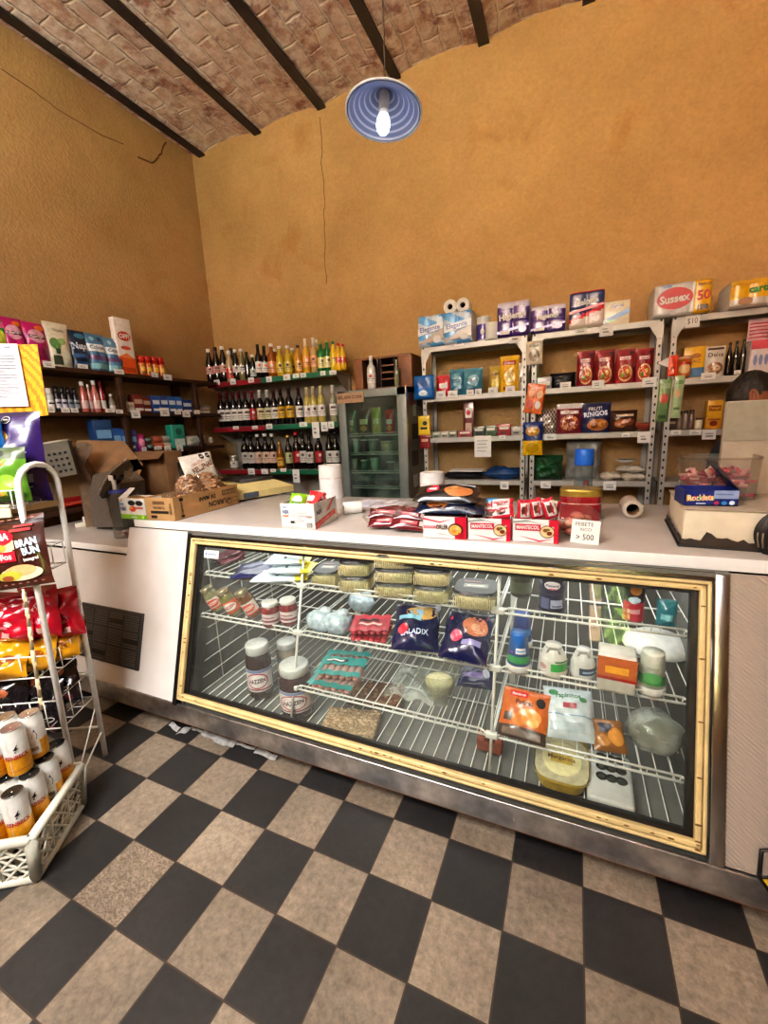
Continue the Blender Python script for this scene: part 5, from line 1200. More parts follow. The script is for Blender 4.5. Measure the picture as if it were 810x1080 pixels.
# ================================================================== goods on the counter
def open_box(w, d, h, mat, front=(), right=(), left=(), inner=None, t=.003):
    mb = MB(); inner = inner or mat
    mb.bx(-w/2, w/2, -d/2, -d/2+t, 0, h, mat).bx(-w/2, w/2, d/2-t, d/2, 0, h, mat)
    mb.bx(-w/2, -w/2+t, -d/2, d/2, 0, h, mat).bx(w/2-t, w/2, -d/2, d/2, 0, h, mat).bx(-w/2, w/2, -d/2, d/2, 0, t, inner)
    deco(mb, lambda u, v, e=0: (u*w, -d/2-e, v*h), w, h, front)
    deco(mb, lambda u, v, e=0: (w/2+e, u*d, v*h), d, h, right)
    deco(mb, lambda u, v, e=0: (-w/2-e, -u*d, v*h), d, h, left)
    return mb
def yaw_of(a, b): return math.atan2(b.y-a.y, b.x-a.x)
Zc = ZT

# printed carton with upside-down lettering; front edge runs from pixel A to pixel B
A, B, Lf = at(185.6, 549.6, 2, Zc), at(252, 531, 2, Zc), at(159, 547.2, 2, Zc)
cw, cd, crz = (B-A).length, (Lf-A).length, yaw_of(A, B)
ch = at_plane(184.6, 525, A, Vector((A.x, A.y, 0)).normalized()).z-Zc
fx = Vector((math.cos(crz), math.sin(crz), 0)); fy = Vector((-fx.y, fx.x, 0))
cd = min(cd, .26)
cc = A+fx*cw/2+fy*cd/2
BK = M('#1e1812', .7)
front = [('t', 'TURRON', .16, .34, .26, BK, .5, PI, .03), ('t', 'DE MANI', -.02, .68, .2, BK, .3, PI, .03), ('t', 'con cobertura', .05, .84, .06, BK, .4, PI, 0), ('t', 'GEORG', -.40, .5, .12, BK, .5, PI/2, .02), ('e', -.40, .86, .03, .08, BK), ('e', -.40, .14, .025, .06, BK),
         ('r', .22, .62, .46, .86, BK)] + [('r', .235+.022*i, .65, .248+.022*i, .83, CARD) for i in range(10)] + [('r', .28, .16, .36, .46, M('#6a4e2e', .8)), ('r', .38, .2, .46, .44, M('#6a4e2e', .8)), ('r', .39, .24, .45, .40, CARD), ('r', .29, .2, .35, .3, CARD)]
left = [('r', -.3, .3, .3, .42, BK), ('t', 'TURRON', 0, .56, .12, BK, .6, PI, .03), ('r', -.2, .7, .2, .85, M('#6a4e2e', .8)), ('r', -.3, .1, -.1, .22, BK), ('t', 'GEORG', .38, .5, .12, BK, .5, PI/2, .02)]
mbx = open_box(cw, cd, ch, CARD, front, (), left, M('#8e6c46', .85))
mbx.bx(-cw/2, cw/2, -cd/2-.001, -cd/2+.002, ch, ch+.002, M('#c49c6c', .8))
o = tag(obj('carton', mbx), 'open brown cardboard carton with upside down black lettering, at left counter end', 'box'); o.location = cc; o.rotation_euler = (0, 0, crz)
carton = o
# white and green box at the left corner of the worktop
A2, B2 = at(128.5, 546.5, 2, Zc), at(159.5, 548.8, 2, Zc)
n2 = Vector((A2.x, A2.y, 0)).normalized()
w2 = min((B2-A2).length, .19); rz2 = yaw_of(A2, B2); h2 = at_plane(144, 523, A2, n2).z-Zc
f2 = Vector((math.cos(rz2), math.sin(rz2), 0)); g2 = Vector((-f2.y, f2.x, 0))
d2_ = .10
S2 = [('r', -.5, 0, .5, .22, P('#7ab52c')), ('o', -.0, .78, .15, .13, INK), ('o', .30, .78, .15, .13, INK), ('e', .02, .50, .13, .14, P('#c8402c')), ('e', -.03, .55, .06, .07, P('#e0a03c')), ('r', .12, .5, .44, .6, P('#c06a5a')), ('t', 'NIX', -.34, .48, .18, P('#1d3f86'), .28, 0, .04), ('r', -.46, .68, -.3, .76, P('#5a9ad0')), ('r', -.4, .86, -.34, .94, P('#e0903c')), ('t', 'menta', .05, .11, .10, PAPER, .5), ('e', .4, .12, .05, .07, P('#b8d86a'))]
mbx = open_box(w2, d2_, h2, WHITE, S2, S2[:3])
mbx.bx(-w2/2+.004, w2/2-.004, -d2_/2+.004, d2_/2-.004, h2*.5, h2*.8, P('#7a3a2a'))
for k in range(9): mbx.box((-w2*.38+w2*.09*k, random.uniform(-.02, .02), h2*.92), (.028, .05, .012), P(['#d8b46a', '#7a3a2a', '#c98a3c'][k % 3]), .004, Matrix.Rotation(.0, 4, 'X'))
mbx.add([(-w2/2, -d2_/2, h2), (-w2/2+w2*.32, -d2_/2, h2), (-w2/2+w2*.36, -d2_/2+.05, h2+.045), (-w2/2+.02, -d2_/2+.055, h2+.045)], [(0, 1, 2, 3), (3, 2, 1, 0)], WHITE)
o = tag(obj('candy_box', mbx), 'small open white and green candy display box at the left counter corner', 'box'); o.location = A2+f2*w2/2+g2*(d2_/2); o.rotation_euler = (0, 0, rz2)
# nut bags inside the carton
NUT = M('#8a6448', .5, 0, .55, 140, .6, .3); NUT2 = M('#a57c5a', .5, 0, .5, 150, .6, .3); NUT3 = M('#c29a74', .5, 0, .3, 90, 0, .3); NUT4 = M('#6a442c', .5, 0, .3, 90, 0, .3)
def nutbag(w, d, h, mat, seed, knot=True):
    mb = MB(); rnd = random.Random(seed)
    def S(u, v):
        a = 2*PI*u
        k = 1+.06*math.sin(3*a+seed)+.05*math.sin(5*a+2*v*6+seed)
        prof = math.sin(PI*min(1, v*.93+.05))**.6
        return (w/2*prof*k*math.cos(a), d/2*prof*k*math.sin(a), h*(v if v < .93 else .93+(v-.93)))
    mb.surf(lambda u, v: S(u, v), 28, 16, mat, True, 0, 1, 0, 1)
    for k in range(190):
        u, v = rnd.random(), .3+.65*rnd.random(); p = S(u, v)
        mb.blob((p[0]*.985, p[1]*.985, p[2]), .0055+.003*rnd.random(), (NUT, NUT2, NUT3, NUT4)[k % 4], 8, None, (1.5, 1.2, .9), k)
    return mb
inner = lambda a, bq: cc+fx*a+fy*bq+Vector((0, 0, .004))
for k, (a, bq, w, d, h, m_, lb) in enumerate(((-.035, -.01, .13, .13, .20, NUT, 'left bag of brown peanuts standing in the brown carton'), (.085, -.01, .19, .15, .195, NUT2, 'right larger bag of brown peanuts in the brown carton'))):
    t = thing('peanut_bag', lb, 'bag', inner(a, bq), (0, 0, crz), 'peanut bags in the carton')
    obj('peanuts', nutbag(w, d, h, m_, k+1), t)
    mb = MB(); mb.surf(lambda u, v: (math.cos(2*PI*u)*(w*.505*math.sin(PI*min(1, v*.75+.1))**.6), math.sin(2*PI*u)*(d*.505*math.sin(PI*min(1, v*.75+.1))**.6), h*.3+v*h*.85), 20, 10, CLEAR, True, 0, 1, 0, 1)
    obj('clear_film', mb, t)
mb = MB(); rnd = random.Random(5)
for k in range(26): mb.blob((rnd.uniform(-.05, .05), rnd.uniform(-.03, .03), rnd.uniform(.01, .10)), .014, M('#c98f55', .6, 0, .3, 90, .4), 8, None, (1.2, 1, .7), k, .2)
t = thing('cookie_bag', 'clear bag of golden cookies at the left end of the brown carton', 'bag', inner(-cw/2+.075, -.03), (0, 0, crz)); obj('cookies', mb, t)
obj('clear_film', pouch(.125, .13, .085, CLEAR, [], 'pillow', 8), t)
# white biscuit pouch leaning in the carton
p = inner(cw*.22, cd*.22)
n = Vector((p.x, p.y, 0)).normalized(); dd = 0
mbp = pouch(.215, .235, .05, P('#e6e0d6', .4), [('e', -.05, .55, .42, .2, P('#ded3c4')), ('t', 'RELLENAS', .04, .66, .13, P('#6d2f2c'), .72, .22, .03), ('t', 'GALLETAS', -.06, .78, .06, P('#b0584c'), .5, .22, .01), ('e', .04, .28, .37, .22, P('#8a6a48')), ('e', -.1, .32, .14, .1, P('#d8bd96')), ('e', .14, .34, .15, .1, P('#cfae82')), ('e', .02, .2, .15, .1, P('#e0c8a2')), ('e', .22, .22, .1, .08, P('#c9a674')), ('e', -.1, .32, .05, .04, P('#6a4428')), ('e', .14, .34, .05, .04, P('#6a4428'))] + warn(.12, .91, .017, .215, .235) + warn(.32, .91, .017, .215, .235), 'pillow', 21, wr=.7)
o = tag(obj('biscuit_pouch', mbp), 'white biscuit pouch with cookie picture leaning up out of the brown carton', 'pouch'); o.location = inner(cw*.38, cd*.34)+Vector((0, 0, .062)); o.rotation_euler = (R(-14), R(-5), crz-.15)
# kitchen scale
A3, B3 = at(252, 530, 2, Zc), at(311, 520, 2, Zc)
rz3 = yaw_of(A3, B3)+.03; w3 = .40
SCB = M('#cdbd86', .4, 0, .06); 
mbs = MB().add([(-w3/2, -.16, .012), (w3/2, -.16, .012), (w3/2, .16, .012), (-w3/2, .16, .012), (-w3/2, -.16, .052), (w3/2, -.16, .052), (w3/2, .16, .052), (-w3/2, .16, .052), (-w3/2+.03, -.10, .10), (w3/2-.10, -.10, .10), (w3/2-.10, .14, .10), (-w3/2+.03, .14, .10)],
    [(0, 1, 5, 4), (1, 2, 6, 5), (2, 3, 7, 6), (3, 0, 4, 7), (4, 5, 9, 8), (5, 6, 10, 9), (6, 7, 11, 10), (7, 4, 8, 11), (8, 9, 10, 11), (3, 2, 1, 0)], SCB)
for x in (-w3/2+.05, w3/2-.05):
    for y in (-.12, .12): mbs.lathe([(.018, 0), (.018, .014)], BLACK, 12, Matrix.Translation((x, y, 0)))
n3 = Vector((-fx.y, fx.x, 0))
ctr3 = (A3+B3)/2 + Vector((-math.sin(rz3), math.cos(rz3), 0))*.17
t = thing('weighing_scale', 'beige counter weighing scale with a dark tray behind the brown carton', 'scale', ctr3, (0, 0, rz3))
obj('scale_body', mbs, t)
obj('display_window', MB().bx(-.16, -.06, -.164, -.159, .016, .048, M('#4a5560', .2)), t)
mbt = MB().bx(-.13, .08, -.09, .13, .108, .114, M('#5e6064', .25, .8)).bx(-.14, .09, -.10, -.09, .106, .122, M('#85878a', .25, .9)).bx(-.14, .09, .13, .14, .106, .122, M('#85878a', .25, .9)).lathe([(.02, .1), (.02, .108)], BLACK, 12)
obj('tray', mbt, t)
# thick roll of plastic bags standing on end
p, w, h, rz = fit_z((331, 490, 357, 529), Zc)
def bagroll(w, h):
    mb = MB(); r = w/2; h = h*.93
    def S(u, v): 
        a = 2*PI*u; k = 1+.02*math.sin(9*a)*math.sin(7*v)+.015*math.sin(4*a+9*v)
        return (r*k*math.cos(a), r*k*math.sin(a), v*h)
    mb.surf(S, 36, 14, M('#dcdad9', .35, 0, .08, 20, .1, .2), True, 0, 1)
    mb.lathe([(r, h), (r*.9, h+.003), (r*.3, h+.001), (r*.28, h-.03), (.001, h-.03)], M('#e4dfdb', .5, 0, .15, 60), 30)
    mb.lathe([(r*1.01, h*.62), (r*1.012, h*.63), (r*1.01, h*.64)], M('#c9a8a2', .5), 30)
    return mb
p = at(344, 527, 2, Zc); p.y += w/2
o = tag(obj('plastic_bag_roll', bagroll(w, h)), 'tall white roll of plastic bags standing behind the white candy box', 'roll'); o.location = p
# white candy box with red print, two faces seen
A4, B4, C4 = at(297.5, 557, 2, Zc), at(333, 558.6, 2, Zc), at(355.5, 546.5, 2, Zc)
rz4 = yaw_of(A4, B4); w4 = (B4-A4).length; d4 = min(.20, (C4-B4).length)
h4 = at_plane(315, 529, A4, Vector((A4.x, A4.y, 0)).normalized()).z-Zc
LT = M('#b9bcc6', .7); RO = P('#d8442c')
fr4 = [('t', 'NIX', -.34, .66, .15, P('#1d3f86'), .2, 0, .04), ('r', -.43, .82, -.3, .87, P('#7aa0c8')), ('r', -.43, .46, -.26, .54, P('#e08a6a')), ('r', -.18, .84, .40, .95, P('#c9d4e0'))] + [('r', -.15+.1*(i % 2), .72-.1*i, .15+.08*(i % 3), .745-.1*i, LT) for i in range(5)] + [('r', .26, .08, .42, .26, INK)] + [('r', .27+.03*i, .09, .283+.03*i, .25, PAPER) for i in range(5)] + [('r', -.2, .24, -.08, .32, INK), ('r', -.4, .1, .1, .13, LT), ('r', .25, .5, .42, .56, P('#e0a0a0'))]
rt4 = [('p', [(-.5, 0), (.42, .30), (.42, .52), (-.5, .22)], RO), ('t', 'NIX', -.30, .62, .18, P('#1d2f66'), .3, .1, .04), ('p', [(.02, .52), (.14, .56), (.42, 1.0), (.26, .96)], RO), ('t', 'caramelos', -.02, .27, .08, PAPER, .6, .36, 0), ('r', -.36, .8, -.24, .85, LT)]
mbx = open_box(w4, d4, h4, WHITE, fr4, rt4)
f4 = Vector((math.cos(rz4), math.sin(rz4), 0)); g4 = Vector((-f4.y, f4.x, 0))
o = tag(obj('candy_box', mbx), 'white open candy box with red and blue print in front of the bag roll', 'box'); o.location = A4+f4*w4/2+g4*d4/2; o.rotation_euler = (0, 0, rz4)
bx4 = o.location.copy()
for k, (a, bq, c, ax, lb) in enumerate(((-.3, -.2, '#8ac02c', .3, 'green candy packet on the left in the white box'), (.02, -.15, '#d83a3a', -.4, 'red candy packet in the middle of the white box'), (.15, .15, '#c8283a', .6, 'red and white candy packet at the back of the white box'), (-.15, .2, '#e0d8d0', -.2, 'white candy packet behind the green one'))):
    mb = pouch(.075, .10, .035, P(c), [('e', 0, .5, .3, .25, PAPER), ('r', -.3, .3, .3, .4, P('#5a8a2c') if k == 0 else P('#8a1a22'))], 'pillow', 120+k)
    o = tag(obj('candy_packet', mb), lb, 'packet', 'candy packets in the white box'); o.location = bx4+f4*(a*w4)+g4*(bq*d4)+Vector((0, 0, h4-.045)); o.rotation_euler = (R(-50), ax*.4, rz4+ax)
# small paper roll on its side and sheets of paper
def tube_roll(r, L, core=.42, m1=PAPER):
    q = Matrix.Translation((0, 0, r)) @ Matrix.Rotation(PI/2, 4, 'Y')
    mb = MB().lathe([(r*core, 0), (r*.96, 0), (r, .003), (r, L-.003), (r*.96, L), (r*core, L)], m1, 24, q, None, True, False)
    mb.lathe([(r*core, 0), (r*core, L)], M('#8a6a4a', .8), 18, q, None, True, False); mb.lathe([(r*core*.98, L*.6), (.001, L*.6)], M('#2a211b', .9), 18, q)
    return mb
p = at(360.5, 543.5, 2, Zc)
o = tag(obj('paper_roll', tube_roll(.029, .085)), 'small white paper roll lying beside the white candy box', 'roll'); o.location = p+Vector((0, .02, 0)); o.rotation_euler = (0, 0, R(42))
mb = MB()
for k, (dx, dy, rz) in enumerate(((0, 0, .1), (.03, .03, -.06), (-.02, .05, .2))):
    mb.box((dx, dy, .001+.0015*k), (.21, .15, .001), M('#dfdce4', .7), 0, Matrix.Rotation(rz, 4, 'Z'))
for k in range(5): mb.bx(-.08, .06-.01*k, -.04+.02*k, -.037+.02*k, .0052, .0055, M('#8b879a', .8))
o = tag(obj('paper_sheets', mb), 'loose white paper sheets lying before the glass door cooler', 'paper'); o.location = at(398, 532, 2, Zc); o.rotation_euler = (0, 0, -.1)
# dark red wafer packs in clear wrap: two rows
WAF = P('#4a1018', .25, .5)
for k, (u, v, lb, yaw) in enumerate(((404, 560, 'left bundle of dark red wafer packs in clear film', .25), (430, 563, 'right bundle of dark red wafer packs, beside the white box', .12))):
    t = thing('wafer_bundle', lb, 'wafer packs', at(u, v, 2, Zc)+Vector((0, .06, 0)), (0, 0, yaw), 'dark red wafer bundles', (1.15, 1.1, 1.35))
    for j in range(5):
        mb = pouch(.13, .045, .022, P('#521019', .2, .6) if j % 2 else P('#6a1620', .2, .6), [('r', -.25, .25, .2, .6, P('#c9606a')), ('r', -.2, .36, .1, .46, PAPER), ('r', .26, .2, .36, .8, P('#c9bdb4'))], 'pillow', 130+j+7*k)
        o = obj('wafer_pack', mb, t); o.location = (random.uniform(-.006, .006), -.05+.024*j, .012+(.020 if j in (1, 2, 3) else 0)); o.rotation_euler = (R(-62), random.uniform(-.08, .08), random.uniform(-.1, .1))
    mb = pouch(.165, .13, .075, clear_mat('thin_film', '#ffffff', 1.22, .012), [], 'flat', 141+k); o = obj('clear_film', mb, t); o.location = (0, -.065, .042); o.rotation_euler = (R(-90), 0, 0)
# three white cookie cartons
def cookie_carton(w, d, h, name2, style):
    if style == 0:
        its = [('r', .24, 0, .5, 1, P('#c81e3c')), ('p', [(-.5, .95), (-.1, .78), (.2, .92), (-.1, .72), (-.5, .86)], P('#d8405a')), ('p', [(-.5, 0), (-.2, .2), (.24, .14), (-.1, .26)], P('#b9b4b4')), ('t', 'azucar', -.31, .52, .13, P('#c8405a'), .34, 0, .02), ('t', 'ORLER', -.05, .54, .22, P('#4a2a22'), .28, 0, .03), ('e', .26, .44, .17, .28, P('#4a2418')), ('e', .25, .42, .14, .23, P('#e0a858')), ('e', .22, .36, .06, .08, P('#c88a3c')), ('e', .3, .5, .04, .06, P('#f0c47a')), ('r', .32, .04, .44, .3, P('#a8182c'))]
    else:
        its = [('r', .40, 0, .5, 1, P('#c81e3c')), ('p', [(-.5, .9), (-.2, .98), (.4, .7), (-.1, .9), (-.5, .82)], P('#9aa09a')), ('p', [(-.4, .3), (.1, .12), (.4, .2), (.1, .05)], P('#c83a56')), ('r', -.44, .52, .12, .80, P('#c02848')), ('t', 'MANTECOL', -.16, .66, .17, PAPER, .5, .02, .03), ('e', .26, .50, .16, .27, P('#5a2a1c')), ('e', .26, .50, .145, .235, P('#e3c493')), ('e', .22, .56, .05, .08, P('#8a4a2c')), ('e', .31, .44, .06, .09, P('#7a3a22')), ('e', .28, .6, .04, .05, P('#4a7a3a'))]
    mb = open_box(w, d, h, M('#e6dfde', .45, 0, .04), its, [('r', -.5, 0, .5, 1, P('#c81e3c'))], (), M('#a8182c', .5))
    mb.bx(w/2-.03, w/2, -d/2-.0005, -d/2+.003, h*.72, h*1.0, P('#c81e3c'))
    return mb
CB3 = []
for k, (a, bq, tp, nm) in enumerate((((446, 567), (492.3, 569.3), 545, 0), ((493.3, 569.5), (538.8, 571.3), 547, 1), ((540, 571), (589, 574), 548, 1))):
    A5, B5 = at(*a, 2, Zc), at(*bq, 2, Zc)
    w5, rz5 = (B5-A5).length*.985, yaw_of(A5, B5)
    h5 = at_plane((a[0]+bq[0])/2, tp, (A5+B5)/2, Vector((A5.x, A5.y, 0)).normalized()).z-Zc
    d5 = .13
    f5 = Vector((math.cos(rz5), math.sin(rz5), 0)); g5 = Vector((-f5.y, f5.x, 0))
    o = tag(obj('cookie_carton', cookie_carton(w5, d5, h5, '', nm)), ['white cookie carton with a cake picture, left of three on the counter', 'middle white cookie carton with a red emblem on the counter', 'right white cookie carton with a red emblem, beside the clear bag'][k], 'box', 'white cookie cartons')
    o.location = (A5+B5)/2+g5*d5/2; o.rotation_euler = (0, 0, rz5)
    CB3.append((o.location.copy(), f5, g5, w5, d5, h5, rz5))
# wrapped bars in cartons 2 and 3
BARW = P('#d8cfcc', .25, .5)
def bar(seed): return pouch(.085, .05, .022, lambda u, v: P('#b8283c', .25, .5) if abs(u) > .36 or v < .2 else BARW, [('e', 0, .52, .2, .26, P('#7a3a30')), ('r', -.3, .6, .3, .72, P('#b03048')), ('r', -.2, .3, .2, .4, P('#4a3a38'))], 'pillow', seed)
for ci, spots in ((1, ((-.30, -.02, .8, 0), (-.02, .02, .8, .15), (.28, -.01, .9, -.2), (-.2, .3, .4, .1), (.25, .3, .4, -.1))), (2, ((-.30, -.05, 1.2, .1), (-.02, .05, 1.25, -.08), (.28, -.02, 1.2, -.25), (-.15, .3, .8, .1), (.2, .32, .8, .2)))):
    o_, f5, g5, w5, d5, h5, rz5 = CB3[ci]
    nm = ['left front', 'middle front', 'right front', 'left rear', 'right rear']
    for k, (a, bq, z, rr) in enumerate(spots):
        b_ = tag(obj('wrapped_bar', bar(150+5*ci+k)), '%s wrapped biscuit bar in the %s carton' % (nm[k], ['', 'middle white cookie', 'right white cookie'][ci]), 'biscuit bar', 'wrapped bars in the cartons')
        b_.location = o_+f5*(a*w5)+g5*(bq*d5)+Vector((0, 0, h5*.62+.008*k)); b_.rotation_euler = (R(-28), rr, rz5+rr*.6)
        if ci == 2 and k < 3: b_.rotation_euler = (R(-15), rr+PI/2-.1, rz5); b_.location.z = Zc+h5+.018; b_.scale = (.85, 1, .85); b_.location += f5*(-.02)
# navy chocolate packs lying across the first carton
o_, f5, g5, w5, d5, h5, rz5 = CB3[0]
NV = P('#14203c', .2, .6)
for k, (dz, dx, L, lb) in enumerate(((h5+.022, .015, .25, 'lower navy biscuit pack lying across the left cookie carton'), (h5+.062, .0, .235, 'upper black biscuit pack lying on the navy pack'))):
    mb = pouch(L, .11, .05, NV if k == 0 else P('#16171c', .2, .6), [('e', -.16, .45, .2, .36, P('#b06a34')), ('e', -.12, .5, .12, .24, P('#e0a860')), ('e', -.22, .4, .06, .14, P('#c8482c')), ('e', .2, .5, .07, .18, P('#c8305a')), ('r', .16, .46, .24, .58, PAPER), ('r', .02, .8, .4, .94, P('#3c6aa8'))] if k == 0 else [('e', -.22, .5, .1, .2, P('#c8304a')), ('r', -.28, .46, -.16, .56, PAPER), ('e', .2, .4, .22, .3, P('#c07a48')), ('e', .12, .5, .06, .12, P('#e0b070')), ('r', .0, .78, .42, .92, P('#c9cfd8'))], 'pillow', 170+k)
    o = tag(obj('biscuit_pack', mb), lb, 'biscuit pack'); o.location = o_+f5*dx-g5*.062+Vector((0, 0, dz-.010)); o.rotation_euler = (R(-70), 0, rz5+.05-.06*k)
p = at(516, 539, 2, Zc)
o = tag(obj('blue_packet', pouch(.08, .06, .02, P('#2f8fd0'), [('r', -.3, .4, .1, .6, PAPER)], 'pillow', 175)), 'light blue packet lying behind the navy biscuit packs', 'packet'); o.location = o_+f5*.16+g5*.055+Vector((0, 0, .066)); o.rotation_euler = (R(-12), 0, .1)
# white wrapped roll behind
p, w, h, rz = fit_z((439.5, 497.5, 466, 530), Zc)
p = at(452.5, 530, 2, Zc)
o = tag(obj('paper_towel_roll', bagroll(w, h)), 'short white roll standing behind the navy and black biscuit packs', 'roll'); o.location = p+Vector((0, w/2, 0))
# red tin with gold lid
p, w, h, rz = fit_z((588.5, 516, 634.5, 549), Zc)
def tin(w, d, h):
    def out(a): 
        k = (abs(math.cos(a))**3.2+abs(math.sin(a))**3.2)**(-1/3.2)
        return k*math.cos(a)*w/2, k*math.sin(a)*d/2
    mb = MB()
    mb.surf(lambda u, v: (*out(2*PI*u), v*h*.80), 40, 2, P('#8c1220', .25, .5), True, 0, 1)
    mb.surf(lambda u, v: (*[q*1.0 for q in out(2*PI*u)], .52*h+v*.03*h), 40, 1, P('#d8a8a0'), True, 0, 1, 0, 1, Matrix.Scale(1.004, 4, (1, 0, 0)) @ Matrix.Scale(1.006, 4, (0, 1, 0)))
    lid = MB()
    lid.surf(lambda u, v: (*[q*(1.02 if v < .6 else 1.02-.06*(v-.6)/.4) for q in out(2*PI*u)], h*.76+h*.20*min(1, v/.6)+h*.03*max(0, v-.6)/.4), 40, 6, M('#b89a4a', .3, .7, .2, 20), True, 0, 1)
    o = len(lid.v); lid.add([(*[q*.96 for q in out(2*PI*k/40)], h*.99) for k in range(40)], [tuple(range(40))], M('#c8ac5a', .3, .7, .2, 20))
    return mb, lid
a, b_ = tin(w*.97, .11, h)
p.y += .05
t = thing('biscuit_tin', 'red rectangular tin with golden lid near the blue capped bottle', 'tin', p, (0, 0, rz*.4)); obj('tin_body', a, t); obj('lid', b_, t)
# clear bag of pink rolls with a price card
p, w, h, rz = fit_z((591, 531, 630, 568), Zc)
mb = MB(); rnd = random.Random(9)
for k in range(34):
    a_ = rnd.random()*6.28; rr = .045*rnd.random()**.5; zz = .012+.085*rnd.random()*(1-rr/.07)
    mb.blob((rr*math.cos(a_)*1.2, rr*math.sin(a_), zz), .016, M(['#c87a6a', '#b85a54', '#d8a088', '#a8624c'][k % 4], .45, 0, .2, 30, 0, .3), 8, None, (1.3, .8, .7), k, .1)
pb = p+Vector((-.01, .055, 0))
t = thing('sweet_bag', 'clear bag of pink sweets right of the white cookie cartons', 'bag', pb, (0, 0, rz)); obj('sweets', mb, t)
mb = MB()
def Sb(u, v):
    a_ = 2*PI*u; k = 1+.07*math.sin(3*a_+4*v)+.05*math.sin(7*a_+9*v)
    pr = (.072*math.sin(PI*min(1, .12+v*.95))**.7 if v < .8 else .014+.03*(v-.8))
    return (pr*k*1.15*math.cos(a_)-.01*v, pr*k*math.sin(a_), v*.135)
mb.surf(Sb, 26, 16, CLEAR, True, 0, 1); obj('clear_film', mb, t)
p, w, h, rz = fit_z((601, 549, 631, 573.5), Zc)
mb = MB().box((0, 0, h/2), (w, .0015, h), PAPER)
deco(mb, lambda u, v, e=0: (u*w, -.001-e, v*h), w, h, [('t', 'PEBETE', -.05, .82, .15, INK, .7, .03, -.005), ('t', 'RICO', .02, .6, .13, INK, .4, .03, -.005), ('t', '> 500', 0, .28, .24, INK, .62, .05, 0)])
o = tag(obj('price_card', mb), 'white handwritten price card leaning against the clear sweet bag', 'price card'); o.location = p; o.rotation_euler = (R(-12), R(3), rz)
# roll of till paper at the right
p = at(660, 549, 2, Zc)
o = tag(obj('paper_roll', tube_roll(.036, .13, .62, M('#b5a596', .7))), 'grey beige cardboard core roll lying left of the foam box', 'roll')
q0, q1 = at(668, 549, 2, Zc), at(657, 531, 2, Zc)
o.location = q0+Vector((0, .035, 0)); o.rotation_euler = (0, 0, yaw_of(q0, q1))
# big foam box with upright lid
FOAM = M('#d8cbb4', .7, 0, .06, 30, .1); FOAMD = M('#a89a88', .75, 0, .1, 30, .1); RUB = M('#2b211d', .7)
A6, B6, L6 = at(716.7, 576, 2, Zc), at(810, 583, 2, Zc), at(679, 546, 2, Zc)
rz6 = yaw_of(A6, B6); f6 = Vector((math.cos(rz6), math.sin(rz6), 0)); 
dv = (L6-A6); g6 = Vector((-f6.y, f6.x, 0)); d6 = .36
h6 = at_plane(721, 537, A6, Vector((A6.x, A6.y, 0)).normalized()).z-Zc
w6 = .50
c6 = A6+f6*w6/2+g6*d6/2
t = foam = thing('foam_box', 'large off-white foam box with torn dark base at the right counter end', 'box', c6, (0, 0, rz6))
mb = MB().box((0, 0, h6/2+.004), (w6-.01, d6-.01, h6-.01), FOAM, .006)
obj('box_body', mb, t)
obj('top_sheet', MB().box((0, 0, h6+.0015), (w6, d6, .003), M('#b3a594', .75, 0, .1)), t)
rag = MB(); rnd = random.Random(4); N_ = 40
for side in (0, 1):
    top = [.022+.014*rnd.random() for _ in range(N_+1)]
    for q, hh in ((5, .05), (6, .045), (9, .035), (12, .034)): top[q] = hh
    if side == 0: S_ = lambda s_, z: (-w6/2+w6*s_, -d6/2-.0012, z)
    else: S_ = lambda s_, z: (-w6/2-.0012, d6/2-d6*s_, z)
    for k in range(N_):
        rag.add([S_(k/N_, 0), S_((k+1)/N_, 0), S_((k+1)/N_, top[k+1]), S_(k/N_, top[k])], [(0, 1, 2, 3)], RUB if side == 0 else M('#4a4038', .8))
rag.box((0, 0, .004), (w6+.012, d6+.012, .008), M('#171412', .6), .003)
obj('torn_base_film', rag, t)
# lid standing upright behind the box
lidp = at(757, 541, 2, Zc+h6*.9)
lz0 = Zc+h6+.004
L0 = c6+g6*(d6/2-.05)+f6*(-.055); L0.z = lz0
nL = Vector((L0.x, L0.y, 0)).normalized()
lx = at_plane(757, 500, L0, g6); ltop = at_plane(757, 424, L0, g6).z
wl = .42; hl = ltop-lz0
cl = lx+f6*wl/2; cl.z = lz0
mb = MB().box((0, 0, hl/2), (wl, .03, hl), FOAMD, .005)
mb.bx(-wl/2+.004, wl/2-.004, -.0165, -.0155, hl*.58, hl*.585, M('#8a7c6c', .8))
mb.bx(-wl/2+.002, wl/2-.002, -.0162, -.015, hl*.585, hl-.004, M('#97907f', .8, 0, .08))
o = obj('lid', mb, foam); o.location = ((cl-c6).dot(f6), (cl-c6).dot(g6), cl.z-c6.z); o['label'] = 'tall grey beige foam lid standing upright'
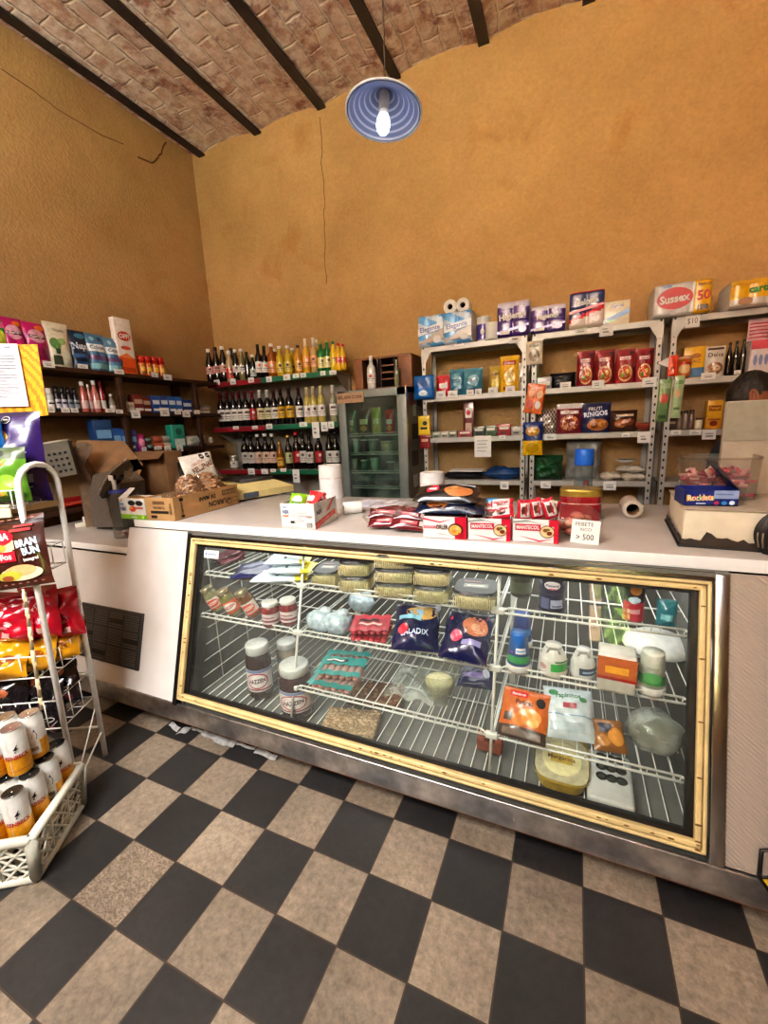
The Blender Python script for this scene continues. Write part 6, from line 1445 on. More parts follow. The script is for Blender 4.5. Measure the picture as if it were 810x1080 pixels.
# clear tub of pink candies on the box
p, w, h, rz = fit_z((683, 470, 752, 521), Zc+h6+.004)
p = at(700, 521, 2, Zc+h6+.004)
pc = c6+f6*(-w6/2+.115)+g6*(.06); pc.z = Zc+h6+.004
t = thing('candy_tub', 'clear plastic tub of pink wrapped candies on the foam box', 'tub', pc, (0, 0, rz6))
mb = MB(); rnd = random.Random(6)
for k in range(110):
    mb.box((rnd.uniform(-.088, .088), rnd.uniform(-.07, .07), .012+rnd.uniform(0, .055)), (.026, .012, .010), P(['#a83a4c', '#c86a74', '#8a2c3c', '#d8a0a0', '#b84a58'][k % 5], .3, .4), .003, None)
for k in range(24):
    q = Matrix.Translation((rnd.uniform(-.08, .08), rnd.uniform(-.065, .06), .075+rnd.uniform(0, .014))) @ Euler((rnd.random(), rnd.random(), rnd.random()*6)).to_matrix().to_4x4()
    mb.box((0, 0, 0), (.03, .014, .010), P(['#b8485a', '#d89a9c', '#9a3246', '#e0c8c4'][k % 4], .3, .4), .003, q)
cd_ = obj('candies', mb, t); cd_['kind'] = 'stuff'
mb = MB()
def rr_(a, w_, d_):
    k = (abs(math.cos(a))**4+abs(math.sin(a))**4)**(-.25); return k*math.cos(a)*w_/2, k*math.sin(a)*d_/2
mb.surf(lambda u, v: (*rr_(2*PI*u, .20+.012*v, .16+.012*v), v*.135), 36, 6, clear_mat('tub_plastic', '#e9e2da', 1.45, .12), True, 0, 1)
mb.surf(lambda u, v: (*rr_(2*PI*u, .214, .174), .128+v*.008), 36, 1, clear_mat('tub_plastic', '#e9e2da', 1.45, .12), True, 0, 1)
obj('tub_wall', mb, t)
# open blue chocolate box
A7, B7 = at(721, 533, 2, Zc+h6+.004), at(778, 534, 2, Zc+h6+.004)
w7, rz7 = (B7-A7).length, yaw_of(A7, B7)
f7 = Vector((math.cos(rz7), math.sin(rz7), 0)); g7 = Vector((-f7.y, f7.x, 0)); d7 = .10; h7 = .048
DB = P('#1a2c7a')
its = [('r', .05, .46, .5, .98, P('#93a6cc')), ('r', .08, .7, .4, .78, P('#6a7cae')), ('t', 'Rocklets', -.2, .52, .42, P('#d8b02c'), .52, .05, .05), ('e', -.3, .5, .035, .14, RED), ('e', -.22, .5, .035, .14, GREEN), ('e', -.13, .53, .035, .14, YEL), ('e', -.03, .55, .035, .14, ORG), ('t', 'Rocklets', -.2, .53, .36, P('#f2e8e0'), .46, .05, 0), ('e', .1, .2, .05, .13, P('#b03a5a')), ('e', .24, .2, .05, .13, P('#3a8ac8')), ('e', .38, .22, .05, .14, P('#d8e4ec')), ('r', -.28, .12, -.1, .2, P('#c9d4ec'))]
mb = open_box(w7, d7, h7, DB, its, (), (), P('#14163a'))
mb.bx(-w7/2+.004, w7/2-.004, -d7/2+.004, d7/2-.004, .004, h7*.72, M('#2a1c1c', .7))
t = thing('chocolate_box', 'open dark blue chocolate sweets box on the foam box before the tub', 'box', A7+f7*w7/2+g7*d7/2, (0, 0, rz7)); obj('box_body', mb, t)
flap = MB().add([(w7/2, -d7/2, h7), (w7/2, d7/2, h7), (w7/2-.035, d7/2+.0, h7+.075), (w7/2-.075, -d7/2+.06, h7+.085), (w7/2+.002, -d7/2, h7), (w7/2+.002, d7/2, h7), (w7/2-.033, d7/2, h7+.075), (w7/2-.073, -d7/2+.06, h7+.085)], [(0, 1, 2, 3), (7, 6, 5, 4)], P('#1c1a38'))
flap.blob((w7/2-.04, .01, h7+.045), .016, P('#3a2c4c'), 8, None, (.2, 1, 1))
obj('flap', flap, t)
# dark ribbed bag hanging at the very edge
pv = at(821, 553, 1, A6.y-.03)
t = thing('ribbed_pouch', 'black ribbed pouch with pale streaks at the right photo edge, before the foam box', 'pouch', (pv.x, A6.y-.035, ZT+.001))
zt_ = at(809, 538, 1, A6.y-.03).z-ZT
mb = MB(); mb.surf(lambda u, v: ((.050+.004*math.sin(14*2*PI*u))*math.cos(2*PI*u)*math.sin(PI*min(1, v*.92+.08))**.5, .024*math.sin(2*PI*u)*math.sin(PI*min(1, v*.92+.08))**.5, zt_*v), 84, 12, M('#17120f', .5, 0, .4, 60), True, 0, 1)
obj('pouch_body', mb, t)
mb = MB()
for k in range(6):
    a_ = PI+.35+.35*k; mb.tube([(.048*math.cos(a_)*q_, .0255*math.sin(a_)*q_, zt_*z_) for q_, z_ in ((.9, .16), (1.0, .34), (1.02, .5))], .0022, M('#8a7a6a', .6), 5)
obj('pale_ribs', mb, t)
# ================================================================== goods inside the display counter
def put_z(b, zs, make, name, label, cat, group=None, rot=None, dy=0, dz=0, turn=0):
    p, w, h, rz = fit_z(b, zs)
    tpl = make(w, h)
    if isinstance(tpl, MB): tpl = [(name, tpl.mesh(name), None)]
    q = Vector((p.x, p.y, 0)).normalized()*dy
    return inst(tpl, name, label, cat, (p.x+q.x, p.y+q.y, zs+dz), rot or (0, 0, rz*.6+turn), group)
def lay_z(b, zs, make, name, label, cat, group=None, depth=.16, lift=.02, turn=0, tilt=-90):
    """flat packs lying on a shelf: pixel box gives width and front edge; depth away from viewer"""
    p, w, h, rz = fit_z(b, zs)
    mb = make(w, depth)
    o = tag(obj(name, mb), label, cat, group); o.location = (p.x, p.y, zs+lift); o.rotation_euler = (R(tilt), 0, rz*.6+turn)
    return o
def top_depth(b, zs):     # depth of a lying thing whose far edge is at the top of its box
    u0, v0, u1, v1 = b
    a, c = at((u0+u1)/2, v1, 2, zs), at((u0+u1)/2, v0, 2, zs)
    return (c-a).length
# -- top level, left: milk sachets, maroon and navy packs
S1, S2z, S3, S0 = SZ[1]+.008, SZ[2]+.008, SZ[3]+.008, SZ[0]+.004
MILK = P('#c3d3df')
def sachet(w, h): return pouch(w, .13, .035, lambda u, v: P('#d8c83c') if u > .30 else MILK, [('r', -.3, .1, -.26, .9, P('#9ab4c8')), ('r', -.06, .12, .0, .22, INK)], 'flat', 180, wr=.5)
for k, (b, z, lb) in enumerate((((253, 602, 325, 617), S1, 'bottom milk sachet, light blue with yellow end'), ((278, 596, 322, 608), S1+.036, 'middle milk sachet, light blue with yellow end'), ((271, 586, 319, 599), S1+.072, 'top milk sachet of the light blue and yellow stack'))):
    p, w, h, rz = fit_z((262, 602, 325, 617), S1)
    o = tag(obj('milk_sachet', sachet(w*(1.0 if k == 0 else .8), 0)), lb, 'sachet', 'milk sachets'); o.location = (p.x+(.0, .04, .03)[k], p.y+.012*k, z+.018); o.rotation_euler = (R(-90), 0, rz*.5+(.06, -.05, .03)[k])
put_z((222, 584, 262, 606), S1, lambda w, h: pouch(w*1.1, .055, .18, P('#5a2a34'), [('r', -.4, .3, .4, .6, P('#7a3a48'))], 'flat', 185, wr=1.8), 'cold_cut_pack', 'maroon flat pack in the top left of the display', 'pack', dy=.25)
lay_z((243, 600, 280, 614), S1, lambda w, d: pouch(.16, .20, .03, P('#1e2450'), [], 'flat', 186, wr=1.5), 'navy_pack', 'navy flat pack left of the milk sachets', 'pack', lift=.02)
# -- pasta trays, stacked pairs in black lidded trays
PASTA = M('#d0c8a4', .6, 0, .35, 90, .5); TRAYL = P('#1b1d22', .5, .05)
def tray(w, d, h):
    mb = MB()
    mb.surf(lambda u, v: (*rr_(2*PI*u, w*(.88+.12*v), d*(.88+.12*v)), v*h*.8), 32, 3, PASTA, True, 0, 1)
    for k in range(20):
        x = -w*.45+w*.9*k/19
        mb.box((x, -d*.485, h*.40), (w*.02, .006, h*.6), M('#d6cda2', .6, 0, .2, 60), .002, Matrix.Rotation(.0, 4, 'Z'))
    mb.surf(lambda u, v: (*rr_(2*PI*u, w*1.03, d*1.03), h*.78+v*h*.1), 32, 1, clear_mat('tray_rim', '#dfe0d0', 1.45, .2), True, 0, 1)
    lid = MB(); pts = [(*rr_(2*PI*k/32, w*1.02, d*1.02), h*.90) for k in range(32)]
    lid.add(pts+[(x*.94, y*.94, h*1.0) for x, y, z in pts], [(k, (k+1) % 32, 32+(k+1) % 32, 32+k) for k in range(32)]+[tuple(range(32, 64))], TRAYL, False)
    deco(lid, lambda u, v, e=0: (u*w, -d/2+v*d, h*1.0+e), w, d, [('r', -.28, .35, .28, .6, P('#4a4a42')), ('r', -.2, .44, .2, .5, P('#b5ab84')), ('r', -.3, .68, .1, .74, P('#7a2c2c'))])
    return mb, lid
tr = [((322, 598, 351, 620), 1, 'far left pasta tray pair'), ((350, 602, 387, 626), 2, ''), ((388, 607, 433, 632), 3, ''), ((430, 612, 472, 638), 2, ''), ((472, 622, 522, 645), 1, '')]
names = ['first stack from the left', 'second stack', 'third and tallest stack', 'fourth stack', 'last single tray before the post']
for si, (b, n_, _) in enumerate(tr):
    p, w, h, rz = fit_z(b, S1)
    dy_ = (.10, .06, .03, .03, .02)[si]
    q = Vector((p.x, p.y, 0)).normalized()
    hh = .062 if n_ < 3 else .055
    for j in range(n_):
        a, l_ = tray(w*.96, .15, hh)
        t = thing('pasta_tray', '%s pasta tray of the %s, display top shelf' % (['bottom', 'second', 'top'][j] if n_ > 1 else 'single', names[si]), 'pasta tray', (p.x, p.y+.085, S1+j*hh*1.03), (0, 0, rz*.35+.04*j), 'pasta trays')
        obj('tray', a, t); obj('film_lid', l_, t)
# -- second level left: tilted jars and small jars
def jar_tpl(r, h, liquid, label, lid, its, seed=0):
    body = MB().lathe([(.001, .002), (r*.9, 0), (r, h*.05), (r, h*.72), (r*.86, h*.80), (r*.82, h*.84)], M(liquid, .12, 0, .35, 25, 0, .5), 22)
    lab = cyl_label(MB(), r, h*.16, h*.58, label, -1.5, 1.5, its, 20)
    cap = MB().lathe([(r*.86, h*.83), (r*.9, h*.845), (r*.9, h*.98), (r*.84, h), (.001, h)], lid, 22)
    return [('jar_body', body.mesh('jar_body'), None), ('paper_label', lab.mesh('jar_label'), None), ('lid', cap.mesh('jar_lid'), None)]
JL = lambda c1, c2: [('e', 0, .55, .34, .34, P(c1)), ('t', 'HAZZEN', 0, .55, .24, P(c2), .55, .1, .03), ('r', -.5, .0, .5, .12, P('#c8402c')), ('r', -.3, .2, .3, .26, P('#8a8078'))]
for k, (b, liq, lab, lb) in enumerate((((218, 622, 238, 650), '#7a7a58', P('#d8c8b8'), 'leftmost tilted jar with pale red label in the display'), ((236, 624, 257, 655), '#70704a', P('#d86a48'), 'tilted jar with orange label, middle of three in the display'), ((256, 625, 277, 657), '#6a4a30', P('#d8cfc8'), 'tilted dark jar with white label, right of three in the display'))):
    p, w, h, rz = fit_z(b, S2z)
    tp = jar_tpl(w*.40, h*.98, liq, lab, M('#a8a28a', .3, .6), JL('#e8e0d8' if k == 1 else '#c8503c', '#b02a22' if k == 1 else '#f0e8e0'), k)
    inst(tp, 'preserve_jar', lb, 'jar', (p.x-.012, p.y+.04, S2z+.018), (R(6), R(-24), rz*.5), 'tilted jars')
for k, (b, lb) in enumerate((((277, 637, 297, 662), 'left small jar with white lid beside the tilted jars'), ((296, 634, 316, 660), 'right small jar with white lid at the left post'))):
    put_z(b, S2z, lambda w, h: jar_tpl(w*.48, h, '#7a3438', P('#cfc0c0'), WHITE, [('r', -.4, .2, .4, .4, P('#8a4a54')), ('r', -.3, .6, .2, .7, P('#8a4a54'))], 3), 'small_jar', lb, 'jar', 'small white lidded jars', dy=.03)
# -- floor left: big dark jars
for k, (b, lb, c) in enumerate((((263, 681, 291, 736), 'large dark jar with white label standing at left on the display floor', '#2a1a1c'), ((297, 704, 333, 756), 'large dark jar with white label beside the left post, display floor', '#3a2022'), ((294, 679, 318, 718), 'pale jar standing behind the two dark jars', '#8a8478'))):
    put_z(b, S0, lambda w, h: jar_tpl(w*.48, h, c, P('#d6d0cc'), M('#c9cbc8', .4, .2), [('e', 0, .5, .3, .36, P('#b0485a')), ('e', 0, .5, .26, .3, P('#e3dcd8')), ('t', 'HAZZEN', 0, .5, .2, P('#4a2030'), .44, .14, .03), ('r', -.5, .88, .5, 1, P('#7a8ab0')), ('r', -.4, .08, .4, .14, P('#8a3a4a'))], 5), 'preserve_jar', lb, 'jar', None, dy=.04)
# -- second level middle
FOIL = M('#b9c9d4', .3, .15, .3, 45, .4)
for k, (b, lb) in enumerate((((322, 650, 342, 671), 'left foil wrapped cheese bag, middle display shelf'), ((340, 652, 361, 674), 'front foil wrapped cheese bag beside the sausages'), ((352, 635, 378, 660), 'rear pale blue foil packet behind the sausages'))):
    p, w, h, rz = fit_z(b, S2z)
    mb = MB(); mb.blob((0, 0, .046), .05, FOIL, 9, None, (1.2, 1, .9), k, .2); mb.blob((.02, .01, .088), .022, M('#c9d6de', .3, .2, .3, 60, .5), 8, None, (1.2, 1, .7), k+5, .3)
    o = tag(obj('foil_parcel', mb), lb, 'foil parcel', 'foil parcels'); o.location = (p.x, p.y+.05+(.10 if k == 2 else 0), S2z)
SAUS = P('#c8485a', .2, .6)
def sausage_pack(w, d, n, film, meat, label_items):
    mb = MB()
    for k in range(n):
        x = -w/2+w*(k+.5)/n; r = w/n/2*.95
        mb.tube([(x, -d/2+.004, r+.003), (x, -d/2+r, r+.003), (x, d/2-r, r+.003), (x, d/2-.004, r+.003)], [r*.5, r, r, r*.5], meat, 10)
    f = MB()
    f.surf(lambda u, v: (u*w*1.05, -d/2*1.05+v*d*1.05, w/n*1.02+.004+.003*math.sin(20*u)), 16, 6, film)
    deco(f, lambda u, v, e=0: (u*w*1.05, -d/2*1.05+v*d*1.05, w/n*1.02+.0045+.003*math.sin(20*u)+e), w, d, label_items)
    return mb, f
p, w, h, rz = fit_z((363, 650, 405, 681), S2z)
for j in range(2):
    t = thing('sausage_pack', ['lower red sausage pack on the middle display shelf', 'upper red sausage pack with printed film'][j], 'sausages', (p.x, p.y+.07, S2z+.002+j*.032), (0, 0, rz*.4+.1*j), 'red sausage packs')
    a, f = sausage_pack(w*.94, .13, 6, clear_mat('red_film', '#e08a8a', 1.45, .25, '#b03a4a') if j == 0 else P('#b8283c'), SAUS, [] if j == 0 else [('r', -.4, .25, .4, .75, P('#a01c30')), ('r', -.3, .55, .2, .68, INK), ('r', -.3, .35, .3, .45, P('#e8c8c0'))])
    obj('sausages', a, t); obj('printed_film', f, t)
for k, (b, its, lb, tn) in enumerate((((411, 645, 462, 695), [('e', .1, .74, .34, .16, P('#c9a05c')), ('e', .0, .72, .16, .1, P('#8fb0c8')), ('r', -.4, .56, .1, .66, P('#8fc8e0')), ('t', 'SALADIX', .0, .3, .12, P('#c9d4ec'), .6, .06), ('e', -.26, .36, .12, .1, P('#c8304a'))], 'left navy frozen snack bag with golden picture, display middle', .05), ((460, 657, 513, 706), [('e', .18, .62, .26, .2, P('#c87a5c')), ('e', .24, .58, .14, .1, P('#e0a888')), ('e', -.2, .4, .13, .11, P('#c8406a')), ('p', [(-.4, .72), (.4, .8), (.4, .86), (-.4, .8)], P('#c03048')), ('r', -.05, .24, .35, .34, P('#8a8ab8'))], 'right navy frozen snack bag with pink emblem, at the middle post', -.12))):
    p, w, h, rz = fit_z(b, S2z)
    mb = pouch(w, .19, .06, P('#171d45', .22, .6), its, 'pillow', 190+k, wr=1.6)
    o = tag(obj('snack_bag', mb), lb, 'bag', 'navy frozen bags'); o.location = (p.x, p.y+.005, S2z+.03); o.rotation_euler = (R(-56), 0, rz*.4+tn)
# -- third level middle: teal sausage packs, cup of rice, small navy bag
p, w, h, rz = fit_z((322, 690, 372, 731), S3)
TE = P('#2a8f8c', .22, .6)
for j in range(2):
    t = thing('sausage_pack', ['lower teal and pink sausage pack at the left post, display third shelf', 'upper teal and pink sausage pack, shifted back on the lower one'][j], 'sausages', (p.x+.01*j, p.y+.08+.03*j, S3+.002+j*.036), (0, 0, rz*.4-.18+.12*j), 'teal sausage packs')
    a, f = sausage_pack(w*.92, .17, 6, clear_mat('teal_film', '#dff0ee', 1.45, .08), M('#d8978c', .35, 0, .12), [('r', -.52, -.02, .52, .16, TE), ('r', -.52, .84, .52, 1.02, TE), ('r', -.52, .40 if j else .5, .2 if j == 0 else .52, .72, TE), ('r', -.4, .5, .1, .62, INK), ('r', -.44, .55, .0, .6, PAPER), ('r', -.5, .16, -.42, .84, TE)])
    obj('sausages', a, t); obj('printed_film', f, t)
p, w, h, rz = fit_z((436, 712, 480, 752), S3)
t = thing('rice_cup', 'clear bag holding a cone of grated cheese on the third display shelf', 'bag', (p.x, p.y+.07, S3), (0, 0, rz*.4))
obj('grated_cheese', MB().lathe([(.001, .004), (.022, .004), (.052, .085), (.05, .092), (.03, .098), (.001, .10)], M('#cfc7a0', .8, 0, .18, 120, .5), 24), t)
mb = MB(); mb.surf(lambda u, v: ((.03+.04*v+.012*math.sin(6*PI*u+8*v)*v)*math.cos(2*PI*u)*1.3, (.03+.04*v)*math.sin(2*PI*u)*1.1, .002+v*.14), 26, 10, clear_mat('poly_bag', '#dfe2dc', 1.4, .3), True, 0, 1); obj('clear_film', mb, t)
mb = MB(); mb.surf(lambda u, v: (u*.2, -.10+v*.2, .008+.02*math.sin(7*u+5*v)**2+.012*math.sin(13*v)), 16, 14, clear_mat('poly_bag', '#dfe2dc', 1.4, .3)); 
o = tag(obj('plastic_bag', mb), 'crumpled clear plastic bag left of the cheese cone', 'bag'); o.location = (p.x-.11, p.y+.12, S3)
lay_z((482, 712, 520, 732), S3, lambda w, d: pouch(w, .11, .045, P('#1d2052', .22, .6), [('r', -.4, .3, .2, .5, P('#8a7ab0')), ('e', .3, .5, .1, .2, P('#c9c9d8'))], 'pillow', 195, wr=1.4), 'snack_bag', 'small navy packet on the third display shelf beside the middle post', 'packet', lift=.026, tilt=-70)
# -- floor middle: flat trays of nuts
for k, (b, lb, c) in enumerate((((345, 748, 408, 772), 'rear flat bag of brown beans on the display floor', '#6a4632'), ((335, 758, 396, 778), 'front flat bag of pale oat flakes on the display floor', '#9a8468'))):
    p, w, h, rz = fit_z(b, S0)
    m_ = M(c, .7, 0, .5, 120, .8); rnd = random.Random(k)
    mb = MB().box((0, .07, .012), (w, .15, .024), m_, .01)
    for j in range(150): mb.blob((rnd.uniform(-w/2, w/2)*.94, rnd.uniform(0, .14), .024), .006, M(c, .7, 0, .3, 50) if j % 2 else M('#8a6a4a' if k == 0 else '#b8a284', .7), 8, None, (1.4, .9, .6), j)
    o = tag(obj('grain_bag', mb), lb, 'bag'); o.location = (p.x, p.y+(.16 if k == 0 else 0), S0); o.rotation_euler = (0, 0, rz*.4)
# -- right bay, top level
def tub(w, h, body, items, rim=WHITE, invert=False, r2=.82):
    r = w/2
    q = Matrix.Translation((0, 0, h)) @ Matrix.Rotation(PI, 4, 'X') if invert else None
    pr = [(.001, 0), (r*r2, 0), (r*r2, h*.03), (r*.96, h*.82)]
    b_ = MB().lathe(pr, body, 26, q)
    if items:
        H0, H1 = h*.12, h*.72
        W_ = 2.4*r*.9
        def S(u, v, e=0):
            a = -PI/2+u*2.4*(-1 if invert else 1); z = H0+v*(H1-H0); t_ = z/(h*.82)
            rr2 = r*(r2+(.96-r2)*t_)+.0006+e
            pp = Vector((rr2*math.cos(a), rr2*math.sin(a), z))
            if invert:
                pp = Vector((rr2*math.cos(-PI/2+u*2.4), rr2*math.sin(-PI/2+u*2.4), h-(H0+(1-v)*(H1-H0)))); t_ = (H0+(1-v)*(H1-H0))/(h*.82); rr2 = r*(r2+(.96-r2)*t_)+.0006+e; a = -PI/2+u*2.4
                pp = Vector((rr2*math.cos(a), rr2*math.sin(a), h-(H0+(1-v)*(H1-H0))))
            return tuple(pp)
        deco(b_, S, W_, H1-H0, items)
    l_ = MB().lathe([(r*.97, h*.80), (r, h*.81), (r, h*.95), (r*.95, h), (r*.8, h), (r*.78, h*.96), (.001, h*.96)], rim, 26, q)
    return [('tub_body', b_.mesh('tub_body'), None), ('lid', l_.mesh('tub_lid'), None)]
put_z((537, 604, 561.5, 633), S1, lambda w, h: jar_tpl(w*.48, h, '#3a4232', P('#5c6650'), M('#5a5c50', .3, .6), [], 8), 'preserve_jar', 'dark olive jar at the top left of the right display bay', 'jar', dy=.05)
NT = P('#1a1f44', .3, .4)
TI = [('e', 0, .55, .26, .36, PAPER), ('e', 0, .55, .235, .32, P('#e9e4e4')), ('t', 'Pioneral', 0, .56, .22, P('#3a2a6a'), .42, 0, .03), ('r', -.1, .22, .1, .32, P('#d8485a'))]
p, w, h, rz = fit_z((565, 629, 597, 652), S1)
hA = h
inst(tub(w, h, NT, [('r', -.36, .1, -.08, .9, P('#5a628a')), ('r', -.04, .2, .34, .8, P('#aab0cc')), ('r', 0, .3, .3, .38, NT)], NT, True, .86), 'cheese_tub', 'lower navy tub of the stacked pair in the right display bay', 'tub', (p.x, p.y+.05, S1), (0, 0, rz), 'navy tubs')
b2 = fit_z((566, 608.5, 596, 652), S1)
inst(tub(w*.92, b2[2]-hA, NT, TI, M('#b9c0c0', .4), False, .95), 'cheese_tub', 'upper navy tub with white oval label on the stacked pair', 'tub', (p.x, p.y+.05, S1+hA+.001), (0, 0, rz), 'navy tubs')
put_z((655, 614, 678, 662), S1, lambda w, h: pouch(w, h, .05, lambda u, v: P('#b8283c') if v < .42 else P('#241c24'), [('e', .05, .72, .28, .12, P('#c8803c')), ('e', 0, .5, .3, .07, P('#b8d0e0')), ('r', -.3, .2, .3, .3, P('#e0a0a8'))], 'stand', 201), 'cold_cut_pack', 'red and black standing pouch at right on the top display shelf', 'pouch', dy=.06)
put_z((690, 640, 712, 668), S1, lambda w, h: pouch(w, h, .05, P('#2a7a88'), [('r', -.3, .3, .3, .5, P('#7ab8c0'))], 'stand', 202), 'cold_cut_pack', 'teal standing pouch at far right on the top display shelf', 'pouch', dy=.06)
# -- right bay, second level
BT = lambda u, v: 0
put_z((533, 673, 560, 712), S2z, lambda w, h: tub(w, h, P('#2c6ab4'), [('r', -.5, .0, .5, .3, P('#3a9a5c')), ('r', -.1, .42, .3, .66, PAPER), ('r', -.06, .5, .26, .58, P('#7ab0e0')), ('r', -.36, .4, -.2, .5, P('#8a5ab0'))], WHITE, True, .66), 'cheese_tub', 'front blue and green tub upside down beside the middle post', 'tub', 'blue tubs', dy=.04)
put_z((537, 664, 562, 702), S2z, lambda w, h: tub(w, h, P('#3454a4'), [('r', -.5, .2, .5, .5, P('#3a7ac0'))], WHITE, True, .66), 'cheese_tub', 'rear blue tub upside down behind the front blue tub', 'tub', 'blue tubs', dy=.14)
def handled_pot(w, h, c, its):
    mb = MB().lathe([(.001, 0), (w*.42, 0), (w*.48, h*.12), (w*.44, h*.5), (w*.30, h*.78), (w*.26, h*.82)], c, 24)
    cyl_label(mb, w*.462, h*.12, h*.56, its[0], -1.3, 1.3, its[1], 12)
    return [('pot_body', mb.mesh('pot_body'), None), ('handle', MB().tube([(-w*.2, -w*.25, h*.72), (-w*.12, -w*.34, h*.94), (w*.12, -w*.34, h*.94), (w*.2, -w*.25, h*.72)], w*.03, WHITE, 8).mesh('handle'), None), ('cap', MB().lathe([(w*.27, h*.80), (w*.27, h*.9), (.001, h*.92)], c, 18).mesh('cap'), None)]
put_z((566, 684, 599, 718), S2z, lambda w, h: handled_pot(w, h, P('#dcdad2'), (P('#e0ded6'), [('r', -.05, .25, .5, .8, P('#2fae4a')), ('e', -.28, .5, .12, .2, P('#c8a0a0')), ('r', .05, .9, .5, 1.0, P('#2a8a3c'))])), 'yogurt_pot', 'white yoghurt pot with a bright green label in the display', 'pot', 'yoghurt pots', dy=.05)
put_z((599, 689, 628, 722), S2z, lambda w, h: handled_pot(w, h, P('#d2d2d0'), (P('#d8d8d6'), [('r', -.1, .2, .5, .7, P('#26405c')), ('r', .0, .35, .4, .5, P('#9ab0c8'))])), 'yogurt_pot', 'white yoghurt pot with a navy label right of the green one', 'pot', 'yoghurt pots', dy=.05)
put_z((628, 695, 668, 732), S2z, lambda w, h: pack(w, .09, h, P('#c8c4b8'), [('r', -.5, .42, .5, 1, P('#b0643a')), ('r', -.3, .55, .3, .75, P('#d8a03c')), ('r', -.5, .36, .5, .44, P('#a02c22'))], bev=.006), 'butter_box', 'orange and white carton beside the green tub', 'box', dy=.05)
put_z((669, 693, 701, 736), S2z, lambda w, h: tub(w, h, P('#d6d8cc'), [('r', -.5, 0, .5, .36, P('#3f8a4c')), ('e', 0, .3, .3, .2, P('#5aa860')), ('r', -.2, .6, .2, .72, P('#a8b0a0'))], WHITE, True, .74), 'cheese_tub', 'white and green tub upside down at right on the display shelf', 'tub', dy=.04)
p, w, h, rz = fit_z((650, 680, 730, 700), S2z)
mb = MB().lathe([(.105, 0), (.108, .004), (.10, .022), (.075, .038), (.04, .046), (.001, .048)], WHITE, 32)
o = tag(obj('dome_cover', mb), 'wide shallow white domed cover behind the green tub in the display', 'cover'); o.location = (.315, 1.64, S2z)
# -- right bay, third level
for k, (b, base, its, lb, th, tl) in enumerate((
    ((523, 745, 574, 787), lambda u, v: P('#c8682a') if v > .22 else P('#4a3a34'), [('r', -.34, .80, .06, .92, P('#c8202c')), ('t', 'fiambres', -.14, .86, .06, PAPER, .36), ('t', 'Patitas', .0, .70, .10, P('#3a2016'), .6), ('o', .34, .76, .1, .1, INK), ('e', .12, .44, .26, .16, P('#e39a4a')), ('e', -.06, .36, .18, .12, P('#d8843a')), ('e', .22, .34, .12, .09, P('#f0b060')), ('r', -.4, .3, -.24, .46, P('#3a2a20')), ('r', -.4, .04, .4, .16, P('#7a6a60'))], 'orange and black food packet on the third display shelf', .04, -50),
    ((574, 752, 627, 790), P('#c6d2d8'), [('t', 'rapinitos', .0, .80, .13, P('#2f6a48'), .7, .05, .03), ('e', -.3, .86, .1, .06, P('#3c8a58')), ('e', .3, .76, .08, .05, P('#3c8a58')), ('r', -.12, .56, .16, .66, P('#a83a4a')), ('r', -.5, .42, .5, .44, P('#7a9ab0')), ('r', -.4, .12, .3, .3, P('#b0c0c8'))], 'white packet with green lettering on the third display shelf', .06, -50),
    ((627, 770, 662, 800), P('#8a5a2a'), [('r', -.3, .5, .1, .8, P('#3a3a4a')), ('e', .2, .4, .25, .26, P('#c98a3c')), ('e', -.2, .26, .2, .16, P('#b0783a'))], 'small brown golden packet right of the white packet', .04, -60))):
    p, w, h, rz = fit_z(b, S3)
    dd = .16 if k < 2 else .10
    o = tag(obj('food_packet', pouch(w, dd, th, base, its, 'pillow' if k else 'flat', 210+k, wr=1.2)), lb, 'packet'); o.location = (p.x, p.y+.01, S3+th/2-.006); o.rotation_euler = (R(tl), 0, rz*.4+(-.1, .12, .2)[k])
p, w, h, rz = fit_z((667, 757, 721, 808), S3)
mb = MB(); mb.blob((0, 0, .058), .062, M('#8e8f86', .3, 0, .35, 18, .5, .4), 9, None, (1.15, 1, .92), 3, .16)
t = thing('dough_bag', 'rounded clear bag of pale dough at right on the third shelf', 'bag', (p.x, p.y+.075, S3), (0, 0, 0)); obj('dough', mb, t)
mb = MB(); mb.blob((0, 0, .062), .068, clear_mat('poly_bag', '#dfe2dc', 1.4, .3), 9, None, (1.15, 1, .92), 5, .25); obj('clear_film', mb, t)
# -- floor right
p, w, h, rz = fit_z((562, 800, 620, 840), S0)
mb = MB(); mb.surf(lambda u, v: (*rr_(2*PI*u, w*(.86+.14*v), .2*(.86+.14*v)), v*.055), 36, 4, P('#c2a23c'), True, 0, 1)
mb.add([(*rr_(2*PI*k/36, w*.97, .195), .05) for k in range(36)], [tuple(range(36))], M('#b8b090', .5, 0, .2, 40))
deco(mb, lambda u, v, e=0: (u*w, -.1+v*.2, .0505+e), w, .2, [('e', 0, .5, .36, .36, P('#d8ce9a')), ('r', -.2, .4, .2, .6, P('#c8a83c')), ('t', 'Margarina', 0, .5, .12, P('#7a5a1c'), .5)])
mb.surf(lambda u, v: (*rr_(2*PI*u, w*1.02, .206), .048+v*.008), 36, 1, P('#c8ac4c'), True, 0, 1)
o = tag(obj('margarine_tub', mb), 'large yellow oval tub on the floor of the right display bay', 'tub'); o.location = (p.x, p.y+.11, S0); o.rotation_euler = (R(4), 0, rz*.4)
p, w, h, rz = fit_z((620, 812, 667, 857), S0)
mb = MB().box((0, .10, .02), (w, .2, .04), M('#b9bbb8', .4, 0, .06), .012)
for i in range(3):
    for j in range(3):
        mb.lathe([(.001, 0), (.017, 0)], M('#55584f', .6), 16, Matrix.Translation((-w*.18+w*.24*i*.9, .09+.042*j, .0407)) @ Matrix.Scale(1, 4))
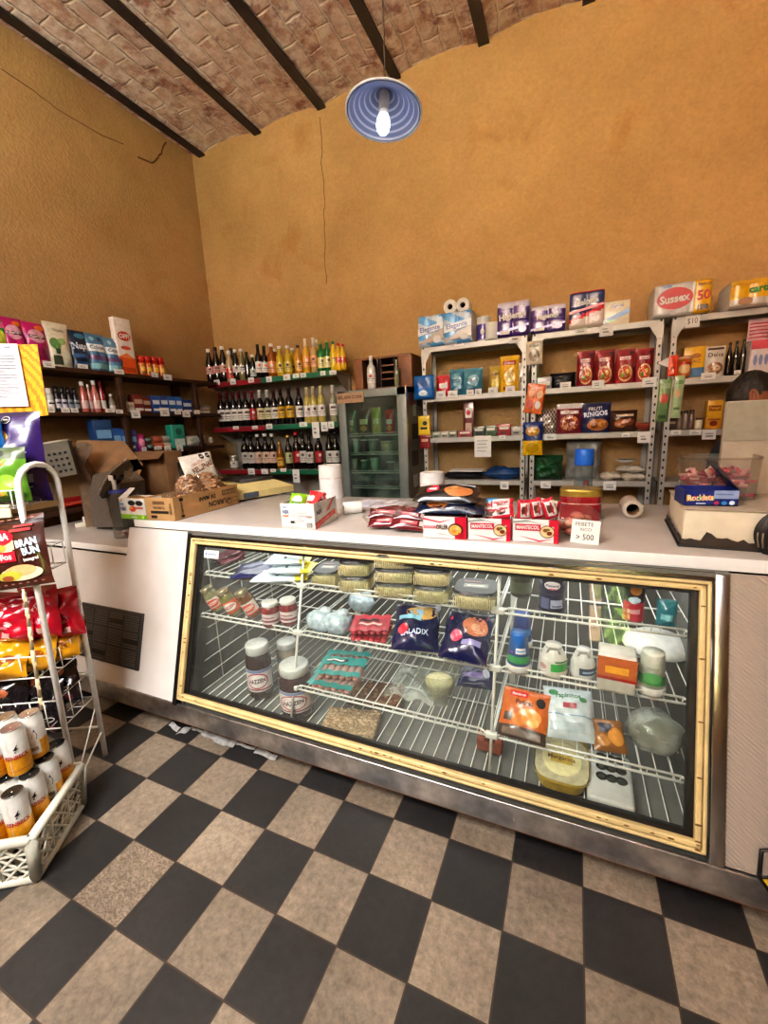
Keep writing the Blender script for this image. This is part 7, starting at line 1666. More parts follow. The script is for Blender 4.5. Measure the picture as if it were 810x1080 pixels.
o = tag(obj('egg_tray', mb), 'white tray with round dark holes beside the yellow oval tub', 'tray'); o.location = (p.x, p.y, S0); o.rotation_euler = (R(3), 0, rz*.3)
p, w, h, rz = fit_z((501, 784, 527, 802), S0)
o = tag(obj('brick_block', MB().box((0, 0, .03), (.09, .06, .05), M('#8a4630', .8, 0, .25, 40, .3), .008).box((0, -.01, .055), (.04, .04, .008), M('#5a2a1c', .8), .003)), 'reddish block on the display floor beside the middle post', 'block'); o.location = (p.x, p.y+.06, S0)
# ================================================================== white wire rack at the left
F0 = Vector((-1.72, .79, 0)); RZ = math.atan2(-.45, -.89)
ea = Vector((-.892, -.451, 0)); eb = Vector((-.451, .892, 0))        # along the front, and to the back
rack = thing('wire_rack', 'white wire display rack with tubular frame at the left edge', 'rack', F0, (0, 0, RZ))
WT = M('#f4f3ef', .3, 0, .06); CLIP = M('#d8cba8', .5, 0, .1)
DB_ = .19
def rp(a, b, z): return (a, -b, z)       # rack local: a along front, b to the back
def frame(a0, lean):
    pts = [rp(a0, 0, 0), rp(a0+lean*.9, .0, 1.14)]
    for k in range(9):
        t_ = PI*k/8
        pts.append(rp(a0+lean, DB_/2-DB_/2*math.cos(t_), 1.20+.075*math.sin(t_)))
    pts += [rp(a0+lean*.9, DB_, 1.14), rp(a0, DB_, 0)]
    return MB().tube(pts, .0105, WT, 10)
def rpart(n, mb): return obj(n, mb, rack)
rpart('end_frame', frame(0, -.028)); rpart('end_frame', frame(.55, -.0))
TIERS = [(1.135, 1.195), (.88, .965), (.50, .585), (.285, .40)]
for z0, z1 in TIERS:
    mb = MB()
    for z in (z0, z1):
        mb.tube([rp(0, .0, z), rp(.55, .0, z), rp(.55, DB_, z), rp(0, DB_, z)], .003, WIRE, 6, True)
    for k in range(12):
        a = .55*k/11; mb.tube([rp(a, 0, z1), rp(a, 0, z0), rp(a, DB_, z0), rp(a, DB_, z1)], .0022, WIRE, 5)
    for k in range(4):
        b_ = DB_*k/3; mb.tube([rp(0, b_, z1), rp(0, b_, z0), rp(.55, b_, z0), rp(.55, b_, z1)], .0022, WIRE, 5)
    rpart('wire_basket', mb)
mb = MB().tube([rp(-.006, .0, .03), rp(-.006, DB_, .12)], .004, WIRE, 6).tube([rp(0, DB_, .14), rp(.55, DB_, .14)], .005, WIRE, 6).tube([rp(-.0, .02, .05), rp(-.0, DB_, .24)], .003, WIRE, 6)
rpart('brace', mb)
# beige price rail on the top basket and the hanging clip strip
mb = MB().bx(.0, .5, .012, .018, 1.105, 1.150, CLIP, .003).bx(.0, .5, .018, .0205, 1.108, 1.113, CLIP).bx(.0, .5, .018, .0205, 1.142, 1.147, CLIP)
rpart('price_rail', mb)
mb = MB(); pts = [at_plane(u, v, F0+eb*-.045, eb) for u, v in ((11, 531), (14, 548), (20, 616), (25, 625), (28, 640), (31, 660), (34, 685), (39, 715), (42, 735), (44, 748))]
strip = thing('clip_strip', 'beige plastic clip strip hanging down the front of the wire rack', 'clip strip', pts[3])
for k in range(3, len(pts)-1):
    a, c = pts[k]-pts[3], pts[k+1]-pts[3]
    mb.tube([a, a.lerp(c, .4), a.lerp(c, .5), c], [.006, .008, .005, .007], CLIP, 6)
    mb.box(a.lerp(c, .5), (.022, .004, .014), CLIP, .002, None)
obj('strip_body', mb, strip)
hk = MB().tube([Vector((0, 0, .012)), Vector((0, 0, 0))+eb*0, Vector((.004, 0, -.01))], .004, CLIP, 6); obj('hook', hk, strip)
# bags standing or leaning in the baskets: placed on planes parallel to the rack front
def rbag(b, depth, t, base, items, name, label, cat, mode='pillow', seed=0, group=None, tilt=0, roll=0, wr=1.0):
    p0 = F0+eb*depth
    u0, v0, u1, v1 = b
    bl, br, tp = at_plane(u0, v1, p0, eb), at_plane(u1, v1, p0, eb), at_plane((u0+u1)/2, v0, p0, eb)
    c = (bl+br)/2; w = (br-bl).dot(-ea); zb = (bl.z+br.z)/2; h = tp.z-zb
    o = tag(obj(name, pouch(abs(w), h, t, base, items(abs(w), h) if callable(items) else items, mode, seed, wr=wr)), label, cat, group)
    o.location = (c.x, c.y, zb); o.rotation_euler = (R(tilt), roll, math.atan2(eb.y, eb.x)-PI/2)
    return o
rbag((-30, 434, 56, 530), .13, .09, lambda u, v: P('#2c1a5a', .25, .5) if v < .93 else P('#1f1640'), lambda w, h: [('e', .02, .72, .15, .10, P('#e8b83c')), ('t', 'uin', .03, .72, .1, P('#c8401e'), .2, .06, .04), ('t', 'kid', .02, .52, .14, PAPER, .22, .25, .05), ('p', [(.0, .42), (.36, .56), (.36, .545), (0, .405)], P('#9a8cc0')), ('r', .28, .22, .40, .31, P('#a8a0b8')), ('e', .18, .15, .1, .05, P('#6a5a9a')), ('e', .22, .42, .05, .04, P('#c8a83c'))] + warn(.02, .91, .011, w, h) + warn(.16, .91, .012, w, h), 'chip_bag', 'large purple snack bag with yellow badge standing in the top basket', 'bag', 'pillow', 220, tilt=-4, wr=1.4)
rbag((-30, 438, 8, 478), .10, .06, P('#1f6ab8'), [('r', -.2, .3, .4, .5, P('#8ac0e8'))], 'chip_bag', 'blue snack bag at the photo edge before the purple bag', 'bag', 'pillow', 221)
rbag((-40, 472, 34, 530), .05, .08, lambda u, v: P('#5a8a2c', .25, .5) if v < .8 else P('#4a5a3c'), lambda w, h: [('t', 'Lays', .10, .5, .16, PAPER, .3, .1, .05), ('p', [(0, .66), (.34, .78), (.4, .74), (.1, .6)], P('#d8742c')), ('e', .12, .26, .2, .16, P('#e0a84a')), ('e', .3, .3, .12, .2, P('#8ab83c')), ('e', .36, .14, .1, .1, P('#3c6a22')), ('o', .2, .88, .06, .06, INK), ('e', .02, .18, .1, .1, P('#d88a3c'))], 'chip_bag', 'green and yellow snack bag in front of the purple bag', 'bag', 'pillow', 222, tilt=-6, wr=1.4)
# brown tortilla bag hung at the front of the second basket
rbag((-46, 548, 60, 622), -.035, .05, lambda u, v: P('#3a1a14', .22, .6) if .1 < v < .92 else P('#4c261c', .22, .5), lambda w, h: [('r', -.5, .9, .5, .93, P('#241010')), ('e', -.02, .62, .24, .22, P('#e6c9a0')), ('r', -.26, .54, .22, .74, P('#e0b890')), ('e', -.02, .72, .25, .13, P('#c01e34')), ('t', 'MEDIANA', -.02, .73, .1, PAPER, .4, .03, .04), ('r', -.26, .38, .22, .52, P('#b01c30')), ('t', 'con mollos', -.02, .45, .09, PAPER, .4, .02, .02), ('e', .02, .58, .12, .06, P('#c8963c')), ('t', 'BRAN', .34, .62, .11, P('#b9cad8'), .2, .1, .05), ('t', 'BUN', .37, .50, .11, P('#b9cad8'), .16, .1, .05), ('t', 'Integral', .36, .38, .06, PAPER, .2, .1), ('e', .24, .2, .21, .1, P('#e0c8a8')), ('e', .24, .24, .16, .08, P('#c9a070')), ('e', .12, .18, .12, .07, P('#a8a83c')), ('e', .1, .15, .06, .04, P('#8a4a2c')), ('e', -.1, .2, .07, .07, P('#1f7a4c')), ('e', -.22, .22, .07, .07, P('#1f7a4c')), ('r', .2, .78, .4, .82, P('#a0282c')), ('r', .24, .84, .42, .87, P('#a0282c'))] + [('r', -.48+.075*i, .055, -.45+.075*i, .075, P('#8a5a48')) for i in range(13)] + [('r', -.48+.075*i, .945, -.45+.075*i, .96, P('#8a5a48')) for i in range(13)], 'bread_bag', 'dark brown flat bread bag with red emblem hung on the rack front', 'bag', 'pillow', 223, tilt=-10, roll=-.10, wr=.8)
# grey packets glimpsed behind, red, yellow and dark bags below
RG = P('#b0122c', .16, .8); YG = P('#c8901a', .2, .7); BG = M('#17131a', .18, 0, .3, 40, 0, .7)
lst = [((-30, 627, 36, 676), .05, RG, 'left red glossy bag in the third basket', 230, .10), ((24, 620, 66, 672), .09, RG, 'middle red glossy bag behind the rack leg', 231, -.05), ((52, 622, 92, 672), .14, RG, 'right red glossy bag at the rear rack leg', 232, -.16)]
for b, dp, m_, lb, sd, rl in lst:
    rbag(b, dp, .08, m_, [('e', .1, .6, .05, .06, P('#e8c0c0')), ('r', -.2, .3, .2, .36, P('#d86a7a')), ('e', .22, .4, .05, .06, P('#f0d8d8')), ('r', .06, .1, .24, .22, P('#c9a8a8')), ('e', -.2, .5, .14, .12, P('#8a6a2c'))], 'snack_bag', lb, 'bag', 'pillow', sd, 'red glossy bags', -12, rl, 2.4)
lst = [((-30, 676, 30, 718), .0, 'left yellow bag spilling over the third basket rail'), ((14, 672, 60, 708), .06, 'middle yellow bag behind the clip strip'), ((46, 666, 88, 696), .13, 'right yellow bag beside the rear rack leg')]
for k, (b, dp, lb) in enumerate(lst):
    rbag(b, dp, .09, YG, [('e', -.1, .6, .2, .16, P('#a8641c')), ('r', -.4, .3, .3, .36, P('#e8c04a')), ('e', .24, .4, .12, .12, P('#8a4a1c')), ('e', .0, .2, .08, .06, P('#5a7a2c'))], 'snack_bag', lb, 'bag', 'pillow', 240+k, 'yellow snack bags', -30, (-.1, -.14, -.28)[k], 2.4)
lst = [((-30, 716, 32, 770), .0, 'left dark chocolate bag in the bottom basket'), ((16, 705, 60, 752), .06, 'middle dark bag with orange spots in the bottom basket'), ((50, 694, 90, 742), .13, 'right dark bag at the rear leg, bottom basket'), ((28, 725, 72, 775), .05, 'lower dark bag resting behind the beer cans')]
for k, (b, dp, lb) in enumerate(lst):
    rbag(b, dp, .08, BG, [('e', .1, .66, .2, .1, P('#a8603c')), ('e', -.2, .3, .12, .14, P('#d89a1c') if k == 0 else P('#5a2a2c')), ('p', [(-.4, .5), (.3, .7), (.3, .68), (-.4, .48)], PAPER), ('e', .2, .3, .14, .05, P('#c9c4bc')), ('e', .2, .3, .12, .035, P('#1a1418')), ('e', -.1, .82, .14, .05, P('#c9c4bc')), ('e', -.1, .82, .12, .035, P('#1a1418')), ('e', .28, .12, .1, .08, P('#5a2430'))], 'chocolate_bag', lb, 'bag', 'pillow', 250+k, 'dark chocolate bags', -18, (-.05, -.12, -.25, -.1)[k], 2.2)
# yellow header board with a white notice
hp0 = F0+eb*.24
def hquad(px): return [at_plane(u, v, hp0, eb) for u, v in px]
q = hquad([(-40, 447), (51, 438), (39, 363), (-40, 364)])
W0 = q[0]
hb = thing('notice_board', 'yellow wavy patterned board behind the rack carrying a white paper notice', 'board', W0)
mb = MB(); 
YB1, YB2 = P('#d89e18', .5, .05), P('#b87a10', .5, .05)
def bil(u, v): return q[0].lerp(q[1], u+.5).lerp(q[3].lerp(q[2], u+.5), v)-W0
mb.surf(lambda u, v: bil(u, v)-eb*0, 44, 30, lambda u, v: YB2 if math.sin(58*u+26*v*v+5*v) > .15 else YB1, False)
mb.surf(lambda u, v: bil(u, v)+eb*.004, 2, 2, M('#a88432', .7))
obj('board', mb, hb)
mb = MB().tube([bil(.1, 0)+eb*.008, Vector((bil(.1, 0).x, bil(.1, 0).y, 1.20-W0.z))+eb*-.05], .005, WIRE, 6).tube([bil(.1, .9)+eb*.008, bil(.1, 0)+eb*.008], .005, WIRE, 6); obj('support_wire', mb, hb)
hp1 = F0+eb*.232
q2 = [at_plane(u, v, hp1, eb) for u, v in ((-40, 430), (30.5, 428.5), (18, 362.5), (-40, 362))]
W1 = q2[0]
def bil2(u, v, e=0): return tuple(q2[0].lerp(q2[1], u+.5).lerp(q2[3].lerp(q2[2], u+.5), v)-W1-eb*e)
mb = MB().surf(lambda u, v: bil2(u, v), 10, 10, M('#c9c6cd', .8, 0, .04)); rnd = random.Random(2)
deco(mb, bil2, 1, 1, [('r', -.1, .93, .12, .955, M('#8c8a96', .8)), ('r', .25, .93, .36, .955, M('#8c8a96', .8))] + [('r', -.2, .86-.05*i, .42-.3*rnd.random()*(i % 3 == 0), .868-.05*i, M('#5f5d68', .8)) for i in range(15)])
nt_ = obj('paper_notice', mb); tag(nt_, 'white printed paper notice pinned on the yellow wavy board', 'notice'); nt_.location = W1

# ================================================================== beer crate and cans
K = Vector((-1.457, .528, 0)); ca = Vector((-.842, -.539, 0)); cb = Vector((-.558, .830, 0))
CRZ = math.atan2(-ca.y, -ca.x)           # local +x points to the right (towards K), +y to the back
CWd, CDp, CHt = .40, .294, .172
ccen = K+ca*CWd/2+cb*CDp/2
cr = thing('plastic_crate', 'white plastic lattice crate full of beer cans on the floor', 'crate', ccen, (0, 0, CRZ))
CP = M('#d2d1c4', .45, 0, .1, 18)
TAP = .90
def cpnt(sx, sy, z): k = TAP+(1-TAP)*z/CHt; return Vector((sx*CWd/2*k, sy*CDp/2*k, z))
def wall(c0, c1, n):
    mb = MB()
    P_ = lambda s_, z: cpnt(*c0, z).lerp(cpnt(*c1, z), s_)
    def strip(pts, r): mb.tube(pts, r, CP, 6)
    strip([P_(0, .010), P_(1, .010)], .014); strip([P_(0, CHt-.008), P_(1, CHt-.008)], .015)
    strip([P_(0, CHt*.36), P_(1, CHt*.36)], .0045); strip([P_(0, CHt*.66), P_(1, CHt*.66)], .005)
    nn = n*2
    for k in range(-3, nn+1):
        for sg in (1, -1):
            s0, s1 = k/nn, (k+3)/nn
            a, c = (s0, s1) if sg == 1 else (s1, s0)
            za, zb = .012, CHt-.012
            def clip(s_a, s_b):
                pts = []
                for j in range(9):
                    t_ = j/8; s_ = s_a+(s_b-s_a)*t_
                    if -.001 <= s_ <= 1.001: pts.append(P_(min(1, max(0, s_)), za+(zb-za)*t_))
                return pts
            pts = clip(a, c)
            if len(pts) > 1: strip(pts, .0044)
    for k in range(n+1): strip([P_(k/n, .01), P_(k/n, CHt-.01)], (.006 if 0 < k < n else .016))
    return mb
obj('front_wall', wall((-1, -1), (1, -1), 4), cr); obj('rear_wall', wall((-1, 1), (1, 1), 4), cr)
obj('side_wall', wall((1, -1), (1, 1), 3), cr); obj('side_wall', wall((-1, -1), (-1, 1), 3), cr)
mb = MB()
for k in range(9): mb.box((0, -CDp*.44+CDp*.88*k/8, .006), (CWd*.9, .012, .006), CP)
for k in range(11): mb.box((-CWd*.44+CWd*.88*k/10, 0, .006), (.012, CDp*.9, .006), CP)
mb.box((0, 0, .124), (CWd*.86, CDp*.84, .006), M('#6a5a48', .9))
obj('crate_base', mb, cr)
# cans
CG_ = M('#e0a022', .3, .2, .15, 60); CS_ = M('#dededa', .3, .2, .08, 60); CTOP = M('#b9b9b8', .25, .9, .08)
def can_tpl(rot):
    r, h = .033, .165
    prof = [(.001, .004), (.022, .002), (.026, 0), (.031, .008), (r, .014), (r, .072), (r, h-.018), (.0265, h-.003), (.0275, h)]
    q = Matrix.Rotation(rot, 4, 'Z')
    mb = MB().lathe(prof, CS_, 28, q, [CTOP, CTOP, CTOP, CG_, CG_, CS_, CS_, CTOP])
    cyl_label(mb, r, .014, h-.02, CS_, -.02, .02, [], 1)
    W_ = 2*PI*r*.33
    def S(u, v, e=0):
        a = -PI/2+u*2*PI*.33; rr = r+.0005+e; return tuple(q @ Vector((rr*math.cos(a), rr*math.sin(a), .014+v*(h-.034))))
    deco(mb, S, W_, h-.034, [('t', 'ISENBECK', 0, .46, .11, P('#a82a1c'), .92, .0, .03), ('p', [(-.08, .66), (.0, .72), (.1, .8), (.06, .70), (.12, .68), (.02, .64)], INK), ('p', [(-.06, .60), (.02, .64), (.0, .58)], INK), ('r', -.4, .1, .4, .12, P('#b87a14'))])
    def S2(u, v, e=0):
        a = PI/2+u*2*PI*.3; rr = r+.0005+e; return tuple(q @ Vector((rr*math.cos(a), rr*math.sin(a), .014+v*(h-.034))))
    deco(mb, S2, W_, h-.034, [('r', -.36, .1, .1, .9, M('#dad9d6', .4)), ('p', [(-.2, .55), (-.05, .8), (.05, .62), (.0, .5)], P('#3a4466')), ('r', -.3, .2, .0, .3, P('#8a8478'))])
    top = MB().lathe([(.0275, h), (.026, h+.001), (.0245, h-.004), (.001, h-.004)], CTOP, 24)
    tab = MB().box((0, -.004, h-.0015), (.012, .02, .0016), CHROME, .0007).lathe([(.004, h-.003), (.003, h+.0002), (.001, h+.0004)], CHROME, 10)
    return [('can_body', mb.mesh('can_body'), None), ('can_lid', top.mesh('can_lid'), None), ('pull_tab', tab.mesh('pull_tab'), 1)]
CT = [can_tpl(.55), can_tpl(.95), can_tpl(3.9), can_tpl(.25)]
ZB1 = .130; ZB2 = ZB1+.1672
def can_at(px, z, ti, label):
    p = at(px[0], px[1], 2, z)
    inst(CT[ti], 'beer_can', label, 'beer can', (p.x, p.y, z), (0, 0, CRZ), 'beer cans in the crate')
def can_put(a, b_, z, ti, label):
    p = K+ca*a+cb*b_; inst(CT[ti], 'beer_can', label, 'beer can', (p.x, p.y, z), (0, 0, CRZ), 'beer cans in the crate')
RW = [(.060, .056), (.050, .124), (.042, .192), (.042, .260)]
nmr = ['front', 'second', 'third', 'back']; nmc = ['right end can', 'second can from the right', 'third can from the right', 'fourth can from the right']
for j, (a0, b0) in enumerate(RW):
    for i in range(4):
        if j == 3 and i > 1: continue
        can_put(a0+.0675*i, b0, ZB1, ((0, 1, 0, 3), (0, 3, 2, 1), (2, 0, 1, 3), (0, 1, 2, 3))[j][i], '%s of the %s row, lower tier in the white crate' % (nmc[i], nmr[j]))
for k, (a, b_, ti, lb) in enumerate(((.080, .138, 0, 'right front can of the upper tier stacked in the crate'), (.148, .134, 1, 'second front can of the upper tier stacked in the crate'), (.216, .132, 0, 'third front can of the upper tier stacked in the crate'), (.068, .207, 2, 'right rear can of the upper tier, eagle panel towards the viewer'), (.136, .204, 0, 'second rear can of the upper tier stacked in the crate'), (.204, .202, 3, 'third rear can of the upper tier stacked in the crate'))):
    can_put(a, b_, ZB2, ti, lb)
# price paper fixed on the crate
o = tag(obj('price_card', MB().box((0, 0, .03), (.09, .002, .07), PAPER)), 'white paper card tucked at the front of the beer crate', 'card')
p = ccen+ca*.075+cb*(-CDp/2-.008); o.location = (p.x, p.y, .085); o.rotation_euler = (R(4), R(8), CRZ)
# torn plastic strip and red net by the counter foot
pts = [at(u, v, 2, .006) for u, v in ((181, 762), (190, 770), (203, 768), (215, 772), (230, 778), (250, 784), (270, 790), (293, 799))]
mb = MB()
for k in range(len(pts)-1):
    a, c = pts[k], pts[k+1]
    wd = .018+.012*math.sin(k*2.1)
    for j in range(4):
        p1, p2 = a.lerp(c, j/4), a.lerp(c, (j+1)/4); z1 = .004*math.sin(5*k+j*2); z2 = .004*math.sin(5*k+j*2+2)
        mb.add([p1+Vector((0, -wd, z1-.002)), p2+Vector((0, -wd, z2-.002)), p2+Vector((0, wd*.3, z2+.004)), p1+Vector((0, wd*.3, z1+.004))], [(0, 1, 2, 3)], M('#9a9a98', .35, 0, .3, 40), True)
org = pts[0]; mb.v = [(v[0]-org.x, v[1]-org.y, v[2]) for v in mb.v]
o = tag(obj('plastic_strip', mb), 'torn grey plastic strip lying on the floor along the kick strip', 'plastic strip'); o.location = (org.x, org.y, .001)
# small framed plate fixed on the right end of the counter front
q_ = [at_plane(u, v, slant(.5, .1, -.012), Vector((0, .961, -.276))) for u, v in ((800.5, 925), (812, 941), (826, 945), (826, 895), (803, 897))]
c_ = sum(q_, Vector())/5
t = thing('framed_plate', 'small black framed plate with yellow lower half, right end of counter', 'plate', c_)
q_ = [p_-c_ for p_ in q_]
obj('plate_face', MB().add([q_[0], q_[1], q_[2], q_[0].lerp(q_[4], .12)+(q_[2]-q_[1])], [(0, 1, 2, 3)], P('#c8a52c')).add([q_[0], q_[0].lerp(q_[4], .12)+(q_[2]-q_[1]), q_[3], q_[4]], [(0, 1, 2, 3)], M('#8a8078', .6)), t)
obj('plate_frame', MB().tube(q_, .005, BLACK, 6, True).tube([q_[0], q_[0].lerp(q_[4], .12)+(q_[2]-q_[1])], .004, BLACK, 6), t)

# ================================================================== clutter on the left ledge
ZL = .806
KR = M('#8a6a4a', .85, 0, .12, 18, .1)
# big glass sweet jar with candies
p, w, h, rz = fit_z((113, 508, 137, 569), ZL)
r = .062
p = at(125, 568, 2, ZL); p.y += .05
t = thing('glass_jar', 'large clear glass jar with a few sweets inside standing on the low ledge', 'jar', p)
hj = at_plane(122, 519, p, Vector((p.x, p.y, 0)).normalized()).z-ZL
gj = clear_mat('thick_jar_glass', '#d6d4d0', 1.45, .10)
obj('jar_glass', MB().lathe([(.001, .003), (r*.95, 0), (r, .01), (r, hj*.82), (r*.86, hj*.92), (r*.86, hj)], gj, 28), t)
mb = MB(); rnd = random.Random(3)
for k in range(26): mb.box((rnd.uniform(-.04, .04), rnd.uniform(-.04, .04), .012+.018*rnd.random()), (.022, .012, .010), P(['#b8586a', '#d8c8c4', '#8a9a84', '#c8a0a0'][k % 4], .3, .4), .003, None)
obj('sweets', mb, t)
obj('lid', MB().lathe([(r*.8, hj*.97), (r*.82, hj*.98), (r*.82, hj*1.04), (.001, hj*1.05)], P('#2a3f9c'), 24), t)
# blue lidded jar behind the small candy box
p = at(162, 523, 2, ZT); p.y += .16; p.x -= .05
t = thing('sweet_jar', 'plastic jar with a light blue lid behind the small candy box', 'jar', (p.x, p.y, ZT))
n = Vector((p.x, p.y, 0)).normalized(); hb_ = at_plane(162, 499, p, n).z-ZT; rj = (at_plane(174, 502, p, n)-at_plane(150, 502, p, n)).length/2
obj('jar_body', MB().lathe([(.001, .002), (rj*.9, 0), (rj*.92, .01), (rj*.92, hb_*.8), (rj*.86, hb_*.86)], clear_mat('brown_jar', '#8a7a6c', 1.4, .2, '#6a5a4c'), 24), t)
obj('lid', MB().lathe([(rj*.98, hb_*.82), (rj, hb_*.84), (rj, hb_*.97), (rj*.94, hb_), (.001, hb_)], P('#4a7ad0'), 26), t)
# white power strip and plugs
p = at(78, 557, 2, ZL); q = at(112, 553, 2, ZL)
t = thing('power_strip', 'off-white power strip with plugs lying on the low ledge', 'power strip', (p+q)/2+Vector((0, .05, 0)), (0, 0, yaw_of(p, q)+.12))
obj('strip_body', MB().box((0, 0, .014), (.24, .05, .028), M('#cfc9bb', .5, 0, .1), .005).bx(-.02, 0, -.026, -.0245, .008, .013, INK), t)
for x in (-.06, .045): obj('plug', MB().box((x, .0, .045), (.034, .034, .034), M('#dcd8cc', .5), .008).tube([(x, 0, .06), (x+.02, .02, .075), (x+.07, .05, .05)], .004, M('#cfc9bb', .5), 6), t)
# cardboard boxes and dark case behind
def slab(px, Y, mat, name, label, cat, th=.01, mat2=None, hole=None):
    """flat panel given by its corners on the plane y=Y (or per-corner y)"""
    Ys = Y if isinstance(Y, (list, tuple)) else [Y]*len(px)
    pts = [at(u, v, 1, y) for (u, v), y in zip(px, Ys)]
    c = sum(pts, Vector())/len(pts); n = (pts[1]-pts[0]).cross(pts[2]-pts[0]).normalized()*th
    k = len(pts)
    vs = [p-c for p in pts]+[p-c+n for p in pts]
    mb = MB().add(vs, [tuple(range(k)), tuple(range(2*k-1, k-1, -1))]+[(i, (i+1) % k, k+(i+1) % k, k+i) for i in range(k)], mat)
    if hole: 
        hp = at(hole[0], hole[1], 1, sum(Ys)/len(Ys))-c; mb.lathe([(.001, 0), (.016, 0)], INK, 14, Matrix.Translation(hp-n*.9+Vector((0, -.012, 0))) @ Matrix.Rotation(PI/2, 4, 'X'))
    o = tag(obj(name, mb), label, cat); o.location = c; return o
slab([(82, 465), (101, 499), (147, 503), (151, 490), (131, 466)], [1.80, 1.72, 1.84, 1.90, 1.90], KR, 'cardboard_flap', 'large brown cardboard panel leaning behind the ledge', 'cardboard', .008)
a0 = at(136, 499, 1, 1.95); a1 = at(173, 490, 1, 1.95); wbox = a1.x-a0.x
zt = at(152, 477, 1, 1.95).z-ZL
t = thing('cardboard_box', 'brown cardboard box with a hand hole behind the jars', 'box', ((a0.x+a1.x)/2, 2.025, ZL+.001), (0, 0, .05))
mb = MB().box((0, 0, zt/2), (wbox, .14, zt), KR, .003)
mb.add([(-wbox/2, -.07, zt), (wbox/2, -.07, zt), (wbox/2+.03, -.15, zt-.04), (-wbox/2+.02, -.15, zt-.055)], [(0, 1, 2, 3), (3, 2, 1, 0)], M('#7c5e42', .85))
obj('box_body', mb, t)
obj('hand_hole', MB().lathe([(.001, 0), (.012, 0), (.014, .001)], INK, 16, Matrix.Translation((0, 0, zt+.001)) @ Matrix.Scale(2, 4, (1, 0, 0))), t)
x0_, x1_ = at(172, 500, 1, 2.06).x, at(207, 500, 1, 2.06).x
t2 = tag(obj('laptop_case', MB().box((0, 0, .14), (x1_-x0_, .03, .28), M('#17171a', .5), .012)), 'black flat case standing behind the peanut carton', 'case')
t2.location = ((x0_+x1_)/2, 2.25, ZT); 
t2.location = ((x0_+x1_)/2, 2.07, ZL+.001); t2.scale = (1, 1, (at(188, 487, 1, 2.06).z-ZL)/.28)
# meat slicer like chrome machine
t = thing('slicer', 'grey counter machine with black curved arm and chrome edge on the ledge', 'machine', Vector((at(112, 530, 1, 1.60).x, 1.60, ZL+.001)))
b0 = t.location.copy()
GM = M('#6d6660', .45, .1, .12)
mb = MB()
prof = [at(u, v, 1, b0.y)-b0 for u, v in ((98, 556), (94, 520), (98, 501), (112, 497), (126, 510), (130, 556))]
mb.add([p_ for p_ in prof]+[p_+Vector((0, .16, 0)) for p_ in prof], [tuple(range(6)), tuple(range(11, 5, -1))]+[(i, (i+1) % 6, 6+(i+1) % 6, 6+i) for i in range(6)], GM)
obj('machine_body', mb, t)
arm = [at(u, v, 1, b0.y-.04)-b0 for u, v in ((105, 522), (109, 512), (115, 502), (122, 494), (130, 488), (136, 485))]
mb = MB(); 
for k in range(len(arm)-1):
    a, c = arm[k], arm[k+1]; d_ = Vector((0, .05, 0)); w_ = Vector((.02, 0, -.028))*(1+.25*k)
    mb.add([a, c, c+w_*1.0, a+w_*.8, a+d_, c+d_, c+w_+d_, a+w_*.8+d_], [(0, 1, 2, 3), (7, 6, 5, 4), (0, 4, 5, 1), (3, 2, 6, 7)], M('#0f0f10', .12, 0, .05, 20, 0, .6), False)
obj('black_arm', mb, t)
obj('chrome_edge', MB().tube([p_+Vector((-.004, -.004, .006)) for p_ in arm], .006, CHROME, 8).box(arm[2]+Vector((.03, -.012, -.01)), (.034, .01, .03), M('#dcdcda', .3), .004).box(arm[2]+Vector((.05, -.012, -.05)), (.03, .01, .06), M('#cfcfcc', .3), .004), t)
obj('drip_guard', MB().surf(lambda u, v: arm[4]+Vector((.05+.07*u-.02*v, -.01, -.035-.05*v+.01*math.sin(6*u))), 8, 5, M('#8f9294', .15, .9, .2, 12)), t)
# grey basket with holes and hanging sack
p0 = at(58, 504, 1, 1.52); p1 = at(80, 500, 1, 1.52)
BK_ = M('#8d8578', .6, 0, .12, 16)
t = thing('storage_basket', 'grey plastic basket with round holes tilted behind the rack', 'basket', (p0+p1)/2, (R(-6), R(-8), .85))
wb_, hb2 = .12, .20
mb = MB()
for (x0, x1, y0, y1) in ((-.5, .5, 0, 0), (-.5, .5, 1, 1), (-.5, -.5, 0, 1), (.5, .5, 0, 1)):
    mb.add([(x0*wb_, y0*.07, 0), (x1*wb_, y1*.07, 0), (x1*wb_*1.15, y1*.09-.01, hb2), (x0*wb_*1.15, y0*.09-.01, hb2)], [(0, 1, 2, 3), (3, 2, 1, 0)], BK_)
mb.add([(-.5*wb_, 0, 0), (.5*wb_, 0, 0), (.5*wb_, .07, 0), (-.5*wb_, .07, 0)], [(0, 1, 2, 3)], BK_)
for i in range(4):
    for j in range(4):
        mb.lathe([(.001, 0), (.0075, 0)], INK, 10, Matrix.Translation((-.33*wb_+.22*wb_*i, -.0035-.0022*j, .03+.034*j)) @ Matrix.Rotation(PI/2, 4, 'X'))
mb.tube([(-.58*wb_, -.012, hb2), (.58*wb_, -.012, hb2), (.58*wb_,   .082, hb2), (-.58*wb_,   .082, hb2)], .006, M('#a89f90', .5), 6, True)
obj('basket_body', mb, t)
mb = MB(); sp = [at(u, v, 1, 1.66) for u, v in ((80, 470), (90, 480), (97, 493), (84, 500), (74, 497))]
c_ = sum(sp, Vector())/5
mb.surf(lambda u, v: (Vector((.16*u+.05*v, .03*math.sin(9*u)+.02*math.sin(7*v), -.11+.2*v+.04*math.sin(5*u+2))) if v > .02 else Vector((.16*u, .02*math.sin(9*u), ZL-c_.z))), 14, 14, M('#6e5a48', .8, 0, .2, 22, .2))
o = tag(obj('cloth_sack', mb), 'crumpled brown cloth sack beside the grey basket', 'sack'); o.location = c_
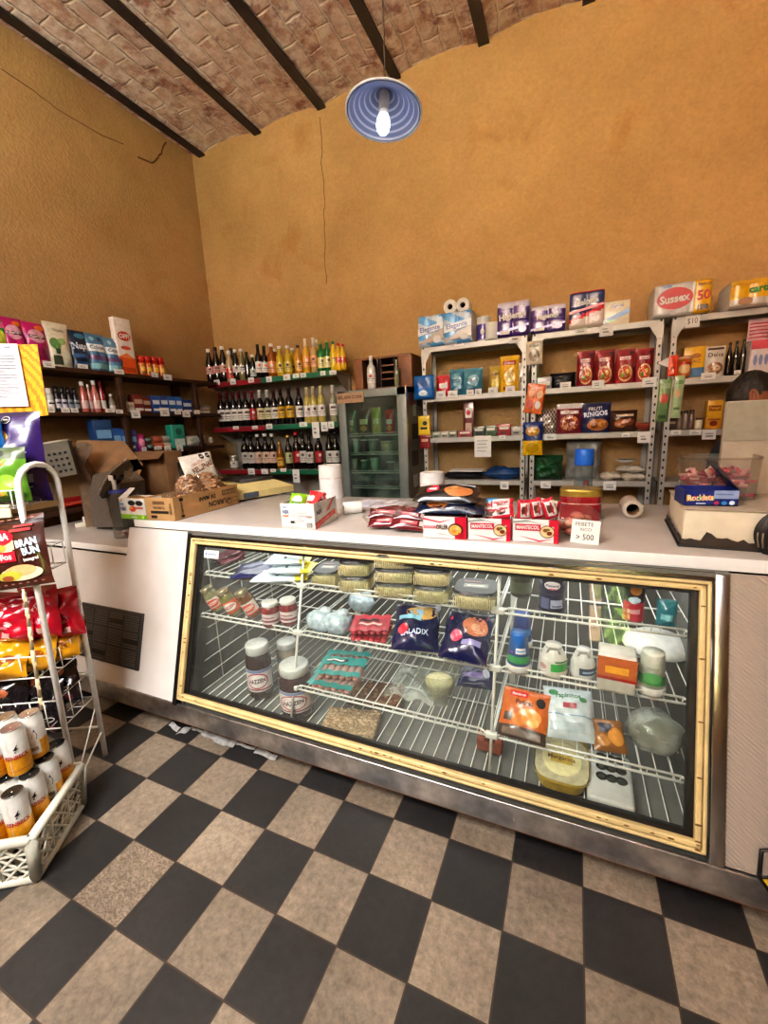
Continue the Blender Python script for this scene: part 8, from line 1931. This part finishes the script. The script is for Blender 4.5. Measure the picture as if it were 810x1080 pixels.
# red packets low down behind the rack, on the lowest wall shelf
for k, (u, v) in enumerate(((84, 519), (97, 517))):
    p = at(u, v, 0, -2.98)
    o = tag(obj('red_packet', pouch(.14, .07, .05, P('#8a1a1c'), [('r', -.3, .3, .3, .6, P('#c8503c'))], 'pillow', 280+k)), ['left red packet on the lowest wall shelf', 'right red packet on the lowest wall shelf'][k], 'packet', 'red packets on the lowest wall shelf'); o.location = (-3.12, p.y, LZ[4]+.002); o.rotation_euler = (0, 0, PI/2)

# ================================================================== shopkeeper behind the counter
SKIN = M('#8a5236', .5, 0, .08, 12); HAIR = M('#120d0b', .6, 0, .4, 70, .4); SHIRT = M('#2c3038', .8, 0, .15, 20)
hp = at(791, 418, 1, 2.48)          # centre of the visible head
def person():
    bm_v, bm_e, rad = [], [], []
    def V(x, y, z, r): bm_v.append((x, y, z)); rad.append(r); return len(bm_v)-1
    hz = hp.z
    pel = V(.06, .06, hz-.68, .15)
    w_ = V(.04, .06, hz-.50, .145); ch_ = V(.02, .04, hz-.34, .155); nk = V(.005, .01, hz-.20, .07); nk2 = V(.0, .0, hz-.12, .055)
    bm_e += [(pel, w_), (w_, ch_), (ch_, nk), (nk, nk2)]
    for sg in (-1, 1):      # faces +x : shoulders along y
        sh = V(.02, .03+sg*.17, hz-.26, .062); el = V(.10, .05+sg*.21, hz-.52, .045); wr = V(.28, .02+sg*.16, hz-.60, .030)
        pm = V(.34, .01+sg*.15, hz-.61, .032)
        bm_e += [(nk, sh), (sh, el), (el, wr), (wr, pm)]
        for f in range(4):
            k1 = V(.385, sg*.15+(f-1.5)*.019, hz-.615, .009); k2 = V(.42+(.0, .008, .006, -.006)[f], sg*.15+(f-1.5)*.021, hz-.63, .008); k3 = V(.435, sg*.15+(f-1.5)*.021, hz-.655, .007)
            bm_e += [(pm, k1), (k1, k2), (k2, k3)]
        t1 = V(.345, sg*.15-sg*.04, hz-.625, .010); t2 = V(.375, sg*.15-sg*.055, hz-.64, .009); bm_e += [(pm, t1), (t1, t2)]
        hi = V(.06, .06+sg*.09, hz-.74, .10); kn = V(.10, .06+sg*.10, (hz-.74)*.54, .068); an = V(.05, .06+sg*.10, .085, .042); to = V(.19, .06+sg*.11, .035, .035)
        bm_e += [(pel, hi), (hi, kn), (kn, an), (an, to)]
    me = bpy.data.meshes.new('body'); me.from_pydata(bm_v, bm_e, [])
    o = bpy.data.objects.new('body', me); COL.objects.link(o)
    sk = o.modifiers.new('s', 'SKIN'); 
    for i, r_ in enumerate(rad): me.skin_vertices[0].data[i].radius = (r_, r_)
    me.skin_vertices[0].data[0].use_root = True
    sb = o.modifiers.new('d', 'SUBSURF'); sb.levels = 2; sb.render_levels = 2
    dg = bpy.context.evaluated_depsgraph_get(); dg.update()
    m2 = bpy.data.meshes.new_from_object(o.evaluated_get(dg)); bpy.data.objects.remove(o)
    body = MB(); body.add([v.co.copy() for v in m2.vertices], [tuple(p_.vertices) for p_ in m2.polygons], SKIN, True)
    # head facing +x with brow, nose, lips, chin, ears
    def head(a, b_):        # a azimuth from +x, b_ -pi/2..pi/2
        ca_, sa_ = math.cos(a), math.sin(a); cz = math.sin(b_); cr_ = math.cos(b_)
        x = .098*cr_*ca_; y = .075*cr_*sa_; z = .118*cz
        front = max(0, ca_)*cr_
        g = lambda zz, s_: math.exp(-((z-zz)/s_)**2)
        side = math.exp(-(y/.014)**2)
        x += front*(.022*side*g(-.018, .022) + .010*g(.028, .014) - .010*math.exp(-((abs(y)-.032)/.014)**2)*g(.008, .014) + .008*g(-.058, .010)*math.exp(-(y/.026)**2) + .010*g(-.095, .022)*math.exp(-(y/.03)**2))
        if z < -.03: y *= 1-.22*min(1, (-z-.03)/.08); x += .006*front
        return Vector((x+.006, y, z))*.88
    n1, n2 = 36, 24
    vs = [head(2*PI*i/n1, -PI/2+PI*j/n2) for j in range(n2+1) for i in range(n1)]
    fs = [(j*n1+i, j*n1+(i+1) % n1, (j+1)*n1+(i+1) % n1, (j+1)*n1+i) for j in range(n2) for i in range(n1)]
    body.add([v+Vector((0, 0, hz)) for v in vs], fs, SKIN, True)
    for sg in (-1, 1):
        q = Matrix.Translation((-.006, sg*.068, hz-.004)) @ Matrix.Scale(.9, 4) @ Matrix.Rotation(sg*.35, 4, 'Z') @ Matrix.Rotation(-.15, 4, 'Y')
        body.tube([q @ Vector((.014*math.cos(a_), sg*.010, .033*math.sin(a_)-.004*math.cos(a_))) for a_ in [2*PI*k/16 for k in range(16)]], .0058, SKIN, 8, True)
        body.blob((0, sg*.004, 0), .016, SKIN, 8, q, (.8, .35, 1.6))
    t = thing('person', 'dark haired person in a dark shirt half hidden behind the foam lid', 'person', (hp.x, hp.y, 0))
    obj('body', body, t)
    hair = MB()
    def hs(a, b_):
        p_ = head(a, b_); k = 1.05+.02*math.sin(9*a+4*b_)+.012*math.sin(23*a+11*b_)
        return Vector((p_.x*k-.002, p_.y*k*1.02, p_.z*k+.003))
    for j in range(n2):
        for i in range(n1):
            a_ = 2*PI*(i+.5)/n1; b_ = -PI/2+PI*(j+.5)/n2
            fa = math.cos(a_)
            lim = .42 if fa > .55 else (.12 if fa > .1 else (-.05 if fa > -.25 else -.55))
            if b_ < lim: continue
            q = [hs(2*PI*(i+di)/n1, -PI/2+PI*(j+dj)/n2)+Vector((0, 0, hz)) for di, dj in ((0, 0), (1, 0), (1, 1), (0, 1))]
            hair.add(q, [(0, 1, 2, 3)], HAIR, True)
    obj('hair', hair, t)
    for sg in (-1, 1):
        obj('eye', MB().blob((.083, sg*.028, hz+.007), .011, M('#e0d8d0', .2), 8).blob((.0895, sg*.028, hz+.007), .005, INK, 8), t)
        obj('eyebrow', MB().tube([(.091, sg*.014, hz+.025), (.092, sg*.030, hz+.029), (.082, sg*.044, hz+.025)], .0035, HAIR, 6), t)
    obj('mouth', MB().tube([(.091, -.019, hz-.051), (.100, 0, hz-.049), (.091, .019, hz-.051)], .0035, M('#7a3a34', .5), 6), t)
    # shirt and trousers as slightly larger shells of the body
    sh, tr_ = MB(), MB()
    nrm = [v.normal.copy() for v in m2.vertices]; co_ = [v.co.copy() for v in m2.vertices]
    for p_ in m2.polygons:
        c = p_.center
        upper = hz-.70 < c.z < hz-.155 and (c.x < .17)
        lower = .08 < c.z <= hz-.68 and abs(c.x) < .3
        if upper and not (c.x > .14): sh.add([co_[i]+nrm[i]*.010 for i in p_.vertices], [tuple(range(len(p_.vertices)))], SHIRT, True)
        elif lower: tr_.add([co_[i]+nrm[i]*.009 for i in p_.vertices], [tuple(range(len(p_.vertices)))], M('#20242c', .85), True)
    obj('shirt', sh, t); obj('trousers', tr_, t)
    for sg in (-1, 1): obj('shoe', MB().box((.11, .06+sg*.105, .035), (.27, .09, .07), BLACK, .03), t)
person()
# ================================================================== light and camera
def area(name, loc, size, rot, power, col=(1, 1, 1)):
    l = bpy.data.lights.new(name, 'AREA'); l.shape = 'RECTANGLE'; l.size, l.size_y = size; l.energy = power; l.color = col
    o = bpy.data.objects.new(name, l); COL.objects.link(o); o.location = loc; o.rotation_euler = rot
    return o
W = bpy.data.worlds.new('sky'); SC.world = W; W.use_nodes = True
nt = W.node_tree; bg = nt.nodes['Background']
sky = nt.nodes.new('ShaderNodeTexSky'); sky.sky_type = 'HOSEK_WILKIE'; sky.sun_direction = (.3, -.5, .7); sky.turbidity = 4
nt.links.new(sky.outputs[0], bg.inputs['Color']); bg.inputs['Strength'].default_value = 3
area('added_daylight', ((TX0+TX1)/2, YF+.02, (TZ0+TZ1)/2), (TX1-TX0-.1, TZ1-TZ0-.1), (R(84), 0, 0), 55, (1, .98, .96))  # stands in for daylight from behind the camera, at the invented transom
#area('doorway_daylight', ((DX0+DX1)/2, YF-.05, 1.25), (DX1-DX0-.1, 1.7), (R(90), 0, 0), 45, (1, .97, .93))
cl_ = area('overhead_fill', (-1.15, -.5, 2.55), (1.0, .8), (R(30), R(4), 0), 44, (1, .98, .95)); cl_.data.spread = R(115)  # added unseen fill floating below the ceiling, no fixture there
area('bounce_light', (-1.3, -1.2, 2.1), (2.6, 1.8), (R(180), R(-24), 0), 165, (1, .98, .95))  # added upward fill imitating bounced light on ceiling and upper walls
sn = bpy.data.lights.new('sun', 'SUN'); sn.energy = 1100; sn.angle = .02; sn.color = (1, .95, .85)
so = bpy.data.objects.new('sun', sn); COL.objects.link(so); so.rotation_euler = (R(-22), R(14), 0)
pl = bpy.data.lights.new('bulb_light', 'POINT'); pl.energy = .5; pl.color = (.80, .86, 1); pl.shadow_soft_size = .04
po = bpy.data.objects.new('bulb_light', pl); COL.objects.link(po); po.location = LAMP_LIGHT
area('display_fill', (-.6, 1.66, .89), (1.9, .42), (0, 0, 0), 9, (1, .99, .96))  # added fill to brighten the display goods, the counter shows no lamp
cam = bpy.data.cameras.new('camera'); co = bpy.data.objects.new('camera', cam); COL.objects.link(co)
cam.sensor_fit = 'HORIZONTAL'; cam.sensor_width = 36; cam.lens = FPX/810*36; cam.clip_start = .02
mm = Matrix((_r2, _u2, -_fw)).transposed().to_4x4(); mm.translation = CAM
co.matrix_world = mm
SC.camera = co
SC.view_settings.view_transform = 'Standard'
SC.view_settings.look = 'Medium High Contrast'
SC.view_settings.exposure = 0.0
SC.view_settings.gamma = 1.0
